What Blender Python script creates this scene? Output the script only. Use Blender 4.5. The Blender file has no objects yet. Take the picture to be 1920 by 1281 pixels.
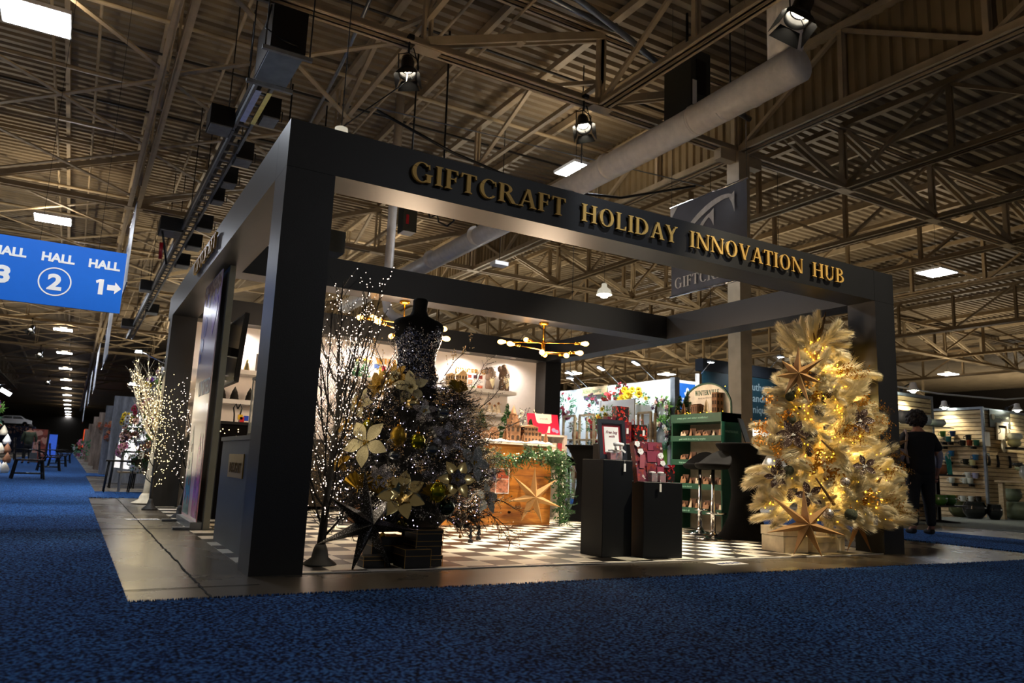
import bpy, math, random
from mathutils import Vector, Matrix, Quaternion
import mathutils
PI = math.pi
SC = bpy.context.scene
COL = SC.collection

# ------------------------------------------------------------------ camera, world, exposure
CAMP = Vector((-1.0468, -5.0068, 0.7347))
cr = Vector((0.86331518, -0.50303937, 0.0404759)); cu = Vector((-0.11785648, -0.12297822, 0.98538632)); cf = Vector((0.49071046, 0.85546931, 0.16545541))
cd = bpy.data.cameras.new('camera'); cam = bpy.data.objects.new('camera', cd); COL.objects.link(cam)
m4 = Matrix((( cr.x, cu.x, -cf.x, CAMP.x), (cr.y, cu.y, -cf.y, CAMP.y), (cr.z, cu.z, -cf.z, CAMP.z), (0, 0, 0, 1)))
cam.matrix_world = m4
cd.sensor_width = 36; cd.sensor_fit = 'HORIZONTAL'; cd.lens = 1408.64 / 1920 * 36
cd.clip_start = 0.05; cd.clip_end = 600
cd.dof.use_dof = True; cd.dof.focus_distance = 7.0; cd.dof.aperture_fstop = 2.6
SC.camera = cam
w = bpy.data.worlds.new('world'); SC.world = w; w.use_nodes = True
w.node_tree.nodes['Background'].inputs[0].default_value = (1.0, 0.88, 0.74, 1)
w.node_tree.nodes['Background'].inputs[1].default_value = 0.03
SC.view_settings.view_transform = 'Standard'; SC.view_settings.look = 'None'
SC.view_settings.gamma = 1; SC.view_settings.use_curve_mapping = False
SC.view_settings.exposure = 1.6
try:
    SC.cycles.max_bounces = 6; SC.cycles.diffuse_bounces = 3; SC.cycles.glossy_bounces = 3
    SC.cycles.transparent_max_bounces = 8; SC.cycles.sample_clamp_indirect = 3.0; SC.cycles.sample_clamp_direct = 0.0
    SC.cycles.caustics_reflective = False; SC.cycles.caustics_refractive = False
except Exception:
    pass

def lamp(name, kind, loc, energy, color=(1, 1, 1), parent=None, **kw):
    d = bpy.data.lights.new(name, kind); d.energy = energy; d.color = color
    tgt = kw.pop('target', None)
    for k, v in kw.items(): setattr(d, k, v)
    o = bpy.data.objects.new(name, d); COL.objects.link(o)
    o.location = loc
    if tgt is not None:
        o.rotation_mode = 'QUATERNION'; o.rotation_quaternion = (Vector(tgt) - Vector(loc)).to_track_quat('-Z', 'Y')
    if parent: o.parent = parent
    return o

# ------------------------------------------------------------------ materials
def srgb(h):
    h = h.lstrip('#'); h = ''.join(q * 2 for q in h) if len(h) == 3 else h; c = [int(h[i:i + 2], 16) / 255 for i in (0, 2, 4)]
    return tuple(x / 12.92 if x <= 0.04045 else ((x + 0.055) / 1.055) ** 2.4 for x in c)
MATS = {}
def mat(name, col='#808080', rough=0.6, metal=0.0, var=0.12, scale=12.0, bump=0.0, bscale=None, emit=0.0, ecol=None, spec=0.5, alpha=1.0, trans=0.0, coat=0.0, sheen=0.0, sample=False, stretch=None, sss=0.0):
    if name in MATS: return MATS[name]
    m = bpy.data.materials.new(name); m.use_nodes = True; nt = m.node_tree; N = nt.nodes; L = nt.links
    b = N['Principled BSDF']
    c = srgb(col) if isinstance(col, str) else col
    tc = N.new('ShaderNodeTexCoord'); mp = N.new('ShaderNodeMapping'); L.new(tc.outputs['Object'], mp.inputs[0])
    if stretch: mp.inputs['Scale'].default_value = stretch
    nz = N.new('ShaderNodeTexNoise'); nz.inputs['Scale'].default_value = scale; nz.inputs['Detail'].default_value = 4
    L.new(mp.outputs[0], nz.inputs['Vector'])
    rp = N.new('ShaderNodeValToRGB')
    rp.color_ramp.elements[0].position = 0.3; rp.color_ramp.elements[1].position = 0.7
    rp.color_ramp.elements[0].color = tuple(x * (1 - var) for x in c) + (1,); rp.color_ramp.elements[1].color = tuple(min(1, x * (1 + var)) for x in c) + (1,)
    L.new(nz.outputs['Fac'], rp.inputs[0]); L.new(rp.outputs[0], b.inputs['Base Color'])
    b.inputs['Roughness'].default_value = rough; b.inputs['Metallic'].default_value = metal
    b.inputs['Specular IOR Level'].default_value = spec
    if coat: b.inputs['Coat Weight'].default_value = coat
    if sheen: b.inputs['Sheen Weight'].default_value = sheen
    if trans: b.inputs['Transmission Weight'].default_value = trans
    if alpha < 1: b.inputs['Alpha'].default_value = alpha
    if sss: b.inputs['Subsurface Weight'].default_value = sss; b.inputs['Subsurface Radius'].default_value = (.05, .03, .02)
    if bump:
        bn = N.new('ShaderNodeTexNoise'); bn.inputs['Scale'].default_value = bscale or scale * 4; L.new(mp.outputs[0], bn.inputs['Vector'])
        bp = N.new('ShaderNodeBump'); bp.inputs['Strength'].default_value = bump; bp.inputs['Distance'].default_value = 0.01
        L.new(bn.outputs['Fac'], bp.inputs['Height']); L.new(bp.outputs[0], b.inputs['Normal'])
    if emit:
        e = ecol or col; e = srgb(e) if isinstance(e, str) else e
        b.inputs['Emission Color'].default_value = tuple(e) + (1,); b.inputs['Emission Strength'].default_value = emit
        if not sample:
            try: m.cycles.emission_sampling = 'NONE'
            except Exception: pass
    MATS[name] = m
    return m

def pattern_mat(name, build, rough=0.5, metal=0.0, spec=0.5):
    """material whose base colour comes from build(nodes, links, object-coordinate output)"""
    if name in MATS: return MATS[name]
    m = bpy.data.materials.new(name); m.use_nodes = True; nt = m.node_tree; N = nt.nodes; L = nt.links
    b = N['Principled BSDF']; b.inputs['Roughness'].default_value = rough; b.inputs['Metallic'].default_value = metal; b.inputs['Specular IOR Level'].default_value = spec
    tc = N.new('ShaderNodeTexCoord')
    build(N, L, tc.outputs['Object'], b)
    MATS[name] = m
    return m

def ramp(N, L, src, stops, constant=False):
    r = N.new('ShaderNodeValToRGB'); cr_ = r.color_ramp
    if constant: cr_.interpolation = 'CONSTANT'
    while len(cr_.elements) < len(stops): cr_.elements.new(0.5)
    for e, (p, c) in zip(cr_.elements, stops):
        e.position = p; e.color = tuple(srgb(c) if isinstance(c, str) else c) + (1,)
    L.new(src, r.inputs[0]); return r.outputs[0]
def noise(N, L, vec, scale, detail=3, out='Fac'):
    n = N.new('ShaderNodeTexNoise'); n.inputs['Scale'].default_value = scale; n.inputs['Detail'].default_value = detail
    L.new(vec, n.inputs['Vector']); return n.outputs[out]
def vor(N, L, vec, scale, out='Color', feature='F1'):
    n = N.new('ShaderNodeTexVoronoi'); n.feature = feature; n.inputs['Scale'].default_value = scale
    L.new(vec, n.inputs['Vector']); return n.outputs[out]
def bumpn(N, L, h, b, strength=0.5, dist=0.01):
    p = N.new('ShaderNodeBump'); p.inputs['Strength'].default_value = strength; p.inputs['Distance'].default_value = dist
    L.new(h, p.inputs['Height']); L.new(p.outputs[0], b.inputs['Normal'])
def scaled(N, L, vec, s):
    m = N.new('ShaderNodeMapping'); m.inputs['Scale'].default_value = s; L.new(vec, m.inputs[0]); return m.outputs[0]

def b_carpet(N, L, v, b):
    n1 = noise(N, L, v, 62, 2); n2 = noise(N, L, v, 1.3, 3)
    c = ramp(N, L, n1, [(0.39, '#050d22'), (0.5, '#183c78'), (0.61, '#4a86d0')])
    mx = N.new('ShaderNodeMix'); mx.data_type = 'RGBA'; mx.blend_type = 'MULTIPLY'; mx.inputs[0].default_value = 1.0
    L.new(c, mx.inputs[6]); L.new(ramp(N, L, n2, [(0.3, (.78, .8, .84)), (0.7, (1, 1, 1))]), mx.inputs[7])
    L.new(mx.outputs[2], b.inputs['Base Color']); bumpn(N, L, n1, b, 1.0, 0.02)
def b_concrete(N, L, v, b):
    n1 = noise(N, L, v, 0.9, 6); n2 = noise(N, L, scaled(N, L, v, (1, 2.2, 1)), 2.0, 5)
    c = ramp(N, L, n1, [(0.3, '#3f372c'), (0.55, '#574f42'), (0.75, '#665d50')])
    mx = N.new('ShaderNodeMix'); mx.data_type = 'RGBA'; mx.blend_type = 'MULTIPLY'; mx.inputs[0].default_value = 0.7
    L.new(c, mx.inputs[6]); L.new(ramp(N, L, n2, [(0.35, (.82, .82, .82)), (0.6, (1, 1, 1))]), mx.inputs[7])
    L.new(mx.outputs[2], b.inputs['Base Color'])
    L.new(ramp(N, L, n1, [(0.3, (.2, .2, .2)), (0.7, (.34, .34, .34))]), b.inputs['Roughness']); bumpn(N, L, noise(N, L, v, 30, 3), b, 0.06, 0.005)
TX, TY = 0.2545, 0.266
def b_check(N, L, v, b):
    ma = N.new('ShaderNodeMapping'); ma.vector_type = 'POINT'
    ma.inputs['Location'].default_value = (-1.32 / TX + 40.0, -0.122 / TY + 41.0, 0.5); ma.inputs['Scale'].default_value = (1 / TX, 1 / TY, 0)
    L.new(v, ma.inputs[0])
    c = N.new('ShaderNodeTexChecker'); c.inputs['Scale'].default_value = 1.0
    c.inputs['Color1'].default_value = srgb('#17130f') + (1,); c.inputs['Color2'].default_value = srgb('#e6e0cf') + (1,)
    L.new(ma.outputs[0], c.inputs['Vector']); L.new(c.outputs[0], b.inputs['Base Color'])
    b.inputs['Roughness'].default_value = 0.32
def b_sequin(N, L, v, b):
    c = vor(N, L, v, 130, 'Color'); s = N.new('ShaderNodeSeparateColor'); L.new(c, s.inputs[0])
    L.new(ramp(N, L, s.outputs[0], [(0.0, '#08080b'), (0.3, '#2a2b33'), (0.6, '#85879a'), (0.85, '#f4f4ff')], True), b.inputs['Base Color'])  # pale cells paint sparkle glints into the sequin colour
    sub = N.new('ShaderNodeVectorMath'); sub.operation = 'SUBTRACT'; L.new(c, sub.inputs[0]); sub.inputs[1].default_value = (.5, .5, .5)
    sc_ = N.new('ShaderNodeVectorMath'); sc_.operation = 'SCALE'; L.new(sub.outputs[0], sc_.inputs[0]); sc_.inputs['Scale'].default_value = 1.1
    g = N.new('ShaderNodeNewGeometry'); ad = N.new('ShaderNodeVectorMath'); L.new(g.outputs['Normal'], ad.inputs[0]); L.new(sc_.outputs[0], ad.inputs[1])
    nm = N.new('ShaderNodeVectorMath'); nm.operation = 'NORMALIZE'; L.new(ad.outputs[0], nm.inputs[0]); L.new(nm.outputs[0], b.inputs['Normal'])
def glitter(name, base, hi, thr=0.86, scale=240, rough=0.35, metal=0.3):
    def f(N, L, v, b):
        c = vor(N, L, v, scale, 'Color'); s = N.new('ShaderNodeSeparateColor'); L.new(c, s.inputs[0])
        L.new(ramp(N, L, s.outputs[0], [(0.0, base), (thr, hi)], True), b.inputs['Base Color'])
        L.new(ramp(N, L, s.outputs[0], [(0.0, (metal,) * 3), (thr, (1, 1, 1))], True), b.inputs['Metallic'])
        bumpn(N, L, s.outputs[1], b, 0.5, 0.004)
    return pattern_mat(name, f, rough)
def b_wood(c0, c1, c2, axis=(1, 8, 8), sc_=1.4):
    def f(N, L, v, b):
        vv = scaled(N, L, v, axis); n = noise(N, L, vv, sc_, 6); n2 = noise(N, L, vv, sc_ * 7, 4)
        c = ramp(N, L, n, [(0.32, c0), (0.52, c1), (0.68, c2)])
        mx = N.new('ShaderNodeMix'); mx.data_type = 'RGBA'; mx.blend_type = 'MULTIPLY'; mx.inputs[0].default_value = 0.5
        L.new(c, mx.inputs[6]); L.new(ramp(N, L, n2, [(0.35, (.55, .5, .45)), (0.6, (1, 1, 1))]), mx.inputs[7]); L.new(mx.outputs[2], b.inputs['Base Color'])
    return f
def b_blotch(stops, scale=6, rough=.5, constant=True, out='Color'):
    def f(N, L, v, b):
        c = vor(N, L, v, scale, 'Color'); s = N.new('ShaderNodeSeparateColor'); L.new(c, s.inputs[0])
        L.new(ramp(N, L, s.outputs[0], stops, constant), b.inputs['Base Color'])
    return f

M_CARPET = pattern_mat('blue_carpet', b_carpet, 0.95, 0, 0.1)
M_CONC = pattern_mat('polished_concrete', b_concrete, 0.3)
M_CHECK = pattern_mat('checker_vinyl', b_check, 0.32)
M_DECK = mat('painted_steel_deck', '#8c7c62', 0.55, 0, 0.18, 1.2)
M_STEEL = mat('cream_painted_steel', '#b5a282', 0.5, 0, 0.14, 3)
M_STEELD = mat('shaded_painted_steel', '#8a7657', 0.6, 0, 0.15, 3)  # darker copy of the cream steel, shade of the dim right bay painted in
M_BLACK = mat('matt_black_paint', '#0c0d10', 0.4, 0, 0.1, 8, 0.05, 120)
M_BLACKM = mat('black_metal', '#0a0a0b', 0.4, 0.3)
M_GOLD = mat('brushed_gold', '#cfa75a', 0.42, 0.45, 0.05, 30)
M_BRASS = mat('polished_brass', '#d9962e', 0.22, 0.95, 0.05)
M_WHITE = mat('white_laminate', '#e9e6e2', 0.5, 0, 0.03)
M_GREY = mat('dark_grey_laminate', '#4a4e52', 0.45, 0, 0.06)
M_CHROME = mat('chrome', '#d8d8dc', 0.08, 1.0, 0.02)
M_GALV = mat('galvanised_steel', '#8f959c', 0.35, 0.8, 0.15, 9)
M_LED = mat('warm_led', '#ffe7b0', 0.5, emit=2.2, ecol='#ffe2a0')
M_LEDC = mat('cool_led', '#ffe9d8', 0.5, emit=1.8, ecol='#ffe4cf')
M_LEDV = mat('lilac_led', '#efe6ff', 0.5, emit=2, ecol='#e6d8ff')
M_LEDG = mat('golden_led', '#ffcc33', 0.5, emit=3.5, ecol='#ffc02a')
M_BULB = mat('amber_glass_bulb', '#ffb45a', 0.2, emit=5, ecol='#ffb050')
M_PANEL = mat('led_panel_diffuser', '#ffffff', 0.5, emit=34, ecol='#eef4ff', sample=True)
M_PANELUP = mat('led_panel_top_glow', '#ffffff', 0.5, emit=5, ecol='#ffe8c8', sample=True)
M_KRAFT = mat('kraft_paper', '#a67c48', 0.7, 0, 0.07, 40)
M_SEQ = pattern_mat('black_sequins', b_sequin, 0.22, 0.9)
M_WOOD = pattern_mat('honey_pine', b_wood('#8a4c12', '#b36c1e', '#c98430', (1, 1, 7)), 0.42)
M_WOODL = pattern_mat('pale_wood', b_wood('#b09468', '#cdb388', '#dcc69c', (1, 1, 6)), 0.5)
M_FIRD = mat('black_fir_needles', '#12120f', 0.5, 0.1, 0.3)
M_FIRG = mat('green_fir_needles', '#2f5a2c', 0.6, 0, 0.4, 20)
M_LEAF = mat('green_leaf', '#3f6b35', 0.6, 0, 0.4, 14)
M_BARK = mat('black_bark', '#15110d', 0.6, 0, 0.3, 20, .4)
M_PLUME = mat('cream_pampas', '#f0e2bc', 0.85, 0, 0.12, 10, sheen=.3)
M_PETC = glitter('cream_glitter_petal', '#cfc79a', '#fffbe0', .84, 520, .55, 0.0)
M_PETG = glitter('gold_glitter_petal', '#a97f1d', '#ffe89a', .82, 520, .4, .4)
M_PETS = glitter('silver_glitter_petal', '#4e4c48', '#f4f0ff', .8, 520, .3, .6)
M_PETW = glitter('white_velvet_petal', '#9a9e9a', '#ffffff', .9, 200, .6, 0.0)
M_CHAMP = mat('champagne_metal', '#d9c388', 0.18, 0.95)
M_GOLDLEAF = mat('gold_foil_leaf', '#9c7d22', 0.3, 0.75, .3, 30)
M_BRONZE = glitter('bronze_glitter', '#6e5238', '#ffe9c8', .8, 200, .35, .7)
M_DARKGLIT = glitter('black_glitter', '#070708', '#c9ccd6', .93, 300, .4, .2)
M_RED = mat('berry_red', '#9a1420', 0.4)
M_PAPER = mat('white_card', '#eeece6', 0.7, 0, .02)
M_GLASS = mat('clear_glass', '#dfe6e4', 0.08, 0.0, trans=0.9)
M_GREEN = mat('racing_green_board', '#0c4a38', 0.5, 0, .06)
M_SNOW = mat('felt_snow', '#f1ece6', 0.9, 0, .05, 20, .3)
M_MDF = pattern_mat('laser_cut_plywood', b_wood('#6d4a30', '#8a6242', '#9c7350', (2, 2, 9)), 0.7)
M_BLUE = mat('sign_blue', '#0a6fe0', 0.45, 0, .02)
M_SIGNW = mat('sign_white', '#ffffff', 0.5, 0, .01)

M_SPAN = mat('black_stretch_cloth', '#08080a', .85, 0, .2, 40, spec=.08)
# ------------------------------------------------------------------ mesh builder
class MB:
    def __init__(self): self.v = []; self.f = []; self.m = []; self.s = []; self.M = Matrix.Identity(4)
    def add(self, vs, fs, m=0, smooth=False):
        n = len(self.v)
        self.v += [tuple(self.M @ Vector(p)) for p in vs]
        for f in fs: self.f.append(tuple(n + i for i in f)); self.m.append(m); self.s.append(smooth)
        return self
    def box(self, x0, y0, z0, x1, y1, z1, m=0):
        return self.add([(x0, y0, z0), (x1, y0, z0), (x1, y1, z0), (x0, y1, z0), (x0, y0, z1), (x1, y0, z1), (x1, y1, z1), (x0, y1, z1)],
                        [(0, 3, 2, 1), (4, 5, 6, 7), (0, 1, 5, 4), (1, 2, 6, 5), (2, 3, 7, 6), (3, 0, 4, 7)], m)
    def cbox(self, cx, cy, cz, sx, sy, sz, m=0): return self.box(cx - sx / 2, cy - sy / 2, cz - sz / 2, cx + sx / 2, cy + sy / 2, cz + sz / 2, m)
    def beam(self, p0, p1, w=0.1, h=0.1, m=0, up=(0, 0, 1)):
        p0 = Vector(p0); p1 = Vector(p1); d = (p1 - p0).normalized(); u = Vector(up)
        if abs(d.dot(u)) > .99: u = Vector((1, 0, 0))
        s = d.cross(u).normalized() * w / 2; t = s.cross(d).normalized() * h / 2
        vs = [p - s - t for p in (p0, p1)] + [p + s - t for p in (p0, p1)] + [p + s + t for p in (p0, p1)] + [p - s + t for p in (p0, p1)]
        return self.add(vs, [(0, 2, 3, 1), (2, 4, 5, 3), (4, 6, 7, 5), (6, 0, 1, 7), (0, 6, 4, 2), (1, 3, 5, 7)], m)
    def tube(self, pts, r, n=8, m=0, smooth=True, cap=True):
        pts = [Vector(p) for p in pts]; k = len(pts)
        if not isinstance(r, (list, tuple)): r = [r] * k
        vs = []; u = None
        for i, p in enumerate(pts):
            d = (pts[min(i + 1, k - 1)] - pts[max(i - 1, 0)])
            d = d.normalized() if d.length > 1e-9 else Vector((0, 0, 1))
            if u is None: u = d.orthogonal().normalized()
            u = (u - d * u.dot(d))
            u = u.normalized() if u.length > 1e-6 else d.orthogonal().normalized()
            v = d.cross(u)
            for j in range(n):
                a = 2 * PI * j / n; vs.append(p + (u * math.cos(a) + v * math.sin(a)) * r[i])
        fs = [(i * n + j, i * n + (j + 1) % n, (i + 1) * n + (j + 1) % n, (i + 1) * n + j) for i in range(k - 1) for j in range(n)]
        if cap: fs += [tuple(range(n - 1, -1, -1)), tuple((k - 1) * n + j for j in range(n))]
        return self.add(vs, fs, m, smooth)
    def lathe(self, prof, n=24, c=(0, 0, 0), m=0, smooth=True, sx=1, sy=1):
        vs = []; k = len(prof)
        for r, z in prof:
            for j in range(n):
                a = 2 * PI * j / n; vs.append((c[0] + r * sx * math.cos(a), c[1] + r * sy * math.sin(a), c[2] + z))
        fs = [(i * n + j, i * n + (j + 1) % n, (i + 1) * n + (j + 1) % n, (i + 1) * n + j) for i in range(k - 1) for j in range(n)]
        if prof[0][0] > 1e-4: fs.append(tuple(range(n - 1, -1, -1)))
        if prof[-1][0] > 1e-4: fs.append(tuple((k - 1) * n + j for j in range(n)))
        return self.add(vs, fs, m, smooth)
    def ball(self, c, r, m=0, n=12, k=8, sz=1.0, smooth=True):
        return self.lathe([(max(1e-5, r * math.sin(PI * i / k)), -r * sz * math.cos(PI * i / k)) for i in range(k + 1)], n, c, m, smooth)
    def octa(self, c, r, m=0):
        x, y, z = c
        return self.add([(x + r, y, z), (x - r, y, z), (x, y + r, z), (x, y - r, z), (x, y, z + r), (x, y, z - r)],
                        [(0, 2, 4), (2, 1, 4), (1, 3, 4), (3, 0, 4), (2, 0, 5), (1, 2, 5), (3, 1, 5), (0, 3, 5)], m)
    def prism(self, poly, y0, y1, m=0):      # polygon in the x-z plane, thickness along y
        n = len(poly)
        vs = [(x, y0, z) for x, z in poly] + [(x, y1, z) for x, z in poly]
        return self.add(vs, [tuple(range(n)), tuple(range(2 * n - 1, n - 1, -1))] + [(i, (i + 1) % n + 0 * n, (i + 1) % n + n, i + n)[::-1] for i in range(n)], m)
    def petal(self, o, d, up, ln, wd, curl=0.15, m=0, seg=4, fold=0.12, pw=.8):
        o = Vector(o); d = Vector(d).normalized(); up = Vector(up); s = d.cross(up)
        s = s.normalized() if s.length > 1e-6 else d.orthogonal().normalized(); up = s.cross(d).normalized()
        vs = []
        for i in range(seg + 1):
            t = i / seg; wv = wd * (math.sin(PI * (t ** pw)) if 0 < t < 1 else 0.05); z = -curl * ln * t * t
            c = o + d * ln * t + up * z
            vs += [c - s * wv / 2 + up * fold * wv, c, c + s * wv / 2 + up * fold * wv]
        fs = []
        for i in range(seg):
            a = i * 3; fs += [(a, a + 1, a + 4, a + 3), (a + 1, a + 2, a + 5, a + 4)]
        return self.add(vs, fs, m, True)
    def build(self, name, mats, parent=None, loc=(0, 0, 0), rz=0):
        me = bpy.data.meshes.new(name); me.from_pydata(self.v, [], self.f)
        for q in (mats if isinstance(mats, (list, tuple)) else [mats]): me.materials.append(q)
        me.polygons.foreach_set('material_index', self.m); me.polygons.foreach_set('use_smooth', self.s); me.update()
        o = bpy.data.objects.new(name, me); COL.objects.link(o); o.location = loc; o.rotation_euler = (0, 0, rz)
        if parent: o.parent = parent
        return o
def tag(o, label, cat, group=None, kind=None):
    if label: o['label'] = label
    if cat: o['category'] = cat
    if group: o['group'] = group
    if kind: o['kind'] = kind
    return o
def thing(name, label, cat, loc=(0, 0, 0), rz=0, group=None):
    o = bpy.data.objects.new(name, None); COL.objects.link(o); o.location = loc; o.rotation_euler = (0, 0, rz); o.empty_display_size = .1
    return tag(o, label, cat, group)
def struct(mb, name, mats, label=None):
    o = mb.build(name, mats); o['kind'] = 'structure'
    if label: o['label'] = label
    return o
def stuffpart(o): o['kind'] = 'stuff'; return o
def inst(name, me, parent, loc=(0, 0, 0), rot=None, s=1.0):
    o = bpy.data.objects.new(name, me); COL.objects.link(o); o.location = loc
    if rot is not None:
        o.rotation_mode = 'QUATERNION'; o.rotation_quaternion = rot
    o.scale = (s, s, s) if not isinstance(s, tuple) else s
    if parent: o.parent = parent
    return o
def mesh_of(mb, name, mats):
    me = bpy.data.meshes.new(name); me.from_pydata(mb.v, [], mb.f)
    for q in (mats if isinstance(mats, (list, tuple)) else [mats]): me.materials.append(q)
    me.polygons.foreach_set('material_index', mb.m); me.polygons.foreach_set('use_smooth', mb.s); me.update(); return me
def copy_tree(o, loc, rz=None, label=None, parent=None):
    c = o.copy(); COL.objects.link(c)
    if parent is None:
        c.location = loc
        if rz is not None: c.rotation_euler = (0, 0, rz)
        if label: c['label'] = label
    else: c.parent = parent
    for ch in list(o.children): copy_tree(ch, None, parent=c)
    return c
def quat(d, roll=0.0):
    q = Vector(d).normalized().to_track_quat('Z', 'Y')
    return q @ Quaternion((0, 0, 1), roll)

# ------------------------------------------------------------------ serif lettering (drawn glyphs) and plain lettering
TK, TN, SH = 0.165, 0.06, 0.045
def ringpoly(cx, cy, rx, ry, tx, ty, a0, a1, n=22):
    out = []
    for i in range(n):
        q = []
        for a in (a0 + (a1 - a0) * i / n, a0 + (a1 - a0) * (i + 1) / n):
            r = math.radians(a); c, s = math.cos(r), math.sin(r)
            q.append(((cx + rx * c, cy + ry * s), (cx + (rx - tx) * c, cy + (ry - ty) * s)))
        out.append([q[0][0], q[1][0], q[1][1], q[0][1]])
    return out
def rc(x0, y0, x1, y1): return [(x0, y0), (x1, y0), (x1, y1), (x0, y1)]
def serif(xc, y, half, up): # slab serif with brackets; up=+1 at baseline, -1 at top
    return [[(xc - half, y), (xc + half, y), (xc + half, y + up * SH * .7), (xc + half * .55, y + up * SH * 1.6), (xc - half * .55, y + up * SH * 1.6), (xc - half, y + up * SH * .7)]]
def stem(x, w=TK, top=True, bot=True):
    o = [rc(x, 0, x + w, 1)]; h = w / 2 + .075
    if bot: o += serif(x + w / 2, 0, h, 1)
    if top: o += serif(x + w / 2, 1, h, -1)
    return o
def dg(x0, y0, x1, y1, w): return [[(x0, y0), (x0 + w, y0), (x1 + w, y1), (x1, y1)]]
def arm(x0, x1, y, drop):   # thin arm ending with a small vertical terminal
    o = [rc(x0, y - TN / 2, x1, y + TN / 2)]
    o.append([(x1 - .02, y + (TN / 2 if drop < 0 else -TN / 2)), (x1 + .02, y + (TN / 2 if drop < 0 else -TN / 2)), (x1 + .035, y + drop), (x1 - .02, y + drop * .9), (x1 - .07, y)])
    return o
def glyph(ch):
    g = []
    if ch == 'I': return stem(.08), .33
    if ch == 'H': return stem(.08) + stem(.62) + [rc(.2, .47, .65, .53)], .87
    if ch == 'T': return stem(.27, top=False) + arm(.3, .66, .97, -.2) + [[(2 * .3525 - x, y) for x, y in p] for p in arm(.3, .66, .97, -.2)], .71
    if ch == 'F': return stem(.08) + arm(.2, .52, .97, -.2) + arm(.2, .45, .52, -.13) + arm(.2, .45, .52, .13), .6
    if ch == 'E': return stem(.08) + arm(.2, .54, .97, -.2) + arm(.2, .45, .52, -.13) + arm(.2, .45, .52, .13) + arm(.2, .58, .03, .22), .66
    if ch == 'L': return stem(.08) + arm(.2, .56, .03, .24), .64
    if ch == 'A': return dg(.1, 0, .40, 1, .07) + dg(.62, 0, .36, 1, .17) + [rc(.2, .3, .66, .36)] + serif(.13, 0, .11, 1) + serif(.705, 0, .15, 1), .85
    if ch == 'V': return dg(.34, 0, .06, 1, .17) + dg(.38, 0, .67, 1, .07) + serif(.15, 1, .15, -1) + serif(.705, 1, .1, -1), .83
    if ch == 'W': return dg(.27, 0, .04, 1, .16) + dg(.3, 0, .52, 1, .06) + dg(.68, 0, .45, 1, .16) + dg(.72, 0, .95, 1, .06) + serif(.12, 1, .14, -1) + serif(.53, 1, .13, -1) + serif(.98, 1, .09, -1), 1.1
    if ch == 'N': return stem(.1, TN, bot=True) + dg(.66, 0, .04, 1, .17) + [rc(.77, 0, .77 + TN, 1)] + serif(.8, 1, .1, -1) + serif(.08, 1, .1, -1), .92
    if ch == 'Y': return [rc(.3, 0, .3 + TK, .48)] + serif(.382, 0, .16, 1) + dg(.3, .42, .05, 1, .165) + dg(.37, .42, .62, 1, .07) + serif(.13, 1, .14, -1) + serif(.66, 1, .1, -1), .76
    if ch == 'U': return [rc(.1, .32, .1 + TK, 1), rc(.64, .32, .64 + TN, 1)] + serif(.18, 1, .155, -1) + serif(.67, 1, .1, -1) + ringpoly(.4, .33, .3, .35, .11, .08, 180, 360), .84
    if ch == 'O': return ringpoly(.46, .5, .4, .52, .165, .05, 0, 360, 40), .92
    if ch == 'C': return ringpoly(.46, .5, .4, .52, .165, .05, 45, 318, 30) + [[(.7, .92), (.76, .96), (.78, .68), (.74, .68)]], .82
    if ch == 'G': return ringpoly(.46, .5, .4, .52, .165, .05, 45, 310, 30) + [[(.7, .92), (.76, .96), (.78, .7), (.74, .7)]] + [rc(.66, .04, .66 + TK, .42)] + serif(.74, .44, .15, -1), .93
    if ch == 'D': return stem(.08) + ringpoly(.3, .5, .5, .5, .165, .055, -90, 90, 24) + [rc(.2, .945, .31, 1), rc(.2, 0, .31, .055)], .88
    if ch == 'R': return stem(.08) + ringpoly(.28, .745, .34, .255, .15, .055, -90, 90, 18) + [rc(.2, .945, .3, 1), rc(.2, .49, .3, .545)] + dg(.62, 0, .3, .52, .19) + [rc(.62, 0, .92, .045)], .86
    if ch == 'P': return stem(.08) + ringpoly(.28, .73, .36, .27, .15, .055, -90, 90, 18) + [rc(.2, .945, .3, 1), rc(.2, .46, .3, .515)], .7
    if ch == 'B': return stem(.08) + ringpoly(.28, .76, .3, .24, .14, .05, -90, 90, 18) + ringpoly(.28, .27, .38, .27, .16, .05, -90, 90, 18) + [rc(.2, .95, .3, 1), rc(.2, 0, .3, .05), rc(.2, .5, .3, .55)], .74
    if ch == 'S': return ringpoly(.3, .74, .22, .27, .12, .055, 40, 270, 18) + ringpoly(.3, .26, .24, .275, .13, .055, -140, 90, 18) + [[(.46, .97), (.5, .97), (.5, .74), (.46, .76)], [(.08, .03), (.05, .03), (.05, .27), (.09, .25)]], .6
    return [], .38
def word_glyphs(text):
    x = 0; out = []
    for ch in text:
        g, a = glyph(ch); out.append((ch, [[(px + x, py) for px, py in p] for p in g], x)); x += a * 1.0 + .07
    return out, x
def serif_word(text, x0, x1, h, frame, mats, parent, name='letter', depth=0.02, single=False):
    """frame: Matrix putting x-z glyph plane (thickness -y = towards viewer) in place. Letters stretched to span x0..x1."""
    gl, wtot = word_glyphs(text); sx = (x1 - x0) / wtot; res = []; mb = MB()
    for ch, polys, _ in gl:
        if not polys: continue
        if not single: mb = MB()
        mb.M = frame
        for k, p in enumerate(polys):
            q = [(x0 + a * sx, b * h) for a, b in p]
            ar = sum(q[i][0] * q[(i + 1) % len(q)][1] - q[(i + 1) % len(q)][0] * q[i][1] for i in range(len(q)))
            if ar < 0: q = q[::-1]
            mb.prism(q, -depth - .00025 * (k % 12), .0002 * (k % 5))
        if not single: res.append(mb.build(name, mats, parent))
    if single: return mb.build(name, mats, parent)
    return res
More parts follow.
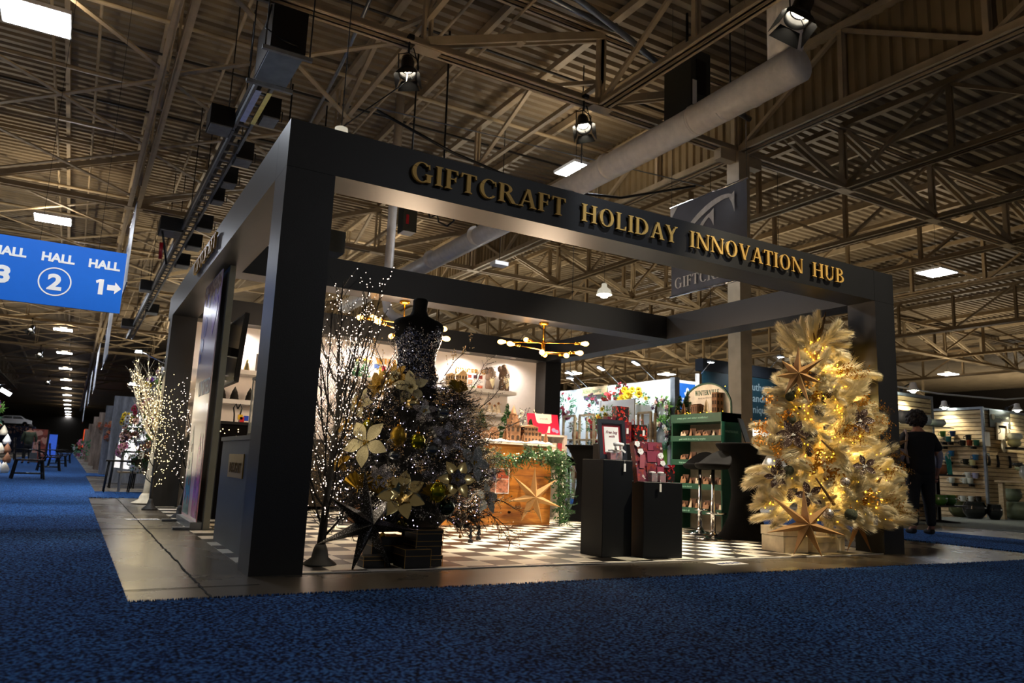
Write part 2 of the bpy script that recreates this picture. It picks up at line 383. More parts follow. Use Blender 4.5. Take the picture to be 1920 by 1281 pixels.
def plain_text(text, size, mats, parent, loc, rot, name='lettering', bold=0.0, depth=0.002, align='LEFT', spacing=1.0, sx=1.0, shear=0.0):
    c = bpy.data.curves.new(name, 'FONT'); c.body = text; c.size = size; c.extrude = depth; c.offset = bold; c.align_x = align; c.space_character = spacing; c.shear = shear
    c.resolution_u = 3
    t = bpy.data.objects.new('tmp', c); COL.objects.link(t)
    bpy.context.view_layer.update()
    me = bpy.data.meshes.new_from_object(t.evaluated_get(bpy.context.evaluated_depsgraph_get())); bpy.data.objects.remove(t); bpy.data.curves.remove(c)
    me.materials.clear(); me.materials.append(mats)
    o = bpy.data.objects.new(name, me); COL.objects.link(o); o.location = loc; o.rotation_euler = rot; o.scale = (sx, 1, 1)
    if parent: o.parent = parent
    return o
RF = (PI / 2, 0, 0)            # text facing -Y
RL = (PI / 2, 0, -PI / 2)      # text facing -X (reads towards -Y)
FX = lambda x: Matrix(((0, 1, 0, x), (-1, 0, 0, 0), (0, 0, 1, 0), (0, 0, 0, 1)))   # glyph frame facing -X
FYm = lambda y, z=0: Matrix.Translation((0, y, z))

# ================================================================== HALL LIGHTS (fixtures give the light)
def panel(x, y, z=8.0, label=None, sx=.98, sy=.86, master=None):
    t = thing('ceiling_light', label, 'ceiling light', (x, y, z), 0, 'square high bay panels')
    a = MB(); a.box(-sx / 2 - .03, -sy / 2 - .03, .0, sx / 2 + .03, sy / 2 + .03, .07); a.box(-.2, -.12, .07, .2, .12, .15)
    inst('housing', mesh_of(a, 'housing', M_WHITE), t) if False else a.build('housing', M_WHITE, t)
    b = MB(); b.add([(-sx / 2, -sy / 2, -.006), (-sx / 2, sy / 2, -.006), (sx / 2, sy / 2, -.006), (sx / 2, -sy / 2, -.006)], [(0, 1, 2, 3)]); b.build('diffuser', M_PANEL, t)
    u = MB(); u.add([(-sx * .48, -sy * .48, .0725), (sx * .48, -sy * .48, .0725), (sx * .48, sy * .48, .0725), (-sx * .48, sy * .48, .0725)], [(0, 1, 2, 3)]); u.build('top_glow_lens', M_PANELUP, t)
    c = MB()
    for q in (-.35, .35): c.tube([(q, 0, .07), (0, 0, .5), (0, 0, 1.9)], .006, 4)
    c.build('hanging_wire', M_BLACKM, t)
    return t
p0 = panel(-2.42, 9.42, label='large square light panel at the top left corner of the photo')
copy_tree(p0, (-2.4, 22.62, 8), label='square light panel just above the blue hall sign')
copy_tree(p0, (-2.35, 35.6, 8), label='square light panel hidden behind the blue hall sign')
for k in range(3, 15):
    copy_tree(p0, (-2.3, 9.4 + 13.05 * k, 8), label=['nearest light panel below the blue hall sign', 'second light panel below the blue hall sign', 'third light panel below the blue hall sign', 'fourth light panel below the blue hall sign'][k - 3] if k < 7 else '%s light panel counted away from the blue hall sign' % ['fifth', 'sixth', 'seventh', 'eighth', 'ninth', 'tenth', 'eleventh', 'last and farthest'][k - 7])
copy_tree(p0, (9.05, 9.5, 8), label='bright square light panel above the word HOLIDAY on the beam')
copy_tree(p0, (24.2, 9.6, 8), label='square light panel in the dark bay right of the pavilion')
copy_tree(p0, (48.6, 23.3, 8), label='distant flat light panel above the slatwall stall')
for x, y in ((9.1, 22.6), (9.1, 35.7), (9.1, 48.8), (24.2, 35.8), (-14, 22.6), (-14, 48.8), (-13.9, 9.5), (-13.9, -3.7), (9.05, -16.7)):
    copy_tree(p0, (x, y, 8), label='high bay light panel %s' % {(9.1, 22.6): 'behind the mannequin, seen under the front beam', (9.1, 35.7): 'two bays behind the pavilion', (9.1, 48.8): 'three bays behind the pavilion', (24.2, 35.8): 'far beyond the flower stall', (-14, 22.6): 'left of the aisle beside the blue sign', (-14, 48.8): 'far left of the aisle', (-13.9, 9.5): 'out of view beyond the left edge', (-13.9, -3.7): 'out of view left of the camera', (-2.4, -3.7): 'above the camera', (9.05, -16.7): 'behind the camera at right'}[(x, y)])

def par_can(loc, target, label, energy, color=(1, .86, .66), size=1.0, spot=38):
    t = thing('stage_spotlight', label, 'spotlight', loc, 0, 'black stage spotlights on the trusses')
    q = (Vector(target) - Vector(loc)).to_track_quat('Z', 'Y')
    a = MB(); a.M = q.to_matrix().to_4x4() @ Matrix.Scale(size, 4)
    a.lathe([(.03, -.26), (.09, -.25), (.115, -.16), (.115, .02), (.15, .06), (.15, .14), (.142, .14), (.142, .05), (.1, .0), (0.001, -.02)], 20)
    a.build('can', M_BLACKM, t)
    b = MB(); b.M = a.M; b.lathe([(.0001, .005), (.06, .0), (.098, .006)], 20); b.build('lens', mat('spot_lens', '#fff4dc', .2, emit=20, ecol='#fff2d8'), t)
    d = MB(); d.M = a.M
    for k in range(4):
        d.M = a.M @ Matrix.Rotation(k * PI / 2 + .3, 4, 'Z'); d.add([(-.13, .15, .14), (.13, .15, .14), (.19, .22, .30), (-.19, .22, .30)], [(0, 1, 2, 3)]); d.add([(-.13, .154, .14), (.13, .154, .14), (.19, .224, .30), (-.19, .224, .30)], [(3, 2, 1, 0)])
    d.build('barn_doors', M_BLACKM, t)
    y = MB(); y.tube([(-.17 * size, 0, -.04), (-.18 * size, 0, .22 * size), (0, 0, .3 * size), (.18 * size, 0, .22 * size), (.17 * size, 0, -.04)], .012, 6); y.tube([(0, 0, .3 * size), (0, 0, .55)], .02, 6); y.cbox(0, 0, .56, .1, .22, .08); y.build('yoke', M_BLACKM, t)
    c = MB(); c.tube([(.05, .02, -.1), (.16, .05, -.2), (.22, .04, .1), (.1, .05, .45)], .01, 5); c.build('cable', M_BLACKM, t)
    lamp('beam_lamp', 'SPOT', tuple(q @ Vector((0, 0, .05)) * size), energy, color, t, spot_size=math.radians(spot), spot_blend=.5, shadow_soft_size=.07).rotation_mode = 'QUATERNION'
    l = t.children[-1] if t.children[-1].type == 'LIGHT' else [c_ for c_ in t.children if c_.type == 'LIGHT'][0]
    l.rotation_quaternion = (Vector(target) - Vector(loc)).to_track_quat('-Z', 'Y')
    return t
par_can((3.24, 6.5, 7.5), (3.0, 5.2, 3.0), 'black stage spotlight with open barn doors hanging from the truss above the letters GIFTCRAFT', 260, spot=40)
par_can((6.98, 6.5, 7.5), (5.5, 3.0, 1.0), 'black stage spotlight hanging from the truss node left of the grey speaker box', 700, spot=30)
par_can((7.5, 1.75, 7.55), (4.2, 2.2, .6), 'lit black stage spotlight beside the white duct elbow at the top right', 2000, spot=34, size=1.25)
par_can((3.4, -3.6, 7.2), (3.3, 0, 2.9), 'black spotlight above the camera side aimed at the middle of the lettered beam', 450, (.86, .92, 1), spot=22)
par_can((6.6, -3.2, 7.2), (5.3, .2, 2.4), 'black spotlight above the camera side aimed at the right end of the lettered beam', 900, (1, .86, .62), spot=36)
par_can((-1.6, 1.2, 7.4), (-1.5, 5.0, 2.8), 'black spotlight aimed at the blue hall sign', 500, (.9, .95, 1), spot=30)
par_can((-3.8, 45.8, 7.5), (-6, 40, 0), 'small stage spotlight below the blue hall sign', 900)
par_can((-3.75, 58.9, 7.5), (-6, 52, 0), 'second small stage spotlight beyond the blue hall sign', 900)
par_can((-3.8, 85.1, 7.5), (-7, 78, 0), 'third tiny stage spotlight down the aisle', 900)

# ================================================================== HALL STRUCTURE
s = MB(); s.add([(-60, -14, 0), (110, -14, 0), (110, 200, 0), (-60, 200, 0)], [(0, 1, 2, 3)]); struct(s, 'floor', M_CONC)
cz = .012
s = MB()
def rect(x0, y0, x1, y1): s.box(x0, y0, .0, x1, y1, cz)
rect(-6.5, -14, 40, -.775); rect(-6.5, -.775, -.715, 8.72)
rect(-6.5, 8.72, .35, 10.64); rect(-4.2, 10.64, -.58, 20.0); rect(-4.2, 20, .35, 23.2); rect(-4.2, 23.2, -.5, 175)
rect(.35, 8.72, 13, 10.4)
rect(8.65, -.775, 10.9, 8.72); rect(8.65, 10.4, 10.9, 60)
c = struct(s, 'floor_carpet', M_CARPET, 'blue speckled aisle carpet')
cp = MB(); rnd = random.Random(4)
# carpet tufts along the near edges and over the foreground so the pile is real
def tufts(n, x0, x1, y0, y1, h=.016):
    for i in range(n):
        x = rnd.uniform(x0, x1); y = rnd.uniform(y0, y1); a = rnd.uniform(0, 2 * PI); r = rnd.uniform(.004, .009)
        dx, dy = math.cos(a) * r, math.sin(a) * r; tx, ty = rnd.uniform(-.008, .008), rnd.uniform(-.008, .008); hh = cz + rnd.uniform(.4, 1) * h
        cp.add([(x - dx, y - dy, cz - .002), (x + dx, y + dy, cz - .002), (x + dx * .6 + tx, y + dy * .6 + ty, hh), (x - dx * .6 + tx, y - dy * .6 + ty, hh)], [(0, 1, 2, 3)])
for i in range(700):
    y = rnd.uniform(-.77, 8.7); cp.add([(-.715, y, .0), (-.715 + rnd.uniform(-.004, .012), y + .005, cz + .006), (-.715, y + .014, .0)], [(0, 1, 2)])
for i in range(2600):
    x = rnd.uniform(-.72, 9); cp.add([(x, -.775 + rnd.uniform(-.01, .006), .0), (x + .014, -.775, .0), (x + .009, -.772 + rnd.uniform(-.01, .012), cz + .01)], [(0, 1, 2)])
o = cp.build('carpet_pile', M_CARPET, c); o['kind'] = 'stuff'
s = MB(); s.box(13.0, .5, 0, 24, 5.25, .02); s.box(11.2, 3.6, 0, 13.0, 6.2, .02); struct(s, 'floor_stall_carpet', mat('grey_carpet', '#6d7470', .95, 0, .35, 90, .6), 'grey carpet of the slatwall stall')
s = MB()
pr = random.Random(2); pts = [(-.33, -.775, .0035)]
y = -.775; x = .0
while y < 8.7:
    y += .07; pts.append((-.02 - .06 * 0 + pr.uniform(-.007, .007) - .36 * 0, y, .0035))
pts = [(-.05 + pr.uniform(-.006, .006), -.775 + .07 * k, .003) for k in range(136)]
pts = [(p[0] - .27, p[1], p[2]) for p in pts]
for a_, b_ in zip(pts[:-1], pts[1:]): s.beam(a_, b_, pr.uniform(.006, .014), .002)
s.beam((-.715, -.36, .003), (.0, -.34, .003), .004, .002); s.beam((-.715, 3.3, .003), (.0, 3.3, .003), .004, .002)
struct(s, 'floor_crack', mat('crack_dark', '#120f0b', .9), 'dark expansion joint in the concrete')

# vinyl checker mat
s = MB(); s.add([(.05, .02, .004), (6.72, .02, .004), (6.72, 7.0, .004), (.05, 7.0, .004), (.05, .02, 0), (6.72, .02, 0), (6.72, 7.0, 0), (.05, 7.0, 0)], [(0, 1, 2, 3), (4, 5, 1, 0), (5, 6, 2, 1), (6, 7, 3, 2), (7, 4, 0, 3)])
o = s.build('floor_mat', M_CHECK); o['kind'] = 'structure'; o['label'] = 'black and white checkered vinyl floor of the pavilion'
s = MB(); s.beam((.04, .018, .006), (6.72, .018, .006), .012, .006); struct(s, 'trim_1', M_WHITE)

# ceiling deck, ribs along X
s = MB(); ZD = 10.0
def deck(x0, x1, y0, y1, pitch):
    y = y0; a = []
    while y < y1:
        for dy, z in ((0, ZD + .09), (.28 * pitch, ZD + .09), (.42 * pitch, ZD), (.86 * pitch, ZD)): a.append((y + dy, z))
        y += pitch
    n = len(a); vs = [(x0, p, z) for p, z in a] + [(x1, p, z) for p, z in a]
    s.add(vs, [(i, i + n, i + n + 1, i + 1) for i in range(n - 1)])
deck(-45, 75, -6, 60, .3); deck(-45, 75, 60, 190, .9)
struct(s, 'ceiling', M_DECK)
s = MB()
y = -4
while y < 90:       # clerestory baffle: vertical ribs
    s.add([(11.5, y, 8.05), (11.5, y + .1, 8.05), (11.44, y + .13, 8.05), (11.44, y + .22, 8.05), (11.5, y + .25, 8.05), (11.5, y, ZD), (11.5, y + .1, ZD), (11.44, y + .13, ZD), (11.44, y + .22, ZD), (11.5, y + .25, ZD)],
          [(i, i + 5, i + 6, i + 1) for i in range(4)]); y += .25
struct(s, 'wall_baffle', mat('baffle_sheet', '#94805c', .6, 0, .12, 2), 'corrugated baffle wall hanging from the roof')
s = MB(); s.box(-60, 192, 0, 110, 192.3, 10.2); struct(s, 'wall_far', mat('hall_wall', '#2a241c', .9))
s = MB(); s.box(-46, -6, 0, -45.7, 192, 10.2); struct(s, 'wall_left', mat('hall_wall', '#2a241c', .9))
s = MB(); s.box(75, -6, 0, 75.3, 192, 10.2); struct(s, 'wall_right', mat('hall_wall', '#2a241c', .9))

# trusses along X
tn = [1]
def chord(s, p0, p1, w, h, m=0):      # two channels with a gap
    p0 = Vector(p0); p1 = Vector(p1); d = (p1 - p0).normalized(); n = Vector((-d.y, d.x, 0)) * w / 2
    for q in (-1, 1):
        s.beam(p0 + n * q + Vector((0, 0, h / 2)), p1 + n * q + Vector((0, 0, h / 2)), .05, h, m)
        s.beam(p0 + n * q * 1.55 + Vector((0, 0, .012)), p1 + n * q * 1.55 + Vector((0, 0, .012)), .11, .024, m)
def truss_x(y, x0, nx, px=3.85, z=8.0, top=9.72, big=1.0, apex=11.4):
    s = MB(); chord(s, (x0, y, z), (x0 + nx * px, y, z), .13 * big, .16 * big); chord(s, (x0, y, top - .1), (x0 + nx * px, y, top - .1), .13 * big, .12 * big)
    for k in range(nx + 1):
        x = x0 + k * px
        for q in (-.065, .065): s.cbox(x + q, y, (z + top) / 2, .045, .12, top - z - .1)
        s.cbox(x, y, z - .0, .5, .26, .02)
    for k in range(nx):
        a, b = x0 + k * px, x0 + (k + 1) * px
        lo, hi = ((a, b) if b < apex + .1 else (b, a))
        for q in (-.09, .09): s.beam((lo, y + q, z + .15), (hi, y + q, top - .12), .06, .15 * big)
        s.cbox((lo + hi) / 2, y, (z + top) / 2, .14, .2, .14)
    tn[0] += 1; return struct(s, 'trim_%d' % tn[0], M_STEEL, None)
def truss_y(x, y0, ny, py=2.75, z=8.0, top=9.75, big=1.0, mt=None, heavy=True):
    s = MB()
    if heavy: chord(s, (x, y0, z), (x, y0 + ny * py, z), .12 * big, .15 * big)
    else: s.beam((x, y0, z + .06), (x, y0 + ny * py, z + .06), .1, .1)
    s.beam((x, y0, top), (x, y0 + ny * py, top), .16 * big, .14)
    for k in range(ny + 1):
        y = y0 + k * py
        if heavy or k % 2 == 0: s.cbox(x - .05, y, (z + top) / 2, .04, .1, top - z - .1); s.cbox(x + .05, y, (z + top) / 2, .04, .1, top - z - .1)
    for k in range(ny):
        a, b = y0 + k * py, y0 + (k + 1) * py
        if k % 2: a, b = b, a
        s.beam((x, a, z + .1), (x, b, top - .05), .09, .08)
    tn[0] += 1; return struct(s, 'trim_%d' % tn[0], mt or M_STEEL)
Y0 = 6.6
for k in range(0, 8): truss_x(Y0 + 13.1 * k, -31.05, 24)
for x in (-15.65, -7.95): truss_y(x, 1.1, 40)
truss_y(-.25, -4.4, 60, big=1.35)
truss_y(3.62, 1.1, 30, heavy=False, z=8.6); truss_y(7.45, -4.4, 4); truss_y(7.45, 6.6, 26, heavy=False, z=8.5)
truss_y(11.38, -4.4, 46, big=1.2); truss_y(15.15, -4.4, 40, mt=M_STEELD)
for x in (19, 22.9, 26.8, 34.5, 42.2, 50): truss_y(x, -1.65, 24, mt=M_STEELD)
# purlins and flat cross bracing under the deck
s = MB()
for k in range(-16, 28):
    x = -.25 + 1.925 * k
    if k % 2: s.beam((x, -6, 9.86), (x, 110, 9.86), .1, .2)
tn[0] += 1; struct(s, 'trim_%d' % tn[0], M_STEEL)
s = MB()
for xb in (-7.95, -4.1, -.25):
    k = 0; y = 6.6
    while y < 60:
        a, b = (xb, xb + 3.85)
        s.beam((a, y, 8.3), (b, y + 4.2, 8.3), .1, .035); s.beam((b, y + .2, 8.34), (a, y + 4.4, 8.34), .1, .035); y += 4.37; k += 1
tn[0] += 1; struct(s, 'trim_%d' % tn[0], M_STEEL)
s = MB()       # conduits and sprinkler pipes
for x, z in ((-1.55, 9.6), (-2.42, 9.55), (1.0, 9.6), (4.6, 9.55), (5.6, 9.55)): s.tube([(x, -4, z), (x, 60, z)], .035, 6)
for y in (10.9, 14.2, 17.5, 23.5, 27.0, 31, 36): s.tube([(-10, y, 9.45), (11.3, y, 9.45)], .05, 6)
for y in (8.4, 12.7, 16.1, 25.0): s.tube([(-12, y, 9.62), (11.3, y, 9.62)], .03, 6, 1)
tn[0] += 1; struct(s, 'trim_%d' % tn[0], [M_STEEL, mat('dark_pipe', '#2b2620', .6)])
s = MB(); 
for pts, r_ in (([(5.2, 5.2, 8.9), (6.9, 5.5, 9.0), (7.05, 5.6, 9.2)], .05), ([(4.6, 4.2, 9.6), (4.5, 4.3, 8.85), (4.8, 4.6, 8.8), (7.0, 5.4, 8.95), (8.5, 5.6, 8.6), (11, 5.9, 8.5)], .06), ([(2.8, 7.4, 9.3), (2.9, 9.5, 8.9), (3.2, 14, 8.9)], .04)):
    s.tube(pts, r_, 8)
tn[0] += 1; struct(s, 'trim_%d' % tn[0], M_GALV)
# column and other columns
def column(x, y, label, n=0, h=8.0):
    s = MB(); s.cbox(x, y, h / 2, .34, .36, h)
    s.cbox(x, y, h - .12, 1.3, .2, .24); s.cbox(x, y, .03, .5, .5, .06); tn[0] += 1
    return struct(s, 'trim_%d' % tn[0], M_STEEL, label)
column(11.38, 6.6, 'cream steel column rising behind the rack and the beams')
for x, y in ((-15.6, 32.8), (-15.6, 58), (34.5, 19.7), (34.5, 45.9), (11.38, 32.8), (11.38, 59)): column(x, y, None)
# white spiral duct with elbow
d = MB(); d.tube([(7.95, 2.4, 9.9), (7.95, 2.4, 7.28)], .27, 18); d.tube([(7.95, 2.15, 7.05), (8.02, 4.8, 7.05), (8.1, 12.5, 7.05), (8.1, 25, 7.05)], [.29, .27, .27, .27], 20)
for y in (3.1, 3.7, 4.4, 7, 10, 13, 16): d.tube([(8.0, y, 7.05), (8.0, y + .05, 7.05)], .283, 20)
o = d.build('air_duct', mat('duct_white_skin', '#e4ddd4', .32, 0, .1, 6, .25, 14)); tag(o, 'white spiral air duct with an elbow running behind the front beam', 'duct')
hd = MB()
for y in (3.6, 8, 13): hd = MB(); hd.tube([(8.0, y, 7.3), (8.0, y, 9.8)], .015, 5); hd.build('hanger_rod', M_BLACKM, o)
# grey speaker / heater box at the truss
t = thing('heater_box', 'dark grey hanging unit box beside the column at upper centre', 'heater', (8.3, 4.7, 7.3))
a = MB(); a.cbox(.25, .55, .75, .5, .75, 1.5); a.build('casing', mat('grey_green_metal', '#2d2f29', .5), t)
a = MB(); a.cbox(.25, .165, .95, .26, .01, .7)
a.build('grille', M_BLACKM, t); a = MB(); a.cbox(.08, .16, .6, .1, .01, .5); a.build('label_plate', M_PAPER, t)
a = MB(); a.tube([(.25, .55, 1.5), (.25, .55, 2.5)], .03, 6); a.build('hanger_rod', M_BLACKM, t)
# black machine box and the cable tray with drive boxes hanging over the left of the pavilion
t = thing('hanging_unit', 'black boxy unit with metal underside hanging at the top above the pavilion corner', 'heater', (1.07, 6.3, 6.75))
a = MB(); a.box(-.26, -.5, .03, .26, .65, .72); a.build('casing', M_BLACKM, t)
a = MB(); a.box(-.25, -.42, .0, .25, .64, .03); a.build('underside', mat('blue_grey_sheet', '#77879a', .3, .7, .2, 4), t)
for by in (-.5, .68): a = MB(); a.cbox(0, by, -.03, .74, .06, .06); a.build('support_bar', M_GALV, t)
for x in (-.33, .33):
    for by in (-.5, .68): a = MB(); a.tube([(x, by, 0), (x, by, 2.9)], .012, 5); a.build('hanger_rod', M_BLACKM, t)
a = MB(); a.tube([(-.26, -.3, .8), (-.34, -.45, .3), (-.1, -.52, .15), (.15, -.52, .12)], .015, 6); a.build('cable', M_BLACKM, t)
t = thing('cable_tray', 'long slotted metal cable tray running away over the aisle, hung with dark boxes', 'cable tray', (1.05, 7.2, 6.9))
a = MB()
for q in (-.13, .13): a.beam((q, 0, 0), (q * 1.0, 34, 0), .05, .1)
for k in range(68): a.cbox(0, k * .5, 0, .26, .05, .03)
a.build('rail', M_GALV, t)
a = MB(); a.box(-.16, .2, .06, .0, 34, .2); a.build('cable_bundle', M_BLACKM, t)
for y in (3.0, 8, 14, 20, 27):
    for bx_ in (-.15, .15): a = MB(); a.tube([(bx_, y, 0), (bx_, y, 3)], .012, 5); a.build('hanger_rod', M_BLACKM, t)
a = MB(); a.cbox(-.06, 1.0, -.055, .1, 1.4, .01); a.build('sticker_strip', mat('sticker_blue', '#8fa4d8', .4), t); a = MB(); a.cbox(.12, 1.0, -.055, .08, 1.4, .01); a.build('sticker_strip', mat('sticker_yellow', '#d8d890', .4), t)
bx = [(.33, 1.3, .3, .5), (-.38, 2.2, .42, .55), (.3, 3.6, .34, .5), (.3, 5.2, .3, .45), (.28, 6.6, .26, .4), (.34, 9.2, .4, .4), (-.4, 10.2, .6, .8), (.36, 11.4, .4, .6), (.36, 14, .4, .6), (-.35, 19, .4, .6), (.3, 24, .5, .7), (-.35, 29, .6, .8)]
for x, y, w_, l_ in bx:
    a = MB(); a.cbox(x, y, .08, w_, l_, .38); a.cbox(x, y, -.12, w_ * .9, l_ * .9, .02, 1); a.tube([(x + w_ / 2, y - .1, .1), (x + w_ / 2 + .06, y - .1, .1), (x + w_ / 2 + .06, y - .1, -.1), (x + w_ / 2, y - .1, -.1)], .01, 5); a.build('drive_box', [M_BLACKM, M_GALV], t)
a = MB(); a.tube([(-.5, 10.2, .2), (-.62, 10.0, -.1), (-.5, 10.1, -.55), (-.4, 10.2, -1.0)], .03, 6); a.build('cable', M_BLACKM, t)
a = MB(); a.tube([(-.6, 10.0, -.45), (-.58, 10.05, -.9)], .05, 6); a.build('cable_plug', M_RED, t)
# slack black cables strung between trusses
o = MB(); o.tube([(3.4, 8.5, 7.6), (5.0, 8.3, 7.05), (7, 8.2, 6.7), (9.2, 8.1, 6.95), (11.2, 7.8, 7.6)], .03, 6); tag(o.build('power_cable', M_BLACKM), 'black cable sagging between the roof trusses above HOLIDAY', 'cable')
o = MB(); o.tube([(3.4, 8.6, 7.7), (11.3, 7.6, 7.55)], .014, 5); tag(o.build('steel_wire', M_GALV), 'thin straight steel wire above the sagging black cable', 'wire')
o = MB(); o.tube([(3.24, 6.5, 7.45), (3.2, 6.4, 7.2), (2.6, 6.6, 6.6), (2.0, 7.0, 6.0), (1.8, 8, 5.6)], .012, 5); tag(o.build('spotlight_cable', M_BLACKM), 'thin cable trailing from the spotlight above GIFTCRAFT', 'cable')
# round pendants seen through the frame
def pendant(loc, label, r=.2, lit=True):
    t = thing('pendant_lamp', label, 'pendant lamp', loc, 0, 'high bay bell lamps')
    a = MB(); a.lathe([(.05, .42), (.09, .4), (.1, .28), (r * .8, .18), (r, 0), (r * .96, 0), (r * .75, .16), (.02, .25)], 18); a.build('shade', mat('opal_shade', '#cfc8b4', .4, emit=.25 if not lit else 1.0), t)
    a = MB(); a.ball((0, 0, .08), r * .7, n=12, k=6); a.build('bulb', mat('pendant_bulb', '#ffffff', .4, emit=16, ecol='#fff3dc') if lit else mat('pendant_unlit', '#d8d0bc', .4), t)
    a = MB(); a.tube([(0, 0, .42), (0, 0, 10.01 - loc[2])], .008, 5); a.build('cord', M_BLACKM, t)
pendant((1.75, 5.0, 5.0), 'unlit bell shaped pendant seen between front and middle beams at left', .16, False)
pendant((14.4, 15.6, 6.8), 'glowing round pendant lamp above the middle beam left of the banner', .28)
copy_tree(p0, (31.3, 41.8, 8), label='distant flat light panel above the left end of the flower stall wall'); copy_tree(p0, (36.4, 37.1, 8), label='distant flat light panel above the right end of the flower stall wall')

# ================================================================== PAVILION
W, D, S_, B_, H = 6.7387, 7.0112, .339, .3415, 3.05
HB = H - B_; YM = 3.372
pav = thing('display_pavilion', 'large black open frame pavilion with gold lettering on its front beam', 'pavilion', (0, 0, 0))
for x, y in ((0, 0), (W - S_, 0), (0, D - S_), (W - S_, D - S_)):
    a = MB(); a.box(x, y, 0, x + S_, y + S_, HB - .002); a.build('post', M_BLACK, pav)
fb = MB(); fb.box(0, 0, HB, W - S_ - .002, S_, H); fb.box(W - S_ + .002, 0, HB + .0005, W, S_, H); fb = fb.build('front_beam', M_BLACK, pav)
lb = MB(); lb.box(0, S_ + .002, HB, S_, D - S_ - .002, H); lb = lb.build('left_beam', M_BLACK, pav)
a = MB(); a.box(W - S_, S_ + .002, HB, W, D - S_ - .002, H); a.build('right_beam', M_BLACK, pav)
a = MB(); a.box(S_ + .001, YM, HB + .001, W - S_ - .001, YM + S_, H - .001); a.build('middle_beam', M_BLACK, pav)
bb = MB(); bb.box(0, D - S_, HB, W, D + .25, H); bb = bb.build('back_beam', M_BLACK, pav)
for wd_, x0, x1 in (('GIFTCRAFT', .885, 2.285), ('HOLIDAY', 2.43, 3.51), ('INNOVATION', 3.65, 5.21), ('HUB', 5.34, 5.865)):
    serif_word(wd_, x0, x1, .152, FYm(-.012, 2.803), M_GOLD, fb, depth=.022)
serif_word('GIFTCRAFT', -4.42, -2.83, .15, Matrix.Translation((0, 0, 2.815)) @ FX(-.012), M_GOLD, lb, depth=.022)
# back wall
bw = thing('back_wall_panel', 'white back wall of the pavilion with gold shop headings', 'wall panel', (0, 0, 0))
a = MB(); a.box(S_, 7.012, 0, W - S_, 7.1, HB); a.build('board', mat('warm_white_wall', '#ece4de', .55, 0, .02), bw)
serif_word('OH WHAT FUN', 2.9, 4.12, .105, FYm(7.01, 2.36), mat('letter_gold', '#c98f33', .4, .2), bw, 'heading_letters', .02, True)
serif_word('GINGER SPICE', 4.7, 5.54, .1, FYm(7.01, 2.36), mat('letter_gold', '#c98f33', .4, .2), bw, 'heading_letters', .02, True)
serif_word('WINTER GLOW', .8, 2.1, .12, FYm(7.01, 2.36), mat('letter_gold', '#c98f33', .4, .2), bw, 'heading_letters', .02, True) if False else None
for x in (1.0, 1.95, 2.9, 3.85, 4.8, 5.75):
    t = thing('downlight', 'small round downlight under the back beam, %s' % {1.0: 'above the left end shelves', 1.95: 'second from the left', 2.9: 'above the letters OH', 3.85: 'behind the mannequin', 4.8: 'above GINGER', 5.75: 'above the taller gnome'}[x], 'downlight', (x, 6.78, HB - .002), 0, 'downlights above the back wall')
    a = MB(); a.lathe([(.055, 0), (.06, -.006), (.045, -.008)], 18); a.build('trim_ring', M_WHITE, t)
    a = MB(); a.lathe([(.0001, -.004), (.044, -.005)], 18); a.build('lens', mat('downlight_lens', '#fff', .3, emit=25, ecol='#fff0de'), t)
    lamp('glow', 'SPOT', (0, 0, -.02), 24, (1, .88, .78), t, spot_size=math.radians(165), spot_blend=1, shadow_soft_size=.04)
def shelf(x0, x1, z, label, y0=6.66):
    a = MB(); a.box(x0, y0, z, x1, 7.01, z + .065); return tag(a.build('wall_shelf', M_WHITE), label, 'shelf', 'white floating shelves')
shelf(4.3, 5.79, 2.02, 'upper white floating shelf under the words GINGER SPICE'); shelf(4.3, 5.68, 1.62, 'lower white floating shelf under GINGER SPICE')
shelf(2.65, 4.0, 2.02, 'upper white floating shelf under the words OH WHAT'); shelf(2.65, 4.0, 1.62, 'lower white floating shelf under OH WHAT')
shelf(.55, 1.9, 1.95, 'upper white floating shelf at the left end of the back wall'); shelf(.55, 1.9, 1.5, 'lower white floating shelf at the left end of the back wall')
# low dark cabinet along the back wall
t = thing('low_cabinet', 'long black low cabinet in front of the white back wall', 'cabinet', (.5, 6.2, .004))
a = MB(); a.box(0, 0, .05, 3.1, .76, 1.0); a.build('body', mat('olive_black', '#1a1509', .5), t); a = MB(); a.box(-.02, -.02, 1.0, 3.12, .78, 1.03); a.build('top', M_BLACK, t)
# left half wall with window opening, plaque and sill
t = thing('half_wall', 'dark grey half wall with gold plaque filling the left side opening', 'partition', (.13, S_, .004))
a = MB(); a.box(0, .002, 0, .12, 1.84, .86); a.build('panel', M_GREY, t); a = MB(); a.box(-.015, .002, .86, .15, 1.85, .895); a.build('sill', mat('grey_sill', '#3b3f43', .4), t)
p = MB(); p.box(-.008, .80, .56, 0, 1.42, .75); p = p.build('plaque', mat('plaque_brass', '#a8852c', .35, .5, .1, 50), t)
serif_word('DELIGHT', -1.36, -.86, .08, Matrix.Translation((-.008, 0, .6)) @ FX(0), mat('plaque_dark', '#6b4f16', .5), p, 'engraving', .003, True)
# slab that carries the banners
t = thing('side_partition', 'grey full height slab wall at the left side of the pavilion', 'partition', (.175, 3.1, .004))
a = MB(); a.box(0, 0, 0, .06, 1.2, 2.70); a.build('panel', mat('grey_slab', '#85887f', .5, 0, .06), t)
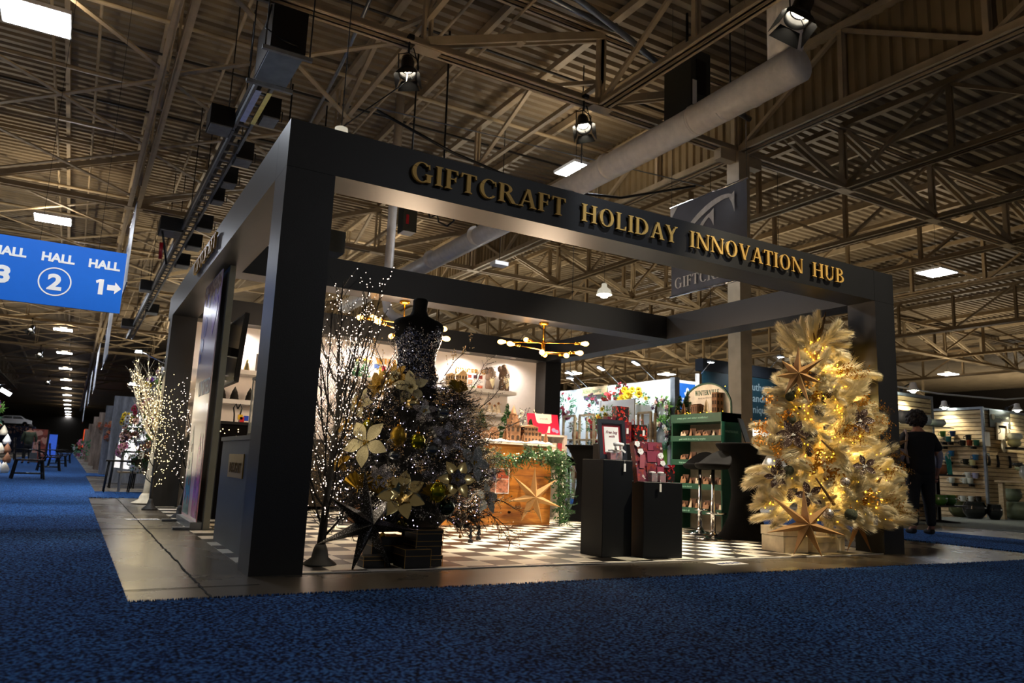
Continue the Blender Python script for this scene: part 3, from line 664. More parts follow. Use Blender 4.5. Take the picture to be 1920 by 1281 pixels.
# television on swing arm
t = thing('television', 'black flat screen television on an arm above the half wall', 'television', (.46, 3.58, 1.925), 0)
a = MB(); a.M = Matrix.Rotation(.06, 4, 'Y'); a.box(-.03, 0, -.39, .02, 1.1, .39); a.build('casing', M_BLACKM, t)
a = MB(); a.M = Matrix.Rotation(.06, 4, 'Y'); a.box(-.034, .02, -.37, -.03, 1.08, .37); a.build('screen', mat('tv_screen', '#050506', .12), t)
a = MB(); a.box(-.222, .5, -.05, -.03, .62, .05); a.build('bracket', M_BLACKM, t)
# roll-up banners
def banner_mat(name, which):
    def f(N, L, v, b):
        sp = N.new('ShaderNodeSeparateXYZ'); L.new(v, sp.inputs[0])
        mr = N.new('ShaderNodeMapRange'); mr.inputs[1].default_value = 0; mr.inputs[2].default_value = 2.6; L.new(sp.outputs[2], mr.inputs[0])
        if which == 0: st = [(0.0, '#eaa0aa'), (.3, '#ecc0bc'), (.55, '#e6c8c8'), (.72, '#d4cce6'), (.85, '#c4bcf6'), (1, '#d0c2fa')]
        else: st = [(0.0, '#e8a0a8'), (.3, '#ebc0ba'), (.55, '#e0c4c4'), (.75, '#c8c2ea'), (1, '#c4bcf6')]
        L.new(ramp(N, L, mr.outputs[0], st), b.inputs['Base Color'])
    return pattern_mat(name, f, .18)
y0, y1 = 3.15, 4.27; L_ = y1 - y0; FB = Matrix(((0, 1, 0, -.0415), (-1, 0, 0, L_), (0, 0, 1, 0), (0, 0, 0, 1))); FB2 = Matrix.Translation((-.001, 0, 0)) @ FB
t = thing('roll_up_banner', 'glossy pink and lilac roll-up banner with printed icing, heart and teal and magenta figures', 'banner', (.15, y0, .004))
a = MB(); a.box(-.04, 0, .07, -.03, L_, 2.66); a.build('print', banner_mat('banner_print_0', 0), t)
a = MB(); a.box(-.09, 0, .0, .02, L_, .07); a.build('cassette', M_GALV, t)
for fy in (.02, L_ - .09): a = MB(); a.box(-.24, fy, 0, .02, fy + .07, .02); a.build('foot', M_GALV, t)
a = MB(); a.M = FB
for k in range(9):
    x0_ = L_ * k / 9; w_ = L_ / 9; dz = [.14, .24, .12, .3, .18, .26, .15, .22, .17][k]
    a.prism([(x0_, 2.65), (x0_, 2.65 - dz * .7), (x0_ + w_ * .25, 2.65 - dz), (x0_ + w_ * .75, 2.65 - dz), (x0_ + w_, 2.65 - dz * .7), (x0_ + w_, 2.65)], -.001, 0)
a.build('icing_print', pattern_mat('gingerbread_print', b_blotch([(0, '#7a4a34'), (.4, '#a87a5c'), (.7, '#d9c4b0')], 26), .3), t)
def hprint(name, polys, m, M_=FB2):
    a = MB(); a.M = M_
    for p in polys: a.prism(p, -.001, 0)
    a.build(name, m, t)
hprint('heart_print', [[(.85, 1.98), (1.05, 2.25), (1.04, 2.38), (.95, 2.42), (.86, 2.35), (.78, 2.42), (.68, 2.38), (.67, 2.25)]], mat('violet_ink', '#a98cf0', .2), FB)
hprint('figure_print', [[(.72, .1), (.76, .8), (.84, .95), (.92, .72), (1.0, .95), (1.08, .7), (1.1, .1)]], mat('magenta_ink', '#c21f86', .2, var=.4, scale=9), FB)
hprint('figure_print', [[(.06, .1), (.1, .6), (.26, 1.05), (.4, .7), (.5, .1)]], mat('teal_ink', '#0e7a70', .2, var=.2), FB)
hprint('dot_print', [[(x + .03 * math.cos(q * PI / 4), z + .05 * math.sin(q * PI / 4)) for q in range(8)] for x, z in ((.16, .3), (.33, .45), (.22, .62), (.36, .25), (.28, .8))], M_RED)
hprint('bubble_print', [[(x + r_ * math.cos(q * PI / 6), z + r_ * math.sin(q * PI / 6)) for q in range(12)] for x, z, r_ in ((.3, 2.15, .12), (.22, 1.95, .08), (.14, 1.8, .06))], mat('periwinkle_ink', '#6f7fd8', .2), FB)
plain_text('UNITED', .24, mat('pale_ink', '#dfe6ea', .3), t, (-.043, L_ - .3, 1.36), RL, 'printed_word', 0, .001, sx=.95)

# ================================================================== CHANDELIERS
def chandelier(x, y, label, rot, arms):
    t = thing('chandelier', label, 'chandelier', (x, y, HB), 0, 'brass spoke chandeliers')
    a = MB(); a.lathe([(.065, 0), (.065, -.022), (.05, -.035), (.012, -.04)], 20); a.build('canopy', M_BRASS, t)
    a = MB(); a.tube([(0, 0, -.03), (0, 0, -.28)], .008, 8); a.build('stem', M_BRASS, t)
    a = MB(); a.lathe([(.0001, -.26), (.024, -.26), (.024, -.46), (.0001, -.46)], 14); a.build('hub', M_BRASS, t)
    for ang, zz, ln, dz in arms:
        r = math.radians(ang + rot); dx, dy = math.cos(r), math.sin(r); p0 = Vector((dx * .02, dy * .02, zz)); p1 = Vector((dx * ln, dy * ln, zz + dz)); dd = (p1 - p0).normalized()
        a = MB(); a.tube([p0, p1], .006, 6); am = a.build('arm', M_BRASS, t)
        a = MB(); a.tube([p1 - dd * .0, p1 + dd * .07], .018, 10); a.tube([p1 - dd * .008, p1 + dd * .004], .022, 10); a.build('socket', M_BRASS, am)
        a = MB(); c = p1 + dd * .07; a.tube([c, c + dd * .025, c + dd * .06, c + dd * .09, c + dd * .108, c + dd * .115], [.014, .022, .034, .03, .016, .002], 12); a.build('bulb', M_BULB, am)
    for zz in (-.3, -.46): lamp('glow', 'POINT', (0, 0, zz - .12), 26, (1, .74, .5), t, shadow_soft_size=.3)
arms = [(178, -.28, .44, -.01), (-2, -.28, .44, .01), (115, -.29, .34, .08), (205, -.38, .38, .02), (330, -.41, .40, -.02), (262, -.44, .34, -.03), (40, -.42, .34, .02), (80, -.38, .3, 0)]
chandelier(2.31, YM + .17, 'brass spoke chandelier with amber bulbs behind the dressed mannequin', 8, arms)
chandelier(4.35, YM + .17, 'brass spoke chandelier with amber bulbs in front of the back right post', -26, arms)
d = MB(); d.tube([(5.15, 12, 10.02), (5.15, 12, 4.6), (5.2, 12, 4.38), (5.34, 12, 4.25), (5.6, 12, 4.2)], .11, 14); tag(d.build('air_duct', MATS['duct_white_skin']), 'small white duct with an elbow seen under the middle beam left of the mannequin', 'duct')
t = thing('ventilation_unit', 'dark grey stepped ventilation unit behind the front left post top', 'ventilation unit', (3.3, 13.0, 5.8)); a = MB(); a.box(-.9, -.3, 0, .55, .6, 1.2); a.box(.55, -.25, -.0, .95, .5, .55); a.build('casing', mat('grey_green_metal', '#2d2f29', .5), t); a = MB(); a.box(-.9, -.28, -.03, .5, .55, 0); a.build('underside', M_GALV, t)
for x in (-.6, .3): a = MB(); a.tube([(x, .1, 1.2), (x, .1, 4.22)], .02, 5); a.build('hanger_rod', M_BLACKM, t)
t = thing('loudspeaker', 'tall grey box with red mark hanging under the front beam near the cable tangle', 'loudspeaker', (4.3, 9.0, 5.44)); a = MB(); a.box(0, 0, 0, .3, .3, 1.0); a.build('casing', mat('grey_green_metal', '#2d2f29', .5), t); a = MB(); a.box(.02, .0, -.012, .28, .28, 0); a.build('base_plate', M_PAPER, t); a = MB(); a.box(.06, -.006, .15, .12, 0, .35); a.build('red_mark', M_RED, t); a = MB(); a.tube([(.15, .15, 1), (.15, .15, 4.58)], .02, 5); a.build('hanger_rod', M_BLACKM, t)
t = MB(); t.tube([(4.75, 8.8, 5.9), (4.8, 8.8, 5.75), (4.95, 8.8, 5.85), (5.0, 8.8, 5.7), (5.2, 8.8, 5.65), (5.35, 8.8, 5.8), (5.25, 8.8, 6.0), (5.1, 8.8, 5.95), (5.05, 8.8, 6.5), (5.0, 8.8, 10.02)], .022, 6); tag(t.build('cable_coil', M_BLACKM), 'tangled black cable coil beside the hanging grey box', 'cable')
t = thing('emergency_light', 'small white box lamp on the girder above the middle beam', 'emergency light', (8.1, 12, 6.05)); a = MB(); a.box(0, 0, 0, .4, .3, .1); a.build('housing', M_WHITE, t); a = MB(); a.tube([(.2, .15, .1), (.2, .15, 3.97)], .01, 5); a.build('hanger_rod', M_BLACKM, t)

# ================================================================== LIT TWIG TREES
def twig_tree(name, loc, h, label, seed, bark, led, nl=13, z0=.35, spread=.42, leds=520, base_r=.13, trunk_r=.035, base_m=None, lean=(0, 0), ledr=.0062, power=6, lcol=(1, .85, .6)):
    rn = random.Random(seed); t = thing(name, label, 'lit twig tree', loc)
    a = MB(); a.lathe([(base_r, 0), (base_r * .97, .01), (base_r * .5, .05), (trunk_r * 1.6, .1), (trunk_r * 1.1, .14)], 16); a.build('base', base_m or bark, t)
    tr = [(lean[0] * k / 8, lean[1] * k / 8, .08 + (h * .62 - .08) * k / 8) for k in range(9)]
    a = MB(); a.tube(tr, [trunk_r * (1 - .6 * k / 8) for k in range(9)], 9); a.build('trunk', bark, t)
    lp = []; tw = MB()
    for i in range(nl):
        u = i / (nl - 1); zs = z0 + (h * .6 - z0) * u; az = i * 2.4 + rn.uniform(-.3, .3); ln = (h - zs) * rn.uniform(.75, 1.0) * (.75 + .25 * u)
        p = Vector((lean[0] * zs / (h * .62), lean[1] * zs / (h * .62), zs)); out = spread * rn.uniform(.75, 1.05) * (1 - .35 * u); path = [p]
        seg = 7; ht = min(h - zs, ln) * rn.uniform(.8, 1.0)
        for k in range(1, seg + 1):
            f = k / seg; rr = out * (f ** .75); path.append(p + Vector((math.cos(az + .15 * f) * rr + rn.uniform(-.012, .012), math.sin(az + .15 * f) * rr + rn.uniform(-.012, .012), ht * (.35 * f + .65 * f ** 1.4))))
        a = MB(); a.tube(path, [trunk_r * .24 * (1 - .8 * k / seg) + .0013 for k in range(seg + 1)], 5)
        br = a.build('branch', bark, t)
        for k in range(1, seg + 1):
            for _ in range(5):
                q = path[k - 1].lerp(path[k], rn.random()); d = (path[k] - path[k - 1]).normalized() + Vector((rn.uniform(-.8, .8), rn.uniform(-.8, .8), rn.uniform(-.1, .7))); d.normalize(); l2 = rn.uniform(.08, .26) * h / 2.1
                e = q + d * l2; tw.tube([q, q.lerp(e, .5) + Vector((rn.uniform(-.01, .01), rn.uniform(-.01, .01), .005)), e], [.0026, .002, .0012], 3, cap=False)
                for _2 in range(3): lp.append(q.lerp(e, rn.uniform(.2, 1.0)))
            for _2 in range(2): lp.append(path[k - 1].lerp(path[k], rn.random()) + Vector((rn.uniform(-.006, .006), rn.uniform(-.006, .006), .004)))
    tw.build('twigs', bark, t)['kind'] = 'stuff'
    rn.shuffle(lp); a = MB()
    for p in lp[:leds]: a.octa(p, ledr * rn.uniform(.75, 1.15))
    fl = a.build('fairy_lights', led, t); fl['kind'] = 'stuff'
    lamp('glow', 'POINT', (0, 0, h * .45), power, lcol, t, shadow_soft_size=.35); lamp('glow', 'POINT', (0, 0, h * .75), power, lcol, t, shadow_soft_size=.3)
    return t
M_BASEW = mat('white_bark_wrap', '#e8dcc2', .7, 0, .08, 30, .4)
twig_tree('lit_twig_tree', (.57, .42, .004), 2.18, 'tall black twig tree with tiny white lights just inside the front left post', 11, M_BARK, M_LEDC, 24, .18, .42, 1250, .12, .032, mat('grey_resin_base', '#3b3d3e', .6), lean=(.06, .0), power=3, lcol=(1, .78, .5), ledr=.0046)
twig_tree('lit_twig_tree', (.16, 4.72, .004), 1.78, 'slim black twig tree with white lights in front of the roll-up banners', 23, M_BARK, M_LEDC, 12, .2, .32, 300, .11, .03, mat('grey_resin_base', '#3b3d3e', .6), lean=(.1, 0), power=.8)
twig_tree('lit_twig_tree', (-.02, 7.3, .012), 2.12, 'white trunked twig tree with dense warm lights on a round white base', 31, M_BASEW, M_LED, 18, .85, .62, 620, .19, .05, M_BASEW, lean=(.06, 0), ledr=.007, power=2, lcol=(1, .8, .45))
twig_tree('lit_twig_tree', (5.05, 2.6, .004), 1.35, 'slender pale twig tree with warm lights behind the black pedestals', 41, M_BASEW, M_LED, 7, .3, .2, 190, .1, .015, M_BASEW, power=1.5)
twig_tree('lit_twig_tree', (-.06, 6.05, .004), 1.72, 'black twig tree with scattered warm lights against the back left post', 57, M_BARK, M_LED, 12, .25, .36, 330, .1, .02, power=1)
twig_tree('lit_twig_tree', (5.0, 5.2, 1.27), .42, 'left one of two small lit twig bundles behind the pink display card', 61, M_BARK, M_LED, 4, .05, .12, 60, .03, .008, power=.5)
twig_tree('lit_twig_tree', (5.32, 5.2, 1.27), .40, 'right one of two small lit twig bundles behind the pink display card', 62, M_BARK, M_LED, 5, .05, .14, 70, .03, .008, power=.5)

# ================================================================== FOLIAGE PIECES
def fir_mesh(seed, ln=.34, n=150, mats=None, nl=.045, droop=.25):
    rn = random.Random(seed); a = MB(); a.tube([(0, 0, 0), (0, .02, ln * .5), (0, .0, ln)], [.006, .004, .002], 4)
    sub = [((0, 0, 0), (0, 0, ln))]
    for k in range(5):
        f = .25 + .15 * k; s_ = 1 if k % 2 else -1; sub.append(((0, .02, ln * f), (s_ * ln * .34, rn.uniform(-.04, .04), ln * (f + .3))))
    for p, q in sub[1:]: a.tube([p, q], .002, 3)
    for p, q in sub:
        p = Vector(p); q = Vector(q); d = (q - p).normalized()
        for i in range(n // 4):
            f = rn.random(); c = p.lerp(q, f); az = rn.uniform(0, 2 * PI); u = d.orthogonal().normalized(); v = d.cross(u)
            dd = (u * math.cos(az) + v * math.sin(az)) * .8 + d * .7; dd.normalize(); e = c + dd * nl * rn.uniform(.7, 1.2); sd = dd.cross(d).normalized() * .0022
            a.add([c - sd, c + sd, e], [(0, 1, 2)], 1)
    return mesh_of(a, 'fir_branch', mats)
def plume_mesh(seed, ln=.4, n=760):
    """pampas plume: a curved stalk with hundreds of fine drooping hairs"""
    rn = random.Random(seed); a = MB(); pts = []
    for k in range(7):
        f = k / 6; pts.append(Vector((0, -.10 * ln * f * f * 2.0, ln * (f - .08 * f * f))))
    a.tube(pts, [.003] * 7, 4)
    for i in range(n):
        f = rn.random() ** .8; k = min(5, int(f * 6)); c = pts[k].lerp(pts[k + 1], f * 6 - k); d = (pts[k + 1] - pts[k]).normalized()
        az = rn.uniform(0, 2 * PI); u = d.orthogonal().normalized(); v = d.cross(u); rad = (u * math.cos(az) + v * math.sin(az))
        l = ln * .3 * rn.uniform(.35, 1.25) * math.sin(PI * min(1, .25 + f * .7))
        e1 = c + rad * l * .3 + d * l * .5; e2 = c + rad * l * .5 + d * l * 1.15 + Vector((rn.uniform(-.12, .12) * l, -.2 * l, 0)); sd = rad.cross(d).normalized() * .0012
        a.add([c - sd, c + sd, e1 + sd * 1.5, e1 - sd * 1.5, e2], [(0, 1, 2, 3), (3, 2, 4)], 0)
    return mesh_of(a, 'plume', M_PLUME)
def spray_mesh(seed, ln=.3, col=None, beads=True, n=16, leafy=False):
    rn = random.Random(seed); a = MB(); main = [(0, 0, 0), (.01, .01, ln * .4), (-.01, .02, ln * .75), (.0, .03, ln)]
    a.tube(main, [.0035, .003, .002, .001], 4)
    for i in range(n):
        f = .15 + .85 * i / n; p = Vector((0, .02 * f, ln * f)); az = rn.uniform(0, 2 * PI); l = ln * rn.uniform(.15, .35)
        e = p + Vector((math.cos(az) * l * .7, math.sin(az) * l * .7, l * .7)); a.tube([p, e], [.0016, .0008], 3, cap=False)
        for q in (.5, .75, 1.0):
            c = p.lerp(e, q)
            if leafy: a.petal(c, (math.cos(az + q * 5), math.sin(az + q * 5), .4), (0, 0, 1), .03, .018, m=1, seg=2)
            else: a.octa(c + Vector((rn.uniform(-.008, .008), rn.uniform(-.008, .008), 0)), rn.uniform(.0035, .0068), 1)
    return mesh_of(a, 'spray', col)
def cone_pt(prof, z, az):
    for (r0, z0), (r1, z1) in zip(prof[:-1], prof[1:]):
        if z0 <= z <= z1:
            r = r0 + (r1 - r0) * (z - z0) / (z1 - z0); return Vector((math.cos(az) * r, math.sin(az) * r, z))
    return Vector((0, 0, z))
def flower(loc, facing, r, label, mats, n=5, group=None, kind='poinsettia', curl=.25, two=True, wid=.56, roll=0.0, cat='artificial flower', centre=None):
    """petal ring(s) about a centre; each petal is a part"""
    t = thing(kind, label, cat, loc, 0, group); f = Vector(facing).normalized(); u = f.cross(Vector((0, 0, 1))); u = u.normalized() if u.length > .01 else Vector((1, 0, 0)); v = f.cross(u)
    for i in range(n):
        a_ = roll + 2 * PI * i / n; d = u * math.cos(a_) + v * math.sin(a_) + f * .28
        a = MB(); a.petal(f * .01, d, f, r, r * wid, curl, seg=7, fold=.16, pw=1.25); a.build('petal', mats[0], t)
    if two:
        for i in range(n):
            a_ = roll + 2 * PI * (i + .5) / n; d = u * math.cos(a_) + v * math.sin(a_) + f * .8
            a = MB(); a.petal(f * .015, d, f, r * .55, r * wid * .6, curl * .6, seg=5, fold=.16, pw=1.25); a.build('petal', mats[min(1, len(mats) - 1)], t)
    a = MB(); rn = random.Random(n)
    for i in range(9): a.ball(f * .025 + u * rn.uniform(-.018, .018) + v * rn.uniform(-.018, .018), .007, n=6, k=4)
    a.build('flower_centre', centre or M_GOLDLEAF, t); return t

# ================================================================== DRESS TREE WITH MANNEQUIN
DC = Vector((1.34, .74, .004))
DP = [(.42, .24), (.58, .34), (.66, .5), (.64, .7), (.56, .92), (.46, 1.12), (.33, 1.28), (.2, 1.4), (.15, 1.5)]
dt = thing('dress_tree', 'dark fir tree skirt that forms the gown of the sequined mannequin', 'christmas tree', DC)
a = MB(); a.lathe([(.2, 0), (.2, .02), (.03, .05), (.028, 1.3)], 14); a.build('stand', M_BLACKM, dt)
a = MB(); a.lathe([(r * .62, z) for r, z in DP], 24); a.build('inner_core', mat('dark_core', '#050504', .9), dt)
fm = [fir_mesh(s_, .3, 190, [M_BARK, M_FIRD]) for s_ in range(4)]
fs_ = [fir_mesh(s_ + 10, .26, 150, [M_BARK, glitter('silver_needles', '#2b2a28', '#dcdce4', .55, 300, .3, .6)]) for s_ in range(2)]
rn = random.Random(5); k = 0
def scatter(t, prof, meshes, n, name, zlo, zhi, inset=.75, up=.1, smin=.8, smax=1.2, stuff_after=100, seed=1, azr=None, rollr=True):
    rn = random.Random(seed); zs = []; c = 0
    while c < n:
        z = rn.uniform(zlo, zhi); p = cone_pt(prof, z, 0)
        if rn.random() * .7 > p.x: continue
        az = rn.uniform(0, 2 * PI) if azr is None else rn.uniform(*azr)
        P = cone_pt(prof, z, az); q = Vector((P.x * inset, P.y * inset, z)); d = Vector((math.cos(az) + rn.uniform(-.3, .3), math.sin(az) + rn.uniform(-.3, .3), up + rn.uniform(-.3, .3)))
        s_ = rn.uniform(smin, smax); o = inst(name, rn.choice(meshes), t, q, quat(d, rn.uniform(-.6, .6) if not rollr else rn.uniform(0, 6.28)), s_); c += 1
def merged_scatter(t, prof, meshes, n, name, mats, zlo, zhi, inset, up, smin, smax, seed, azr=None):
    """as scatter but joined into one part that nobody could count"""
    rn = random.Random(seed); mb = MB(); c = 0
    while c < n:
        z = rn.uniform(zlo, zhi); p = cone_pt(prof, z, 0)
        if rn.random() * .7 > p.x: continue
        az = rn.uniform(0, 2 * PI) if azr is None else rn.uniform(*azr)
        P = cone_pt(prof, z, az); q = Vector((P.x * inset, P.y * inset, z)); d = Vector((math.cos(az) + rn.uniform(-.35, .35), math.sin(az) + rn.uniform(-.35, .35), up + rn.uniform(-.3, .3)))
        me = rn.choice(meshes); mb.M = Matrix.Translation(q) @ quat(d, rn.uniform(0, 6.28)).to_matrix().to_4x4() @ Matrix.Scale(rn.uniform(smin, smax), 4)
        off = len(mb.v); mb.v += [tuple(mb.M @ v.co) for v in me.vertices]
        for pl in me.polygons: mb.f.append(tuple(off + i for i in pl.vertices)); mb.m.append(pl.material_index); mb.s.append(False)
        c += 1
    o = mb.build(name, mats, t); o['kind'] = 'stuff'; return o
FRONT = (PI, 2 * PI + .35)
scatter(dt, DP, fm, 98, 'fir_branch', .3, 1.35, .62, -.2, .7, .95, seed=3, azr=FRONT)
merged_scatter(dt, DP, fm, 150, 'fir_foliage', [M_BARK, M_FIRD], .3, 1.38, .6, -.15, .7, .95, 4)
merged_scatter(dt, DP, fs_, 34, 'silver_fir_foliage', [M_BARK, MATS['silver_needles']], .34, 1.36, .7, 0, .6, .85, 6)
sp = [spray_mesh(s_, .32, [M_BARK, glitter('gold_beads', '#a07c44', '#ffe2b0', .6, 300, .3, .7)]) for s_ in range(3)]
sp2 = [spray_mesh(s_ + 5, .3, [M_BARK, glitter('pearl_beads', '#857c74', '#ffffff', .6, 300, .3, .5)]) for s_ in range(3)]
scatter(dt, DP, sp, 70, 'beaded_spray', .38, 1.4, .78, .3, .6, .95, seed=8, azr=FRONT)
scatter(dt, DP, sp2, 70, 'beaded_spray', .38, 1.42, .78, .2, .6, .95, seed=9, azr=FRONT)
merged_scatter(dt, DP, sp, 130, 'gold_twig_mass', [M_BARK, MATS['gold_beads']], .36, 1.42, .82, .25, .6, .95, 41)
merged_scatter(dt, DP, sp2, 110, 'pearl_twig_mass', [M_BARK, MATS['pearl_beads']], .36, 1.42, .82, .1, .45, .75, 42)
rn = random.Random(77); a = MB()
for i in range(420):
    z = rn.uniform(.27, 1.4); az = rn.uniform(PI - .2, 2 * PI + .4); p = cone_pt(DP, z, az); a.octa((p.x * rn.uniform(.85, 1.05), p.y * rn.uniform(.85, 1.05), z), rn.uniform(.003, .0055))
a.build('fairy_lights', M_LEDV, dt)['kind'] = 'stuff'
for q in ((-.45, -.5, .6), (.3, -.62, .5), (0, -.5, .95), (.5, -.45, .9)): lamp('glow', 'POINT', q, .6, (1, .82, .6), dt, shadow_soft_size=.08)
def D(x, z, y=None):      # a point on the skirt surface facing the camera side, world x on the plane y=.7
    y = .4; kx = (x + 1.05) / 5.71; kz = (z - .73) / 5.71
    for _ in range(12):
        X = x + kx * (y - .7); Z = z + kz * (y - .7); dx = X - DC.x; r = cone_pt(DP, max(.25, min(1.49, Z)), 0).x * 1.02; dx = max(-r * .98, min(r * .98, dx)); y = .5 * y + .5 * (DC.y - math.sqrt(max(0, r * r - dx * dx)))
    return Vector((DC.x + dx, y, Z + DC.z))
def face(p, up=.25): d = Vector((p.x - DC.x, p.y - DC.y, 0)).normalized(); return (d * .8 + Vector((-.35, -.6, 0)) * .5 + Vector((0, 0, up)))
PX = [  # x, z, radius, petals, label, materials, roll
 (.98, .86, .21, 5, 'large cream glitter poinsettia at the left middle of the dress tree', (M_PETC, M_PETC), .3),
 (1.30, 1.32, .19, 5, 'cream glitter poinsettia high on the dress tree just below the bodice', (M_PETC, M_PETC), 1.1),
 (.86, 1.16, .17, 5, 'yellow cream glitter poinsettia near the upper left edge of the dress tree', (M_PETC, M_PETG), .7),
 (1.04, 1.33, .17, 6, 'gold glitter poinsettia at the upper left of the dress tree', (M_PETG, M_PETG), .2),
 (1.19, 1.40, .15, 6, 'gold poinsettia tucked against the waist of the mannequin', (M_PETG, M_PETC), .9),
 (1.28, .47, .2, 7, 'shiny champagne metal poinsettia low at the centre of the dress tree', (M_CHAMP, M_CHAMP), .1),
 (1.86, .74, .19, 5, 'white velvet poinsettia on the right edge of the dress tree', (M_PETW, M_PETW), .5),
 (1.98, .45, .17, 5, 'pale silver poinsettia sticking out at the lower right of the dress tree', (M_PETW, M_PETS), .8),
 (1.62, .93, .18, 6, 'silver glitter poinsettia at the right middle of the dress tree', (M_PETS, M_PETS), .4),
 (1.72, .60, .17, 6, 'champagne gold poinsettia at the lower right of the dress tree', (M_CHAMP, M_PETS), .0),
 (.72, .98, .13, 5, 'gold glitter poinsettia at the left edge of the dress tree beside the lit twigs', (M_PETG, M_PETG), .5),
 (1.42, 1.14, .13, 5, 'silver white poinsettia above the round mirror bauble', (M_PETS, M_PETW), .9),
 (1.1, .60, .12, 6, 'small silver leafed poinsettia below the large cream one', (M_PETS, M_PETS), .2),
 (.80, .70, .12, 5, 'dark gold poinsettia at the lower left of the dress tree', (M_GOLDLEAF, M_PETG), 1.2)]
for x, z, r, n, lab, mm, ro in PX:
    p = D(x, z); flower(p + face(p).normalized() * .05, face(p), r * (.86 if 'large' in lab or 'champagne' in lab else .74), lab, mm, n, 'poinsettias on the dress tree', roll=ro, two='large' not in lab)
def ornament(loc, r, label, kind='bauble', m=None, group='ornaments on the trees', cat='ornament', sz=1.0, ridged=False):
    t = thing(kind, label, cat, loc, 0, group); a = MB()
    if ridged:
        vs = []; 
        a.lathe([(max(1e-4, r * math.sin(PI * i / 12)) * (1.0 if i % 2 else .9), -r * sz * math.cos(PI * i / 12)) for i in range(13)], 18)
    else: a.ball((0, 0, 0), r, n=20, k=14, sz=sz)
    a.build('globe', m, t)
    a = MB(); a.lathe([(r * .22, r * sz * .95), (r * .22, r * sz * 1.14), (r * .1, r * sz * 1.16)], 10); a.tube([(0, 0, r * sz * 1.1), (0, 0, r * sz + .05)], .0015, 4); a.build('cap', M_BRASS, t); return t
M_BB = mat('black_mirror_ball', '#1b1b18', .06, 1, .3, 60); M_GG = mat('green_gold_glass', '#8f8a1e', .18, .9, .4, 30); M_SMOKE = mat('smoked_glass', '#5e6366', .1, .8)
for x, z, r, m_, sz, rg, lab in ((1.50, .84, .055, M_SMOKE, 1, False, 'shiny smoked glass bauble at the middle right of the dress tree'),
    (1.58, 1.15, .06, M_SMOKE, .9, True, 'ribbed smoked bauble at the upper right of the dress tree'), (1.29, .24, .052, mat('disco_mirror', '#3f3a1a', .12, 1, .6, 90), 1, False, 'disco ball bauble hanging low in front of the black gift boxes'),
    (1.57, .5, .07, M_GG, 1.1, True, 'fluted olive gold glass bauble at the lower right of the dress tree'), (1.38, .90, .06, M_GG, 1.0, True, 'fluted bright gold bauble right of the large cream poinsettia'),
    (1.22, .93, .065, M_GOLDLEAF, 1.2, True, 'dark gold pine cone shaped ornament beside the fluted bauble'), (1.2, .78, .045, M_SMOKE, .8, False, 'small clear onion bauble right of the large cream poinsettia'),
    (1.66, .38, .06, mat('teal_mirror', '#25352f', .1, .9), 1, False, 'dark green mirror bauble at the bottom right of the dress tree'), (.98, 1.0, .05, M_GG, 1, True, 'amber striped bauble above left of the large cream poinsettia'),
    (1.32, 1.2, .06, M_CHAMP, .8, True, 'champagne seashell ornament in the upper centre of the dress tree'), (1.05, 1.08, .05, M_BB, 1.2, True, 'black beaded lantern ornament in the upper left of the dress tree')):
    p = D(x, z); ornament(p + face(p).normalized() * .04, r, lab, 'bauble', m_, 'ornaments on the dress tree', sz=sz, ridged=rg)
# fan leaves
for x, z, s_, lab in ((1.66, 1.3, .13, 'large dark bronze ginkgo leaf at the upper right of the dress tree'), (.95, .5, .14, 'dark gold ginkgo leaf at the lower left of the dress tree'), (1.12, .46, .12, 'olive gold ginkgo leaf left of the champagne poinsettia'), (1.55, .44, .12, 'black gold ginkgo leaf at the lower centre right')):
    p = D(x, z); t = thing('ginkgo_leaf', lab, 'ornament', p + face(p).normalized() * .09, 0, 'leaf ornaments on the dress tree')
    f = face(p).normalized(); u = f.cross(Vector((0, 0, 1))).normalized(); v = u.cross(f); a = MB(); vs = [f * 0]; n = 17
    for i in range(n):
        an = math.radians(-70 + 140 * i / (n - 1)); r_ = s_ * (1 - .12 * (i % 2)) * (1 - .25 * math.exp(-((i - 8) / 1.2) ** 2)); vs.append(u * math.sin(an) * r_ + v * math.cos(an) * r_ + f * (.01 if i % 2 else -.004))
    a.add(vs, [(0, i, i + 1) for i in range(1, n)]); a.add([q - f * .002 for q in vs], [(0, i + 1, i) for i in range(1, n)]); a.build('leaf_blade', M_GOLDLEAF, t)
    a = MB(); a.tube([f * 0, v * -.05], .002, 4); a.build('leaf_stalk', M_GOLDLEAF, t)
# hanging heart, icicle ornaments
t = thing('heart_ornament', 'bronze glitter heart with a bead hanging below the dress tree', 'ornament', (1.60, .28, .335))
a = MB(); vs = []; n = 24
for y, s_ in ((-.02, .6), (-.01, .95), (.01, .95), (.02, .6)):
    for i in range(n):
        q = 2 * PI * i / n; X = 16 * math.sin(q) ** 3; Z = 13 * math.cos(q) - 5 * math.cos(2 * q) - 2 * math.cos(3 * q) - math.cos(4 * q); vs.append((X * .0034 * s_, y, (Z * .0046 if Z > -5 else Z * .0062 + .008) * s_))
a.add(vs, [(i * n + j, i * n + (j + 1) % n, (i + 1) * n + (j + 1) % n, (i + 1) * n + j) for i in range(3) for j in range(n)] + [tuple(range(n)), tuple(3 * n + j for j in range(n - 1, -1, -1))], 0, True); a.build('heart', M_BRONZE, t)
a = MB(); a.ball((0, 0, -.135), .013); a.tube([(0, 0, -.09), (0, 0, -.12)], .001, 4); a.build('bead', M_BRASS, t); a = MB(); a.tube([(0, 0, .04), (0, 0, .18)], .0012, 4); a.build('thread', M_SMOKE, t)
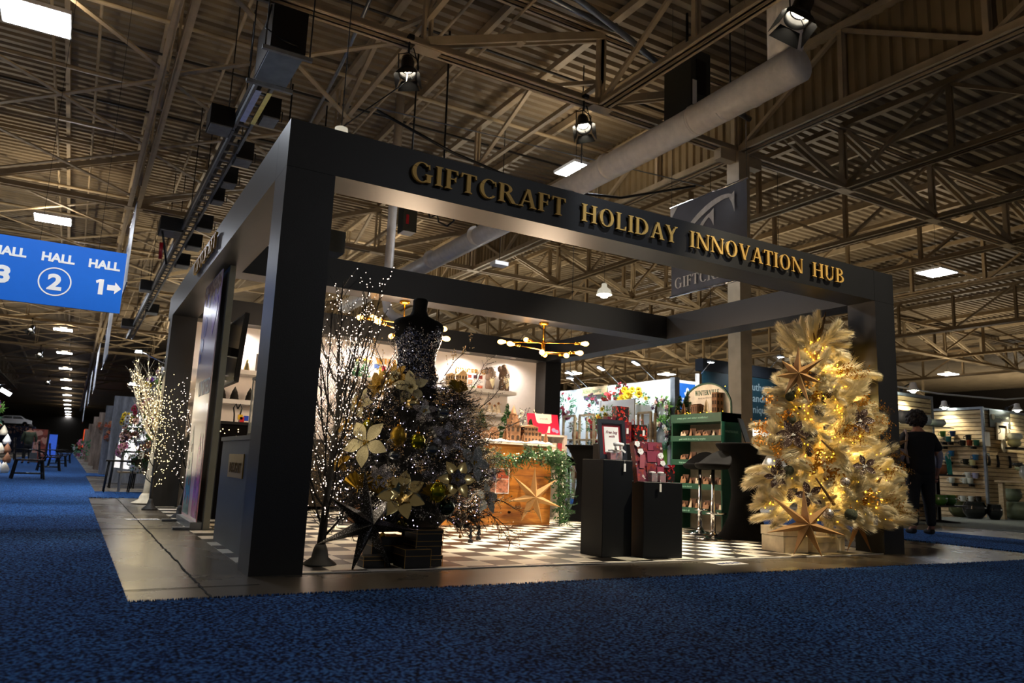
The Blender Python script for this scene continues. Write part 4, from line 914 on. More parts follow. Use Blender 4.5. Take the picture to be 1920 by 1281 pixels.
for x, y, z, lab in ((1.70, .3, .27, 'silver bottle brush tree ornament hanging beside the bronze heart'), (1.78, .32, .29, 'slim silver icicle ornament right of the bronze heart'), (.99, .32, .32, 'gold tassel ornament hanging over the black gift boxes')):
    t = thing('hanging_ornament', lab, 'ornament', (x, y, z), 0, 'drop ornaments under the dress tree'); a = MB(); a.lathe([(.022, -.12), (.02, -.1), (.008, -.09), (.018, -.07), (.007, -.05), (.014, -.03), (.004, 0), (.001, .04)], 10); a.build('drop', M_PETS if 'silver' in lab else M_GOLDLEAF, t); a = MB(); a.tube([(0, 0, .03), (0, 0, .2)], .001, 4); a.build('thread', M_SMOKE, t)
for i, (x, y, z, dx, dy, dz) in enumerate(((1.85, .35, .42, .55, -.25, -.9), (1.8, .33, .4, .75, -.3, -.55), (1.88, .4, .5, .9, -.2, -.3), (1.95, .5, 1.0, .9, -.2, .55), (1.8, .45, 1.2, .7, -.2, .8), (1.72, .5, 1.32, .5, -.2, .95), (1.0, .45, 1.36, -.55, -.2, .8), (.9, .5, 1.25, -.8, -.2, .5), (1.52, .55, 1.45, .6, -.1, .9), (1.15, .55, 1.42, -.3, -.1, .95), (.85, .5, 1.05, -.95, -.2, .1), (1.25, .52, 1.42, .05, -.2, 1))):
    o = inst('beaded_spray', (sp + sp2)[i % 6], dt, Vector((x, y, z)) - DC, quat((dx, dy, dz), i), 1.15)

# mannequin
mq = thing('dress_form', 'black headless mannequin torso in a sparkling sequin bodice above the dress tree', 'mannequin', (DC.x, DC.y - .02, 0), math.radians(-8))
SEC = [(1.34, .17, .135, 0), (1.44, .185, .14, 0), (1.50, .165, .125, 0), (1.57, .148, .112, 0), (1.64, .158, .118, 0), (1.71, .182, .132, -.005), (1.775, .2, .146, -.01), (1.82, .207, .14, -.006), (1.865, .216, .112, 0), (1.895, .206, .092, .005), (1.917, .175, .08, .01), (1.935, .12, .072, .012), (1.955, .078, .066, .012), (1.99, .062, .06, .01), (2.04, .06, .06, .0), (2.075, .063, .064, -.004), (2.09, .055, .056, -.005), (2.095, .001, .001, -.005)]
def torso(off, keep=None, name='body', m=None, par=None):
    n = 48; vs = []; fs = []
    for z, rx, ry, cy in SEC:
        for j in range(n):
            q = 2 * PI * j / n; x = math.cos(q); y = math.sin(q); px = (rx + off) * math.copysign(abs(x) ** .9, x); py = (ry + off) * y + cy
            if y < 0: py -= .022 * math.exp(-((z - 1.775) / .05) ** 2) * (math.exp(-((px - .085) / .05) ** 2) + math.exp(-((px + .085) / .05) ** 2))
            vs.append((px, py, z))
    for i in range(len(SEC) - 1):
        for j in range(n):
            f = (i * n + j, i * n + (j + 1) % n, (i + 1) * n + (j + 1) % n, (i + 1) * n + j)
            c = sum((Vector(vs[q]) for q in f), Vector()) / 4
            if keep is None or keep(c): fs.append(f)
    a = MB(); a.add(vs, fs, 0, True); o = a.build(name, m, par); return o
# finer rings so the neckline reads smoothly
fine = []
for (a0, a1) in zip(SEC[:-1], SEC[1:]):
    for k in range(4): fine.append(tuple(u + (v - u) * k / 4 for u, v in zip(a0, a1)))
SEC = fine + [SEC[-1]]
torso(0, None, 'body', mat('black_flocking', '#030303', .75, 0, .1, 40, spec=.2), mq)
def neck(c):
    x = c.x
    if c.y < 0: h = 1.735 + abs(x - .015) * 1.15 if abs(x - .015) < .12 else 1.873 - (abs(x - .015) - .12) * 1.7
    else: h = 1.72
    return c.z < h
o = torso(.006, neck, 'sequin_bodice', M_SEQ, mq)
sm = o.modifiers.new('thickness', 'SOLIDIFY'); sm.thickness = .003

# ================================================================== BLACK BOXES, BLACK STAR
M_BOXB = mat('black_giftwrap', '#0b0b0b', .35); M_TRIM = mat('gold_edge_trim', '#a88446', .35, .8)
def giftbox(x, y, z, sx, sy, sz, label, rz=0, m=None, tr=None, lid=.35, group='black gift boxes under the dress tree'):
    t = thing('gift_box', label, 'gift box', (x, y, z), rz, group); m = m or M_BOXB; tr = tr or M_TRIM
    a = MB(); a.box(0, 0, 0, sx, sy, sz * (1 - lid)); a.build('box_base', m, t); e = .004; a = MB(); a.box(-e, -e, sz * (1 - lid), sx + e, sy + e, sz); a.build('lid', m, t)
    a = MB(); w_ = .0035
    for zz in (sz * (1 - lid), sz): a.beam((-e, -e, zz), (sx + e, -e, zz), w_, w_); a.beam((sx + e, -e, zz), (sx + e, sy, zz), w_, w_); a.beam((-e, -e, zz), (-e, sy, zz), w_, w_)
    for xx in (-e, sx + e): a.beam((xx, -e, 0), (xx, -e, sz), w_, w_)
    a.build('edge_trim', tr, t); return t
giftbox(1.07, .06, .006, .19, .22, .13, 'front black gift box with gold edges, lowest by the floor edge')
giftbox(1.19, .14, .006, .2, .25, .075, 'black gift box under the stack at the right end'); giftbox(1.185, .145, .083, .2, .25, .1, 'middle black gift box of the right hand stack'); giftbox(1.19, .15, .186, .2, .24, .075, 'topmost black gift box beside the disco bauble')
giftbox(.94, .38, .006, .24, .2, .19, 'large black gift box behind the front one'); giftbox(.82, .2, .006, .15, .14, .07, 'small flat black gift box left of the front one')
def star3d(name, c, R, r, n, depth, label, cat, m, normal=(0, -1, 0), roll=0.0, group=None, parts=True):
    t = thing(name, label, cat, c, 0, group); f = Vector(normal).normalized(); u = f.cross(Vector((0, 0, 1))).normalized(); v = u.cross(f).normalized() if abs(f.z) < .99 else Vector((0, 1, 0)); v = -f.cross(u) if False else v
    ring = []
    for i in range(2 * n):
        an = roll + PI * i / n; rr = (R[(i // 2) % len(R)] if isinstance(R, (list, tuple)) else R) if i % 2 == 0 else r
        ring.append(u * math.sin(an) * rr + v * math.cos(an) * rr)
    for i in range(n):      # each folded point is a part
        tip = ring[2 * i]; l = ring[(2 * i - 1) % (2 * n)]; rr_ = ring[(2 * i + 1) % (2 * n)]
        a = MB(); a.add([f * depth, l, tip, rr_, -f * depth * .25], [(0, 1, 2), (0, 2, 3), (4, 2, 1), (4, 3, 2)]); a.build('star_point', m, t)
    return t
star3d('paper_star', (.82, .17, .3), [.42, .36, .40, .36, .40, .40, .36], .10, 7, .09, 'large black glitter folded star standing before the dress tree', 'star', M_DARKGLIT, (.1, -1, .1), .1)

# ================================================================== PEDESTALS AND RED FLORAL GIFTS
M_PED = mat('black_plinth', '#0d0f12', .45, 0, .08, spec=.25)
def plinth(x, y, w_, d_, h, rz, label):
    t = MB(); t.box(0, 0, 0, w_, d_, h); o = t.build('plinth', M_PED, None, (x, y, .004), rz); bv = o.modifiers.new('edge', 'BEVEL'); bv.width = .004; return tag(o, label, 'pedestal', 'black display plinths')
plinth(3.0, .35, .34, .30, .835, .05, 'black plinth carrying the framed sign, tall one at front left')
plinth(3.36, .235, .40, .40, .655, -.16, 'shorter black plinth carrying the tilted red floral calendar'); plinth(3.43, .70, .42, .4, 1.0, .0, 'tallest black plinth behind, carrying red floral bags')
def b_floral(N, L, v, b):
    c = vor(N, L, v, 46, 'Color'); s_ = N.new('ShaderNodeSeparateColor'); L.new(c, s_.inputs[0])
    base = ramp(N, L, s_.outputs[0], [(0, '#6e1c2e'), (.34, '#7e2338'), (.55, '#97301f'), (.68, '#4a2420'), (.78, '#7b1f33'), (.93, '#d8c8bc'), (.96, '#a93024')], True)
    d = vor(N, L, v, 95, 'Distance'); mx = N.new('ShaderNodeMix'); mx.data_type = 'RGBA'; mx.blend_type = 'MULTIPLY'; mx.inputs[0].default_value = .6
    L.new(base, mx.inputs[6]); L.new(ramp(N, L, d, [(.1, (1, 1, 1)), (.6, (.45, .4, .4))]), mx.inputs[7]); L.new(mx.outputs[2], b.inputs['Base Color'])
M_FLORAL = pattern_mat('red_floral_print', b_floral, .4)
def b_floral2(N, L, v, b):
    c = vor(N, L, v, 50, 'Color'); s_ = N.new('ShaderNodeSeparateColor'); L.new(c, s_.inputs[0]); L.new(ramp(N, L, s_.outputs[0], [(0, '#1f1a18'), (.5, '#2c211e'), (.62, '#b02a1c'), (.85, '#d8433a'), (.93, '#1f1a18')], True), b.inputs['Base Color'])
M_FLORALD = pattern_mat('dark_floral_print', b_floral2, .4)
M_BURG = mat('burgundy_card', '#842a40', .5)
# framed sign
t = thing('framed_sign', 'black framed sign reading Free bag with, red mat, leaning on the left plinth', 'framed sign', (3.03, .46, .842), -.12)
Rt = Matrix.Rotation(-.16, 4, 'X')
def fr(x0, z0, x1, z1, y0, y1): a.box(x0, y0, z0, x1, y1, z1)
a = MB(); a.M = Rt
for q in ((0, 0, .28, .035), (0, .325, .28, .36), (0, .035, .035, .325), (.245, .035, .28, .325)): fr(*q, -.025, .0)
for q in ((.02, .02, .26, .042), (.02, .318, .26, .34), (.02, .042, .042, .318), (.238, .042, .26, .318)): fr(*q, -.018, .005)
a.build('frame', mat('navy_black_frame', '#11141b', .3), t)
a = MB(); a.M = Rt; a.box(.03, -.006, .03, .25, 0, .33); a.build('red_mat', M_RED, t); a = MB(); a.M = Rt; a.box(.065, -.009, .065, .215, -.006, .295); a.build('sign_sheet', M_PAPER, t)
for s_, z_, sz_ in (('Free bag', .235, .036), ('with', .198, .036)):
    o = plain_text(s_, sz_, mat('script_ink', '#7c2432', .6), t, Rt @ Vector((.14, -.011, z_)), (PI / 2 - .16, 0, 0), 'script_words', 0, .0008, 'CENTER', 1, .95, .35)
def bag(x, y, z, w_, d_, h, label, m, rz=0, handle=True, tilt=0, tagm=True, group='red floral gift bags and boxes', kind='gift_bag', cat='gift bag'):
    t = thing(kind, label, cat, (x, y, z), rz, group); a = MB(); a.M = Matrix.Rotation(tilt, 4, 'X'); a.box(0, 0, 0, w_, d_, h); a.build('body', m, t)
    if handle:
        a = MB(); a.tube([(w_ * .3, 0, h * .97), (w_ * .33, 0, h + .035), (w_ * .5, 0, h + .055), (w_ * .67, 0, h + .035), (w_ * .7, 0, h * .97)], .0028, 5); a.build('handle', M_RED, t)
    if tagm:
        a = MB(); a.box(w_ * .62, -.004, h * .45, w_ * .62 + .025, -.002, h * .45 + .055); a.build('tag', M_PAPER, t)
    return t
bag(3.46, .74, 1.005, .16, .08, .21, 'red floral bag at the left of the tallest plinth', M_FLORAL); bag(3.66, .74, 1.005, .16, .08, .19, 'dark floral bag at the right of the tallest plinth', M_FLORALD); bag(3.55, .88, 1.005, .15, .08, .37, 'tall dark floral bag standing behind the others', M_FLORALD, handle=False, tagm=False); bag(3.44, .88, 1.005, .1, .07, .26, 'burgundy floral box at the back left of the tallest plinth', M_FLORAL, handle=False, kind='gift_box', cat='gift box'); bag(3.72, .9, 1.005, .1, .07, .2, 'small floral bag with red handle loop at the back right', M_FLORALD)
for x, y, z, lab, m_ in ((3.1, .38, .842, 'small jar shaped red candle in front of the framed sign', M_RED), (3.17, .385, .842, 'square red floral candle jar in front of the framed sign', M_FLORAL), (3.48, .27, .662, 'square floral candle jar at the centre foot of the tilted calendar', M_FLORAL), (3.565, .255, .662, 'square burgundy candle jar at the right foot of the tilted calendar', M_BURG), (3.255, .43, .842, 'tall floral candle box beside the framed sign', M_FLORAL)):
    t = thing('candle_jar', lab, 'candle', (x, y, z), 0, 'floral candle jars'); a = MB(); a.box(0, 0, 0, .06, .06, .055); a.build('wax', m_, t); a = MB(); a.box(-.004, -.004, -.0, .064, .064, .075); a.build('glass', mat('thin_glass', '#ffffff', .05, alpha=.22), t); a = MB(); a.lathe([(.03, .075), (.032, .085), (.01, .09)], 14, (.03, .03, 0)); a.build('lid', M_PAPER, t)
t = thing('towel_roll', 'white rolled felt garland hung over the framed sign corner', 'ornament', (3.12, .36, .975)); a = MB(); a.tube([(0, 0, 0), (.04, -.003, .006), (.1, 0, 0)], [.016, .018, .016], 10); a.tube([(.02, 0, 0), (.02, 0, -.05)], .012, 8); a.tube([(.08, 0, 0), (.08, 0, -.05)], .012, 8); a.build('felt', M_SNOW, t)
a = MB(); a.add([(.07, -.02, -.03), (.12, -.02, -.06), (.11, -.02, -.075), (.06, -.02, -.045)], [(0, 1, 2, 3)]); a.build('tag', M_PAPER, t)
# tilted advent calendar
t = thing('advent_calendar', 'large tilted burgundy and red floral calendar box with open flaps', 'gift box', (3.37, .33, .66), -.16)
a = MB(); Rt = Matrix.Rotation(-.24, 4, 'X'); a.M = Rt; a.box(0, 0, 0, .3, .07, .37); a.build('board', M_FLORAL, t)
for x0, z0, w_, h_, m_ in ((.02, .27, .11, .085, 'm'), (.14, .29, .09, .07, 'b'), (.2, .27, .09, .06, 'f'), (.12, .18, .13, .1, 'b'), (.03, .12, .05, .12, 'p'), (.22, .15, .06, .09, 'b'), (.1, .07, .1, .09, 'f'), (.21, .09, .07, .05, 'b')):
    a = MB(); a.M = Rt @ Matrix.Translation((x0, -.003, z0)) @ Matrix.Rotation(.12 if m_ != 'p' else .3, 4, 'X'); a.box(0, -.004, 0, w_, 0, h_); a.build('flap', {'m': M_FLORAL, 'b': M_BURG, 'f': M_FLORAL, 'p': mat('rose_card', '#b8656c', .5)}[m_], t)
for x0, z0, r_ in ((.03, .34, .032), (.055, .27, .034), (.26, .24, .035), (.275, .17, .03)):
    a = MB(); a.M = Rt @ Matrix.Translation((x0, -.008, z0))
    for k in range(9): a.petal((0, -.001 * k, 0), (math.cos(k * 2.4), -.15, math.sin(k * 2.4)), (0, -1, 0), r_ * (1 if k < 5 else .6), r_ * 1.3, 0, seg=5)
    a.ball((0, -.008, 0), .006, n=8, k=5); a.build('paper_rose', M_PAPER, t)
bag(3.66, .27, .662, .085, .06, .13, 'dark red floral bag with velvet bow at the right end of the short plinth', M_FLORALD, -.1, False, tagm=False); 
t = thing('velvet_bow', 'red velvet bow on the small floral bag', 'bow', (3.70, .265, .80)); a = MB()
for s_ in (-1, 1): a.petal((0, 0, 0), (s_, -.2, .3), (0, -1, 0), .05, .03, .1, seg=4); a.petal((0, 0, 0), (s_ * .6, -.2, -.8), (0, -1, 0), .05, .015, .1, seg=3)
a.ball((0, -.004, 0), .01); a.build('loops', M_RED, t)
bag(3.78, .35, .655, .07, .06, .09, 'small round holly print bag at the far right end of the short plinth', M_FLORAL, 0, False) if False else None
for x, y, z, lab in ((3.22, .345, .74, 'white price tag hanging from the front edge of the left plinth'), (3.50, .19, .575, 'white price tag hanging from the front edge of the short plinth')):
    a = MB(); a.box(0, -.004, 0, .022, -.001, .07); a.tube([(.011, -.002, .07), (.011, -.002, .105)], .001, 4); tag(a.build('price_tag', M_PAPER, None, (x, y, z)), lab, 'price tag')

# ================================================================== WOOD COUNTER, VILLAGE, GARLAND
ct = thing('wood_counter', 'honey pine display counter with knots facing the front', 'counter', (2.0, 3.6, .004))
a = MB(); a.box(0, 0, 0, 2.58, .62, 1.03); a.build('body', M_WOOD, ct)
a = MB(); a.box(-.03, -.03, 1.03, 2.62, .65, 1.055); a.build('top', mat('pale_top', '#d8cfc2', .6), ct)
a = MB(); 
for x, z in ((1.95, .16), (1.3, .2), (2.3, .45), (.5, .4), (1.75, .3), (1.6, .7)): a.M = Matrix.Translation((x, -.001, z)) @ Matrix.Rotation(PI / 2, 4, 'X'); a.lathe([(.0001, .0), (.017, 0)], 14, sx=1.4)
a.build('wood_knots', mat('knot_brown', '#7a4010', .5), ct)
a = MB()
for k in range(1, 5): a.box(0, -.0015, k * .21, 2.58, 0, k * .21 + .003)
a.build('board_joints', mat('joint_brown', '#4f2a0c', .6), ct)
a = MB(); rn = random.Random(9); vs = []; nx, ny = 40, 8
for i in range(nx + 1):
    for j in range(ny + 1): vs.append((3.0 + 1.62 * i / nx, 3.58 + .64 * j / ny, 1.066 + (.022 * math.sin(i * .7) * math.sin(j * 1.1 + i * .3) + .022) * (0 < j < ny) * (0 < i < nx)))
a.add(vs, [(i * (ny + 1) + j, (i + 1) * (ny + 1) + j, (i + 1) * (ny + 1) + j + 1, i * (ny + 1) + j + 1) for i in range(nx) for j in range(ny)], 0, True)
o = a.build('felt_snow', M_SNOW); tag(o, 'white felt snow blanket on top of the wood counter', 'snow blanket')
M_DARKW = mat('window_shadow', '#3a2718', .8)
def house(x, y, z, w_, d_, h, label, roof=.5, m=None, group='laser cut wooden village buildings', tower=False, rz=0, win=(3, 2), s=1.0):
    t = thing('village_house', label, 'model house', (x, y, z), rz, group); m = m or M_MDF
    a = MB(); a.box(0, 0, 0, w_, d_, h); a.build('walls', m, t); a = MB(); rh = roof * w_
    if tower: a.lathe([(w_ * .72, h), (w_ * .72, h + .01), (.001, h + rh)], 4, (w_ / 2, d_ / 2, 0))
    else: a.prism([(-.01, h), (w_ + .01, h), (w_ / 2, h + rh)], -.008, d_ + .008)
    a.build('roof', m, t); a = MB()
    for i in range(win[0]):
        for j in range(win[1]):
            cx = w_ * (i + .5) / win[0]; cz_ = h * (j + .55) / win[1]; ww = w_ / win[0] * .25; hh = h / win[1] * .28
            a.prism([(cx - ww, cz_ - hh), (cx + ww, cz_ - hh), (cx + ww, cz_ + hh * .6), (cx, cz_ + hh), (cx - ww, cz_ + hh * .6)], -.002, 0)
            a.box(-.002, d_ * (i + .5) / win[0] - ww, cz_ - hh, 0, d_ * (i + .5) / win[0] + ww, cz_ + hh)
    a.build('windows', M_DARKW, t); a = MB()
    for i in range(7): a.prism([(w_ * i / 7, h - .003), (w_ * (i + 1) / 7, h - .003), (w_ * (i + .5) / 7, h - .02)], -.009, -.003)
    a.build('eave_trim', m, t); return t
zt = 1.075
house(3.12, 3.72, zt, .12, .12, .24, 'crenellated brown wooden castle tower at the left end of the village', .12, win=(2, 4))
house(3.3, 3.7, zt, .2, .1, .09, 'low brown wooden cottage row right of the castle tower', .4); house(3.52, 3.68, zt, .14, .1, .08, 'small gabled brown house in the middle of the village', .6); house(3.68, 3.68, zt, .12, .1, .1, 'narrow gabled brown house left of the church', .7)
t = house(3.99, 3.72, zt, .16, .14, .22, 'tallest brown wooden church with stepped spire', .0, win=(2, 2))
a = MB(); a.cbox(.08, .07, .265, .13, .12, .09); a.cbox(.08, .07, .335, .09, .09, .05); a.lathe([(.06, .36), (.045, .39), (.001, .50)], 4, (.08, .07, 0)); a.build('spire', M_MDF, t)
house(4.2, 3.7, zt, .27, .16, .15, 'wide brown wooden station building with balcony at the right of the village', .0, win=(5, 2)); house(4.22, 3.74, zt + .152, .22, .1, .06, 'upper storey hall standing on the wide station building', .15, win=(4, 1))
def cutout_tree(x, y, z, h, label, m=None, group='wooden cut-out trees in the village'):
    t = thing('wooden_tree', label, 'model tree', (x, y, z), 0, group); m = m or M_MDF
    pr_ = [(0.04, 0), (.04, .12), (.3, .14), (.17, .36), (.24, .38), (.13, .6), (.17, .62), (.0, 1)]; poly = [(p * h, q * h) for p, q in pr_]; poly = [(-p, q) for p, q in reversed(poly[:-1])] + poly
    a = MB(); a.prism(poly[::-1] if False else poly, -.003, .003); a.build('panel', m, t); a = MB(); a.M = Matrix.Rotation(PI / 2, 4, 'Z'); a.prism(poly, -.003, .003); a.build('cross_panel', m, t); return t
cutout_tree(3.9, 3.68, zt, .2, 'brown wooden cut-out tree left of the church'); cutout_tree(4.16, 3.66, zt, .12, 'tiny brown wooden tree between church and station')
cutout_tree(4.53, 3.68, zt, .15, 'brown wooden tree at the far right end of the village')
def mini_fir(x, y, z, h, label, m=M_FIRG, base=True, group='small green artificial fir trees', n=170, wd=.3):
    t = thing('mini_fir_tree', label, 'small tree', (x, y, z), 0, group); rn = random.Random(int(h * 1000) + n)
    a = MB(); a.tube([(0, 0, 0), (0, 0, h * .95)], .006, 5); a.build('trunk', M_BARK, t); a = MB()
    for i in range(n):
        f = rn.random() ** .8; zz = h * (.12 + .88 * f); r_ = wd * h * (1 - f) + .01; az = rn.uniform(0, 6.28); d = Vector((math.cos(az), math.sin(az), .25)); a.petal((d.x * r_ * .25, d.y * r_ * .25, zz), d, (0, 0, 1), r_ * .85 + .01, .024 + .01 * (1 - f), .3, seg=2)
        if i % 2: a.add([(0, 0, zz), (d.x * r_, d.y * r_, zz + .02), (d.x * r_ * .9 + .01, d.y * r_ * .9, zz - .02)], [(0, 1, 2)])
    a.build('foliage', m, t)
    if base: a = MB(); a.lathe([(.035, 0), (.04, .02), (.02, .05), (.008, .055)], 10); a.build('root_ball', mat('burlap', '#6b4a2c', .9), t)
    return t
mini_fir(3.5, 3.95, zt, .28, 'small bushy green fir behind the village, leftmost'); mini_fir(3.68, 3.98, zt, .42, 'tall slim green fir behind the village centre'); mini_fir(4.1, 4.02, zt, .52, 'tallest green fir directly behind the church'); mini_fir(4.5, 4.05, zt, .34, 'feathery green fir behind the right end of the village')
# poster on the counter
t = thing('poster', 'white bordered photo collage board with white diamond on the counter front', 'poster', (3.36, 3.585, .4))
a = MB(); a.box(0, -.006, 0, .56, 0, .32); a.build('board', M_PAPER, t)
cols = [('#6d3a26', .01, .01, .17, .15), ('#4a4f7e', .19, .16, .36, .31), ('#34323a', .01, .16, .18, .31), ('#a8492c', .37, .19, .55, .31), ('#c07a5c', .37, .01, .55, .18), ('#b37a60', .19, .01, .36, .15)]
for i, (c_, x0, z0, x1, z1) in enumerate(cols): a = MB(); a.box(x0, -.008, z0, x1, -.006, z1); a.build('photo', mat('photo_ink_%d' % i, c_, .4, 0, .5, 22), t)
a = MB(); a.prism([(.2, .09), (.29, .19), (.2, .29), (.11, .19)], -.010, -.008); a.build('diamond', M_PAPER, t)
# garland
t = thing('fir_garland', 'green fir garland with warm lights draped along the counter and down its right corner', 'garland', (3.2, 3.5, .9))
pth = [(-.1, 0, .06), (.2, -.02, .0), (.5, -.02, -.06), (.8, -.02, -.02), (1.05, -.02, .03), (1.25, -.01, .06), (1.4, .0, .02), (1.44, .02, -.12), (1.46, .03, -.35), (1.47, .03, -.6), (1.5, .02, -.86)]
a = MB(); a.tube(pth, .012, 6); a.build('cord', M_BARK, t); rn = random.Random(14); fgm = [fir_mesh(s_ + 20, .17, 90, [M_BARK, M_FIRG], nl=.035) for s_ in range(3)]
for i in range(96):
    f = i / 96 * (len(pth) - 1); k = int(f); p = Vector(pth[k]).lerp(Vector(pth[k + 1]), f - k); dn = Vector((rn.uniform(-.8, .8), rn.uniform(-.9, -.1), rn.uniform(-1.1, .35))); inst('sprig', fgm[i % 3], t, p, quat(dn, rn.uniform(0, 6)), rn.uniform(.9, 1.35))
a = MB()
for i in range(520):
    f = rn.uniform(0, len(pth) - 1.01); k = int(f); p = Vector(pth[k]).lerp(Vector(pth[k + 1]), f - k) + Vector((rn.gauss(0, .045), rn.uniform(-.09, 0), rn.gauss(0, .045)))
    a.petal(p, (rn.uniform(-1, 1), rn.uniform(-.6, 0), rn.uniform(-1, .3)), (0, -1, .3), rn.uniform(.05, .08), .024, .3, seg=2, m=i % 2)
a.build('leaves', [M_LEAF, M_FIRG], t)['kind'] = 'stuff'
a = MB()
for i in range(48):
    f = rn.uniform(0, len(pth) - 1.01); k = int(f); p = Vector(pth[k]).lerp(Vector(pth[k + 1]), f - k); a.octa(p + Vector((rn.uniform(-.05, .05), -.1, rn.uniform(-.06, .06))), .0075)
a.build('fairy_lights', M_LED, t)['kind'] = 'stuff'
star3d('paper_star', (4.16, 3.36, .37), [.40, .40, .36, .35, .36, .42, .42], .11, 7, .09, 'kraft folded paper star leaning against the wood counter', 'star', M_KRAFT, (-.1, -1, .05), -.06, 'large kraft paper stars')
# pink card and white hook stand
t = thing('display_stand', 'white open display stand with peg hooks and hanging packets', 'display stand', (4.92, 4.72, .004), -.2)
a = MB(); a.box(0, 0, 0, .04, .75, 1.25); a.box(.56, 0, 0, .6, .75, 1.25); a.box(0, 0, 1.22, .6, .75, 1.25); a.box(0, .73, 0, .6, .75, 1.22); a.box(0, 0, .5, .6, .45, .53); a.build('carcass', M_WHITE, t)
for i in range(5):
    a = MB(); a.tube([(.08 + i * .11, .73, 1.15), (.08 + i * .11, .1, 1.15), (.08 + i * .11, .06, 1.17)], .004, 5); h_ = a.build('hook', M_CHROME, t)
for i, c_ in enumerate(('#c8452a', '#3f7bbf', '#e07c2e', '#d9d4c8', '#b23348')): a = MB(); a.box(.05 + i * .11, .1, 1.0, .14 + i * .11, .12, 1.13); tag(a.build('packet', mat('packet_%d' % i, c_, .4), None, (4.92, 4.72, .004), -.2), ['red', 'blue', 'orange', 'white', 'crimson'][i] + ' craft packet hanging from a hook of the white stand', 'packet', 'packets on the white stand')
t = thing('display_card', 'bright pink tilted display card with a white label panel', 'display card', (4.93, 4.78, 1.262), -.15)
a = MB(); a.M = Matrix.Rotation(-.35, 4, 'X'); a.box(0, 0, 0, .52, .012, .33); a.build('board', mat('hot_pink', '#e0264f', .45), t)
a = MB(); a.M = Matrix.Rotation(-.35, 4, 'X'); a.prism([(.13, .33), (.15, .19), (.18, .17), (.36, .17), (.4, .19), (.41, .33)], -.004, -.001); a.prism([(.3, .02), (.34, .13), (.37, .13), (.35, .02)], -.004, -.001); a.build('white_panel', M_PAPER, t)
a = MB(); a.M = Matrix.Rotation(-.35, 4, 'X')
for x, z, r_ in ((.42, .07, .035), (.47, .05, .03)): a.prism([(x + r_ * math.cos(q * PI / 6), z + r_ * math.sin(q * PI / 6)) for q in range(12)], -.005, -.002)
a.build('round_prints', mat('lavender_ink', '#b8a8dc', .5), t)
plain_text('artcraft', .045, mat('faded_pink_ink', '#e79ab0', .6), t, Matrix.Rotation(-.35, 4, 'X') @ Vector((.27, -.006, .235)), (PI / 2 - .35, 0, 0), 'label_word', 0, .0008, 'CENTER')

# ================================================================== GOODS ON THE WHITE SHELVES
M_CRM = mat('cream_ceramic', '#e8d9bd', .5, 0, .05); M_FUR = mat('brown_fur_hat', '#7a6350', .95, 0, .3, 60, .8)
def gnome(x, y, z, h, label):
    t = thing('gnome_figure', label, 'gnome', (x, y, z), 0, 'bearded gnomes with fur hats'); 
    a = MB(); a.lathe([(h * .17, 0), (h * .2, h * .1), (h * .18, h * .35), (h * .12, h * .5)], 16); a.build('body', M_FUR, t)
    a = MB(); a.lathe([(h * .19, h * .42), (h * .21, h * .48), (h * .2, h * .62), (h * .17, h * .82), (h * .1, h * .96), (.001, h)], 16); a.lathe([(.001, -.03), (h * .07, 0), (h * .09, .06), (.001, .11)], 10, (-h * .2, -.0, h * .72)); a.build('hat', M_FUR, t)
    a = MB(); a.add([(-h * .12, -h * .19, h * .52), (h * .12, -h * .19, h * .52), (h * .07, -h * .24, h * .2), (0, -h * .22, h * .05), (-h * .07, -h * .24, h * .2)], [(0, 4, 3, 2, 1)]); a.lathe([(.001, 0), (h * .07, h * .15), (h * .11, h * .32), (h * .04, h * .42)], 10, (0, -h * .14, h * .1)); a.build('beard', M_PLUME, t)
    a = MB(); a.ball((0, -h * .23, h * .52), h * .035, n=8, k=6); a.build('nose', M_CRM, t)
gnome(5.32, 6.82, 2.09, .42, 'shorter bearded gnome with floppy brown fur hat on the upper shelf'); gnome(5.62, 6.84, 2.09, .5, 'taller bearded gnome with fur hat at the right end of the upper shelf')
def board(x, y, z, w_, h, label, group=None, cells=None, m=None):
    t = thing('printed_board', label, 'picture', (x, y, z), 0, group); a = MB(); a.box(0, 0, 0, w_, .015, h); a.build('board', m or M_PAPER, t)
    for i, (c_, x0, z0, x1, z1) in enumerate(cells or []): a = MB(); a.box(x0, -.003, z0, x1, 0, z1); a.build('photo', mat('pic_' + c_.strip('#'), c_, .5, 0, .4, 30), t)
board(4.88, 6.9, 2.09, .38, .28, 'white recipe board with small food photos behind the gnomes', None, [('#b5432a', .03, .19, .1, .25), ('#4a2233', .14, .19, .21, .25), ('#8f3a2a', .25, .19, .32, .25), ('#d9987a', .03, .08, .12, .16), ('#7a9a4a', .12, .01, .18, .05), ('#c96a4a', .22, .01, .33, .07)])
house(4.66, 6.76, 2.09, .17, .12, .22, 'tan gingerbread house on the upper shelf', .55, mat('gingerbread', '#c9a878', .7), 'gingerbread houses on the shelves'); house(4.48, 6.8, 2.09, .13, .1, .2, 'second tan gingerbread house left on the upper shelf', .3, MATS['gingerbread'], 'gingerbread houses on the shelves')
rn = random.Random(3)
for i in range(9):
    x = 4.38 + i * .095; house(x, 6.78, 1.685, .075, .06, .05 + .02 * (i % 3), 'small cream ceramic house on the lower shelf, place %s in the row' % ['one', 'two', 'three', 'four', 'five', 'six', 'seven', 'eight', 'nine'][i], .55, M_CRM, 'cream ceramic houses in a row', win=(2, 1))
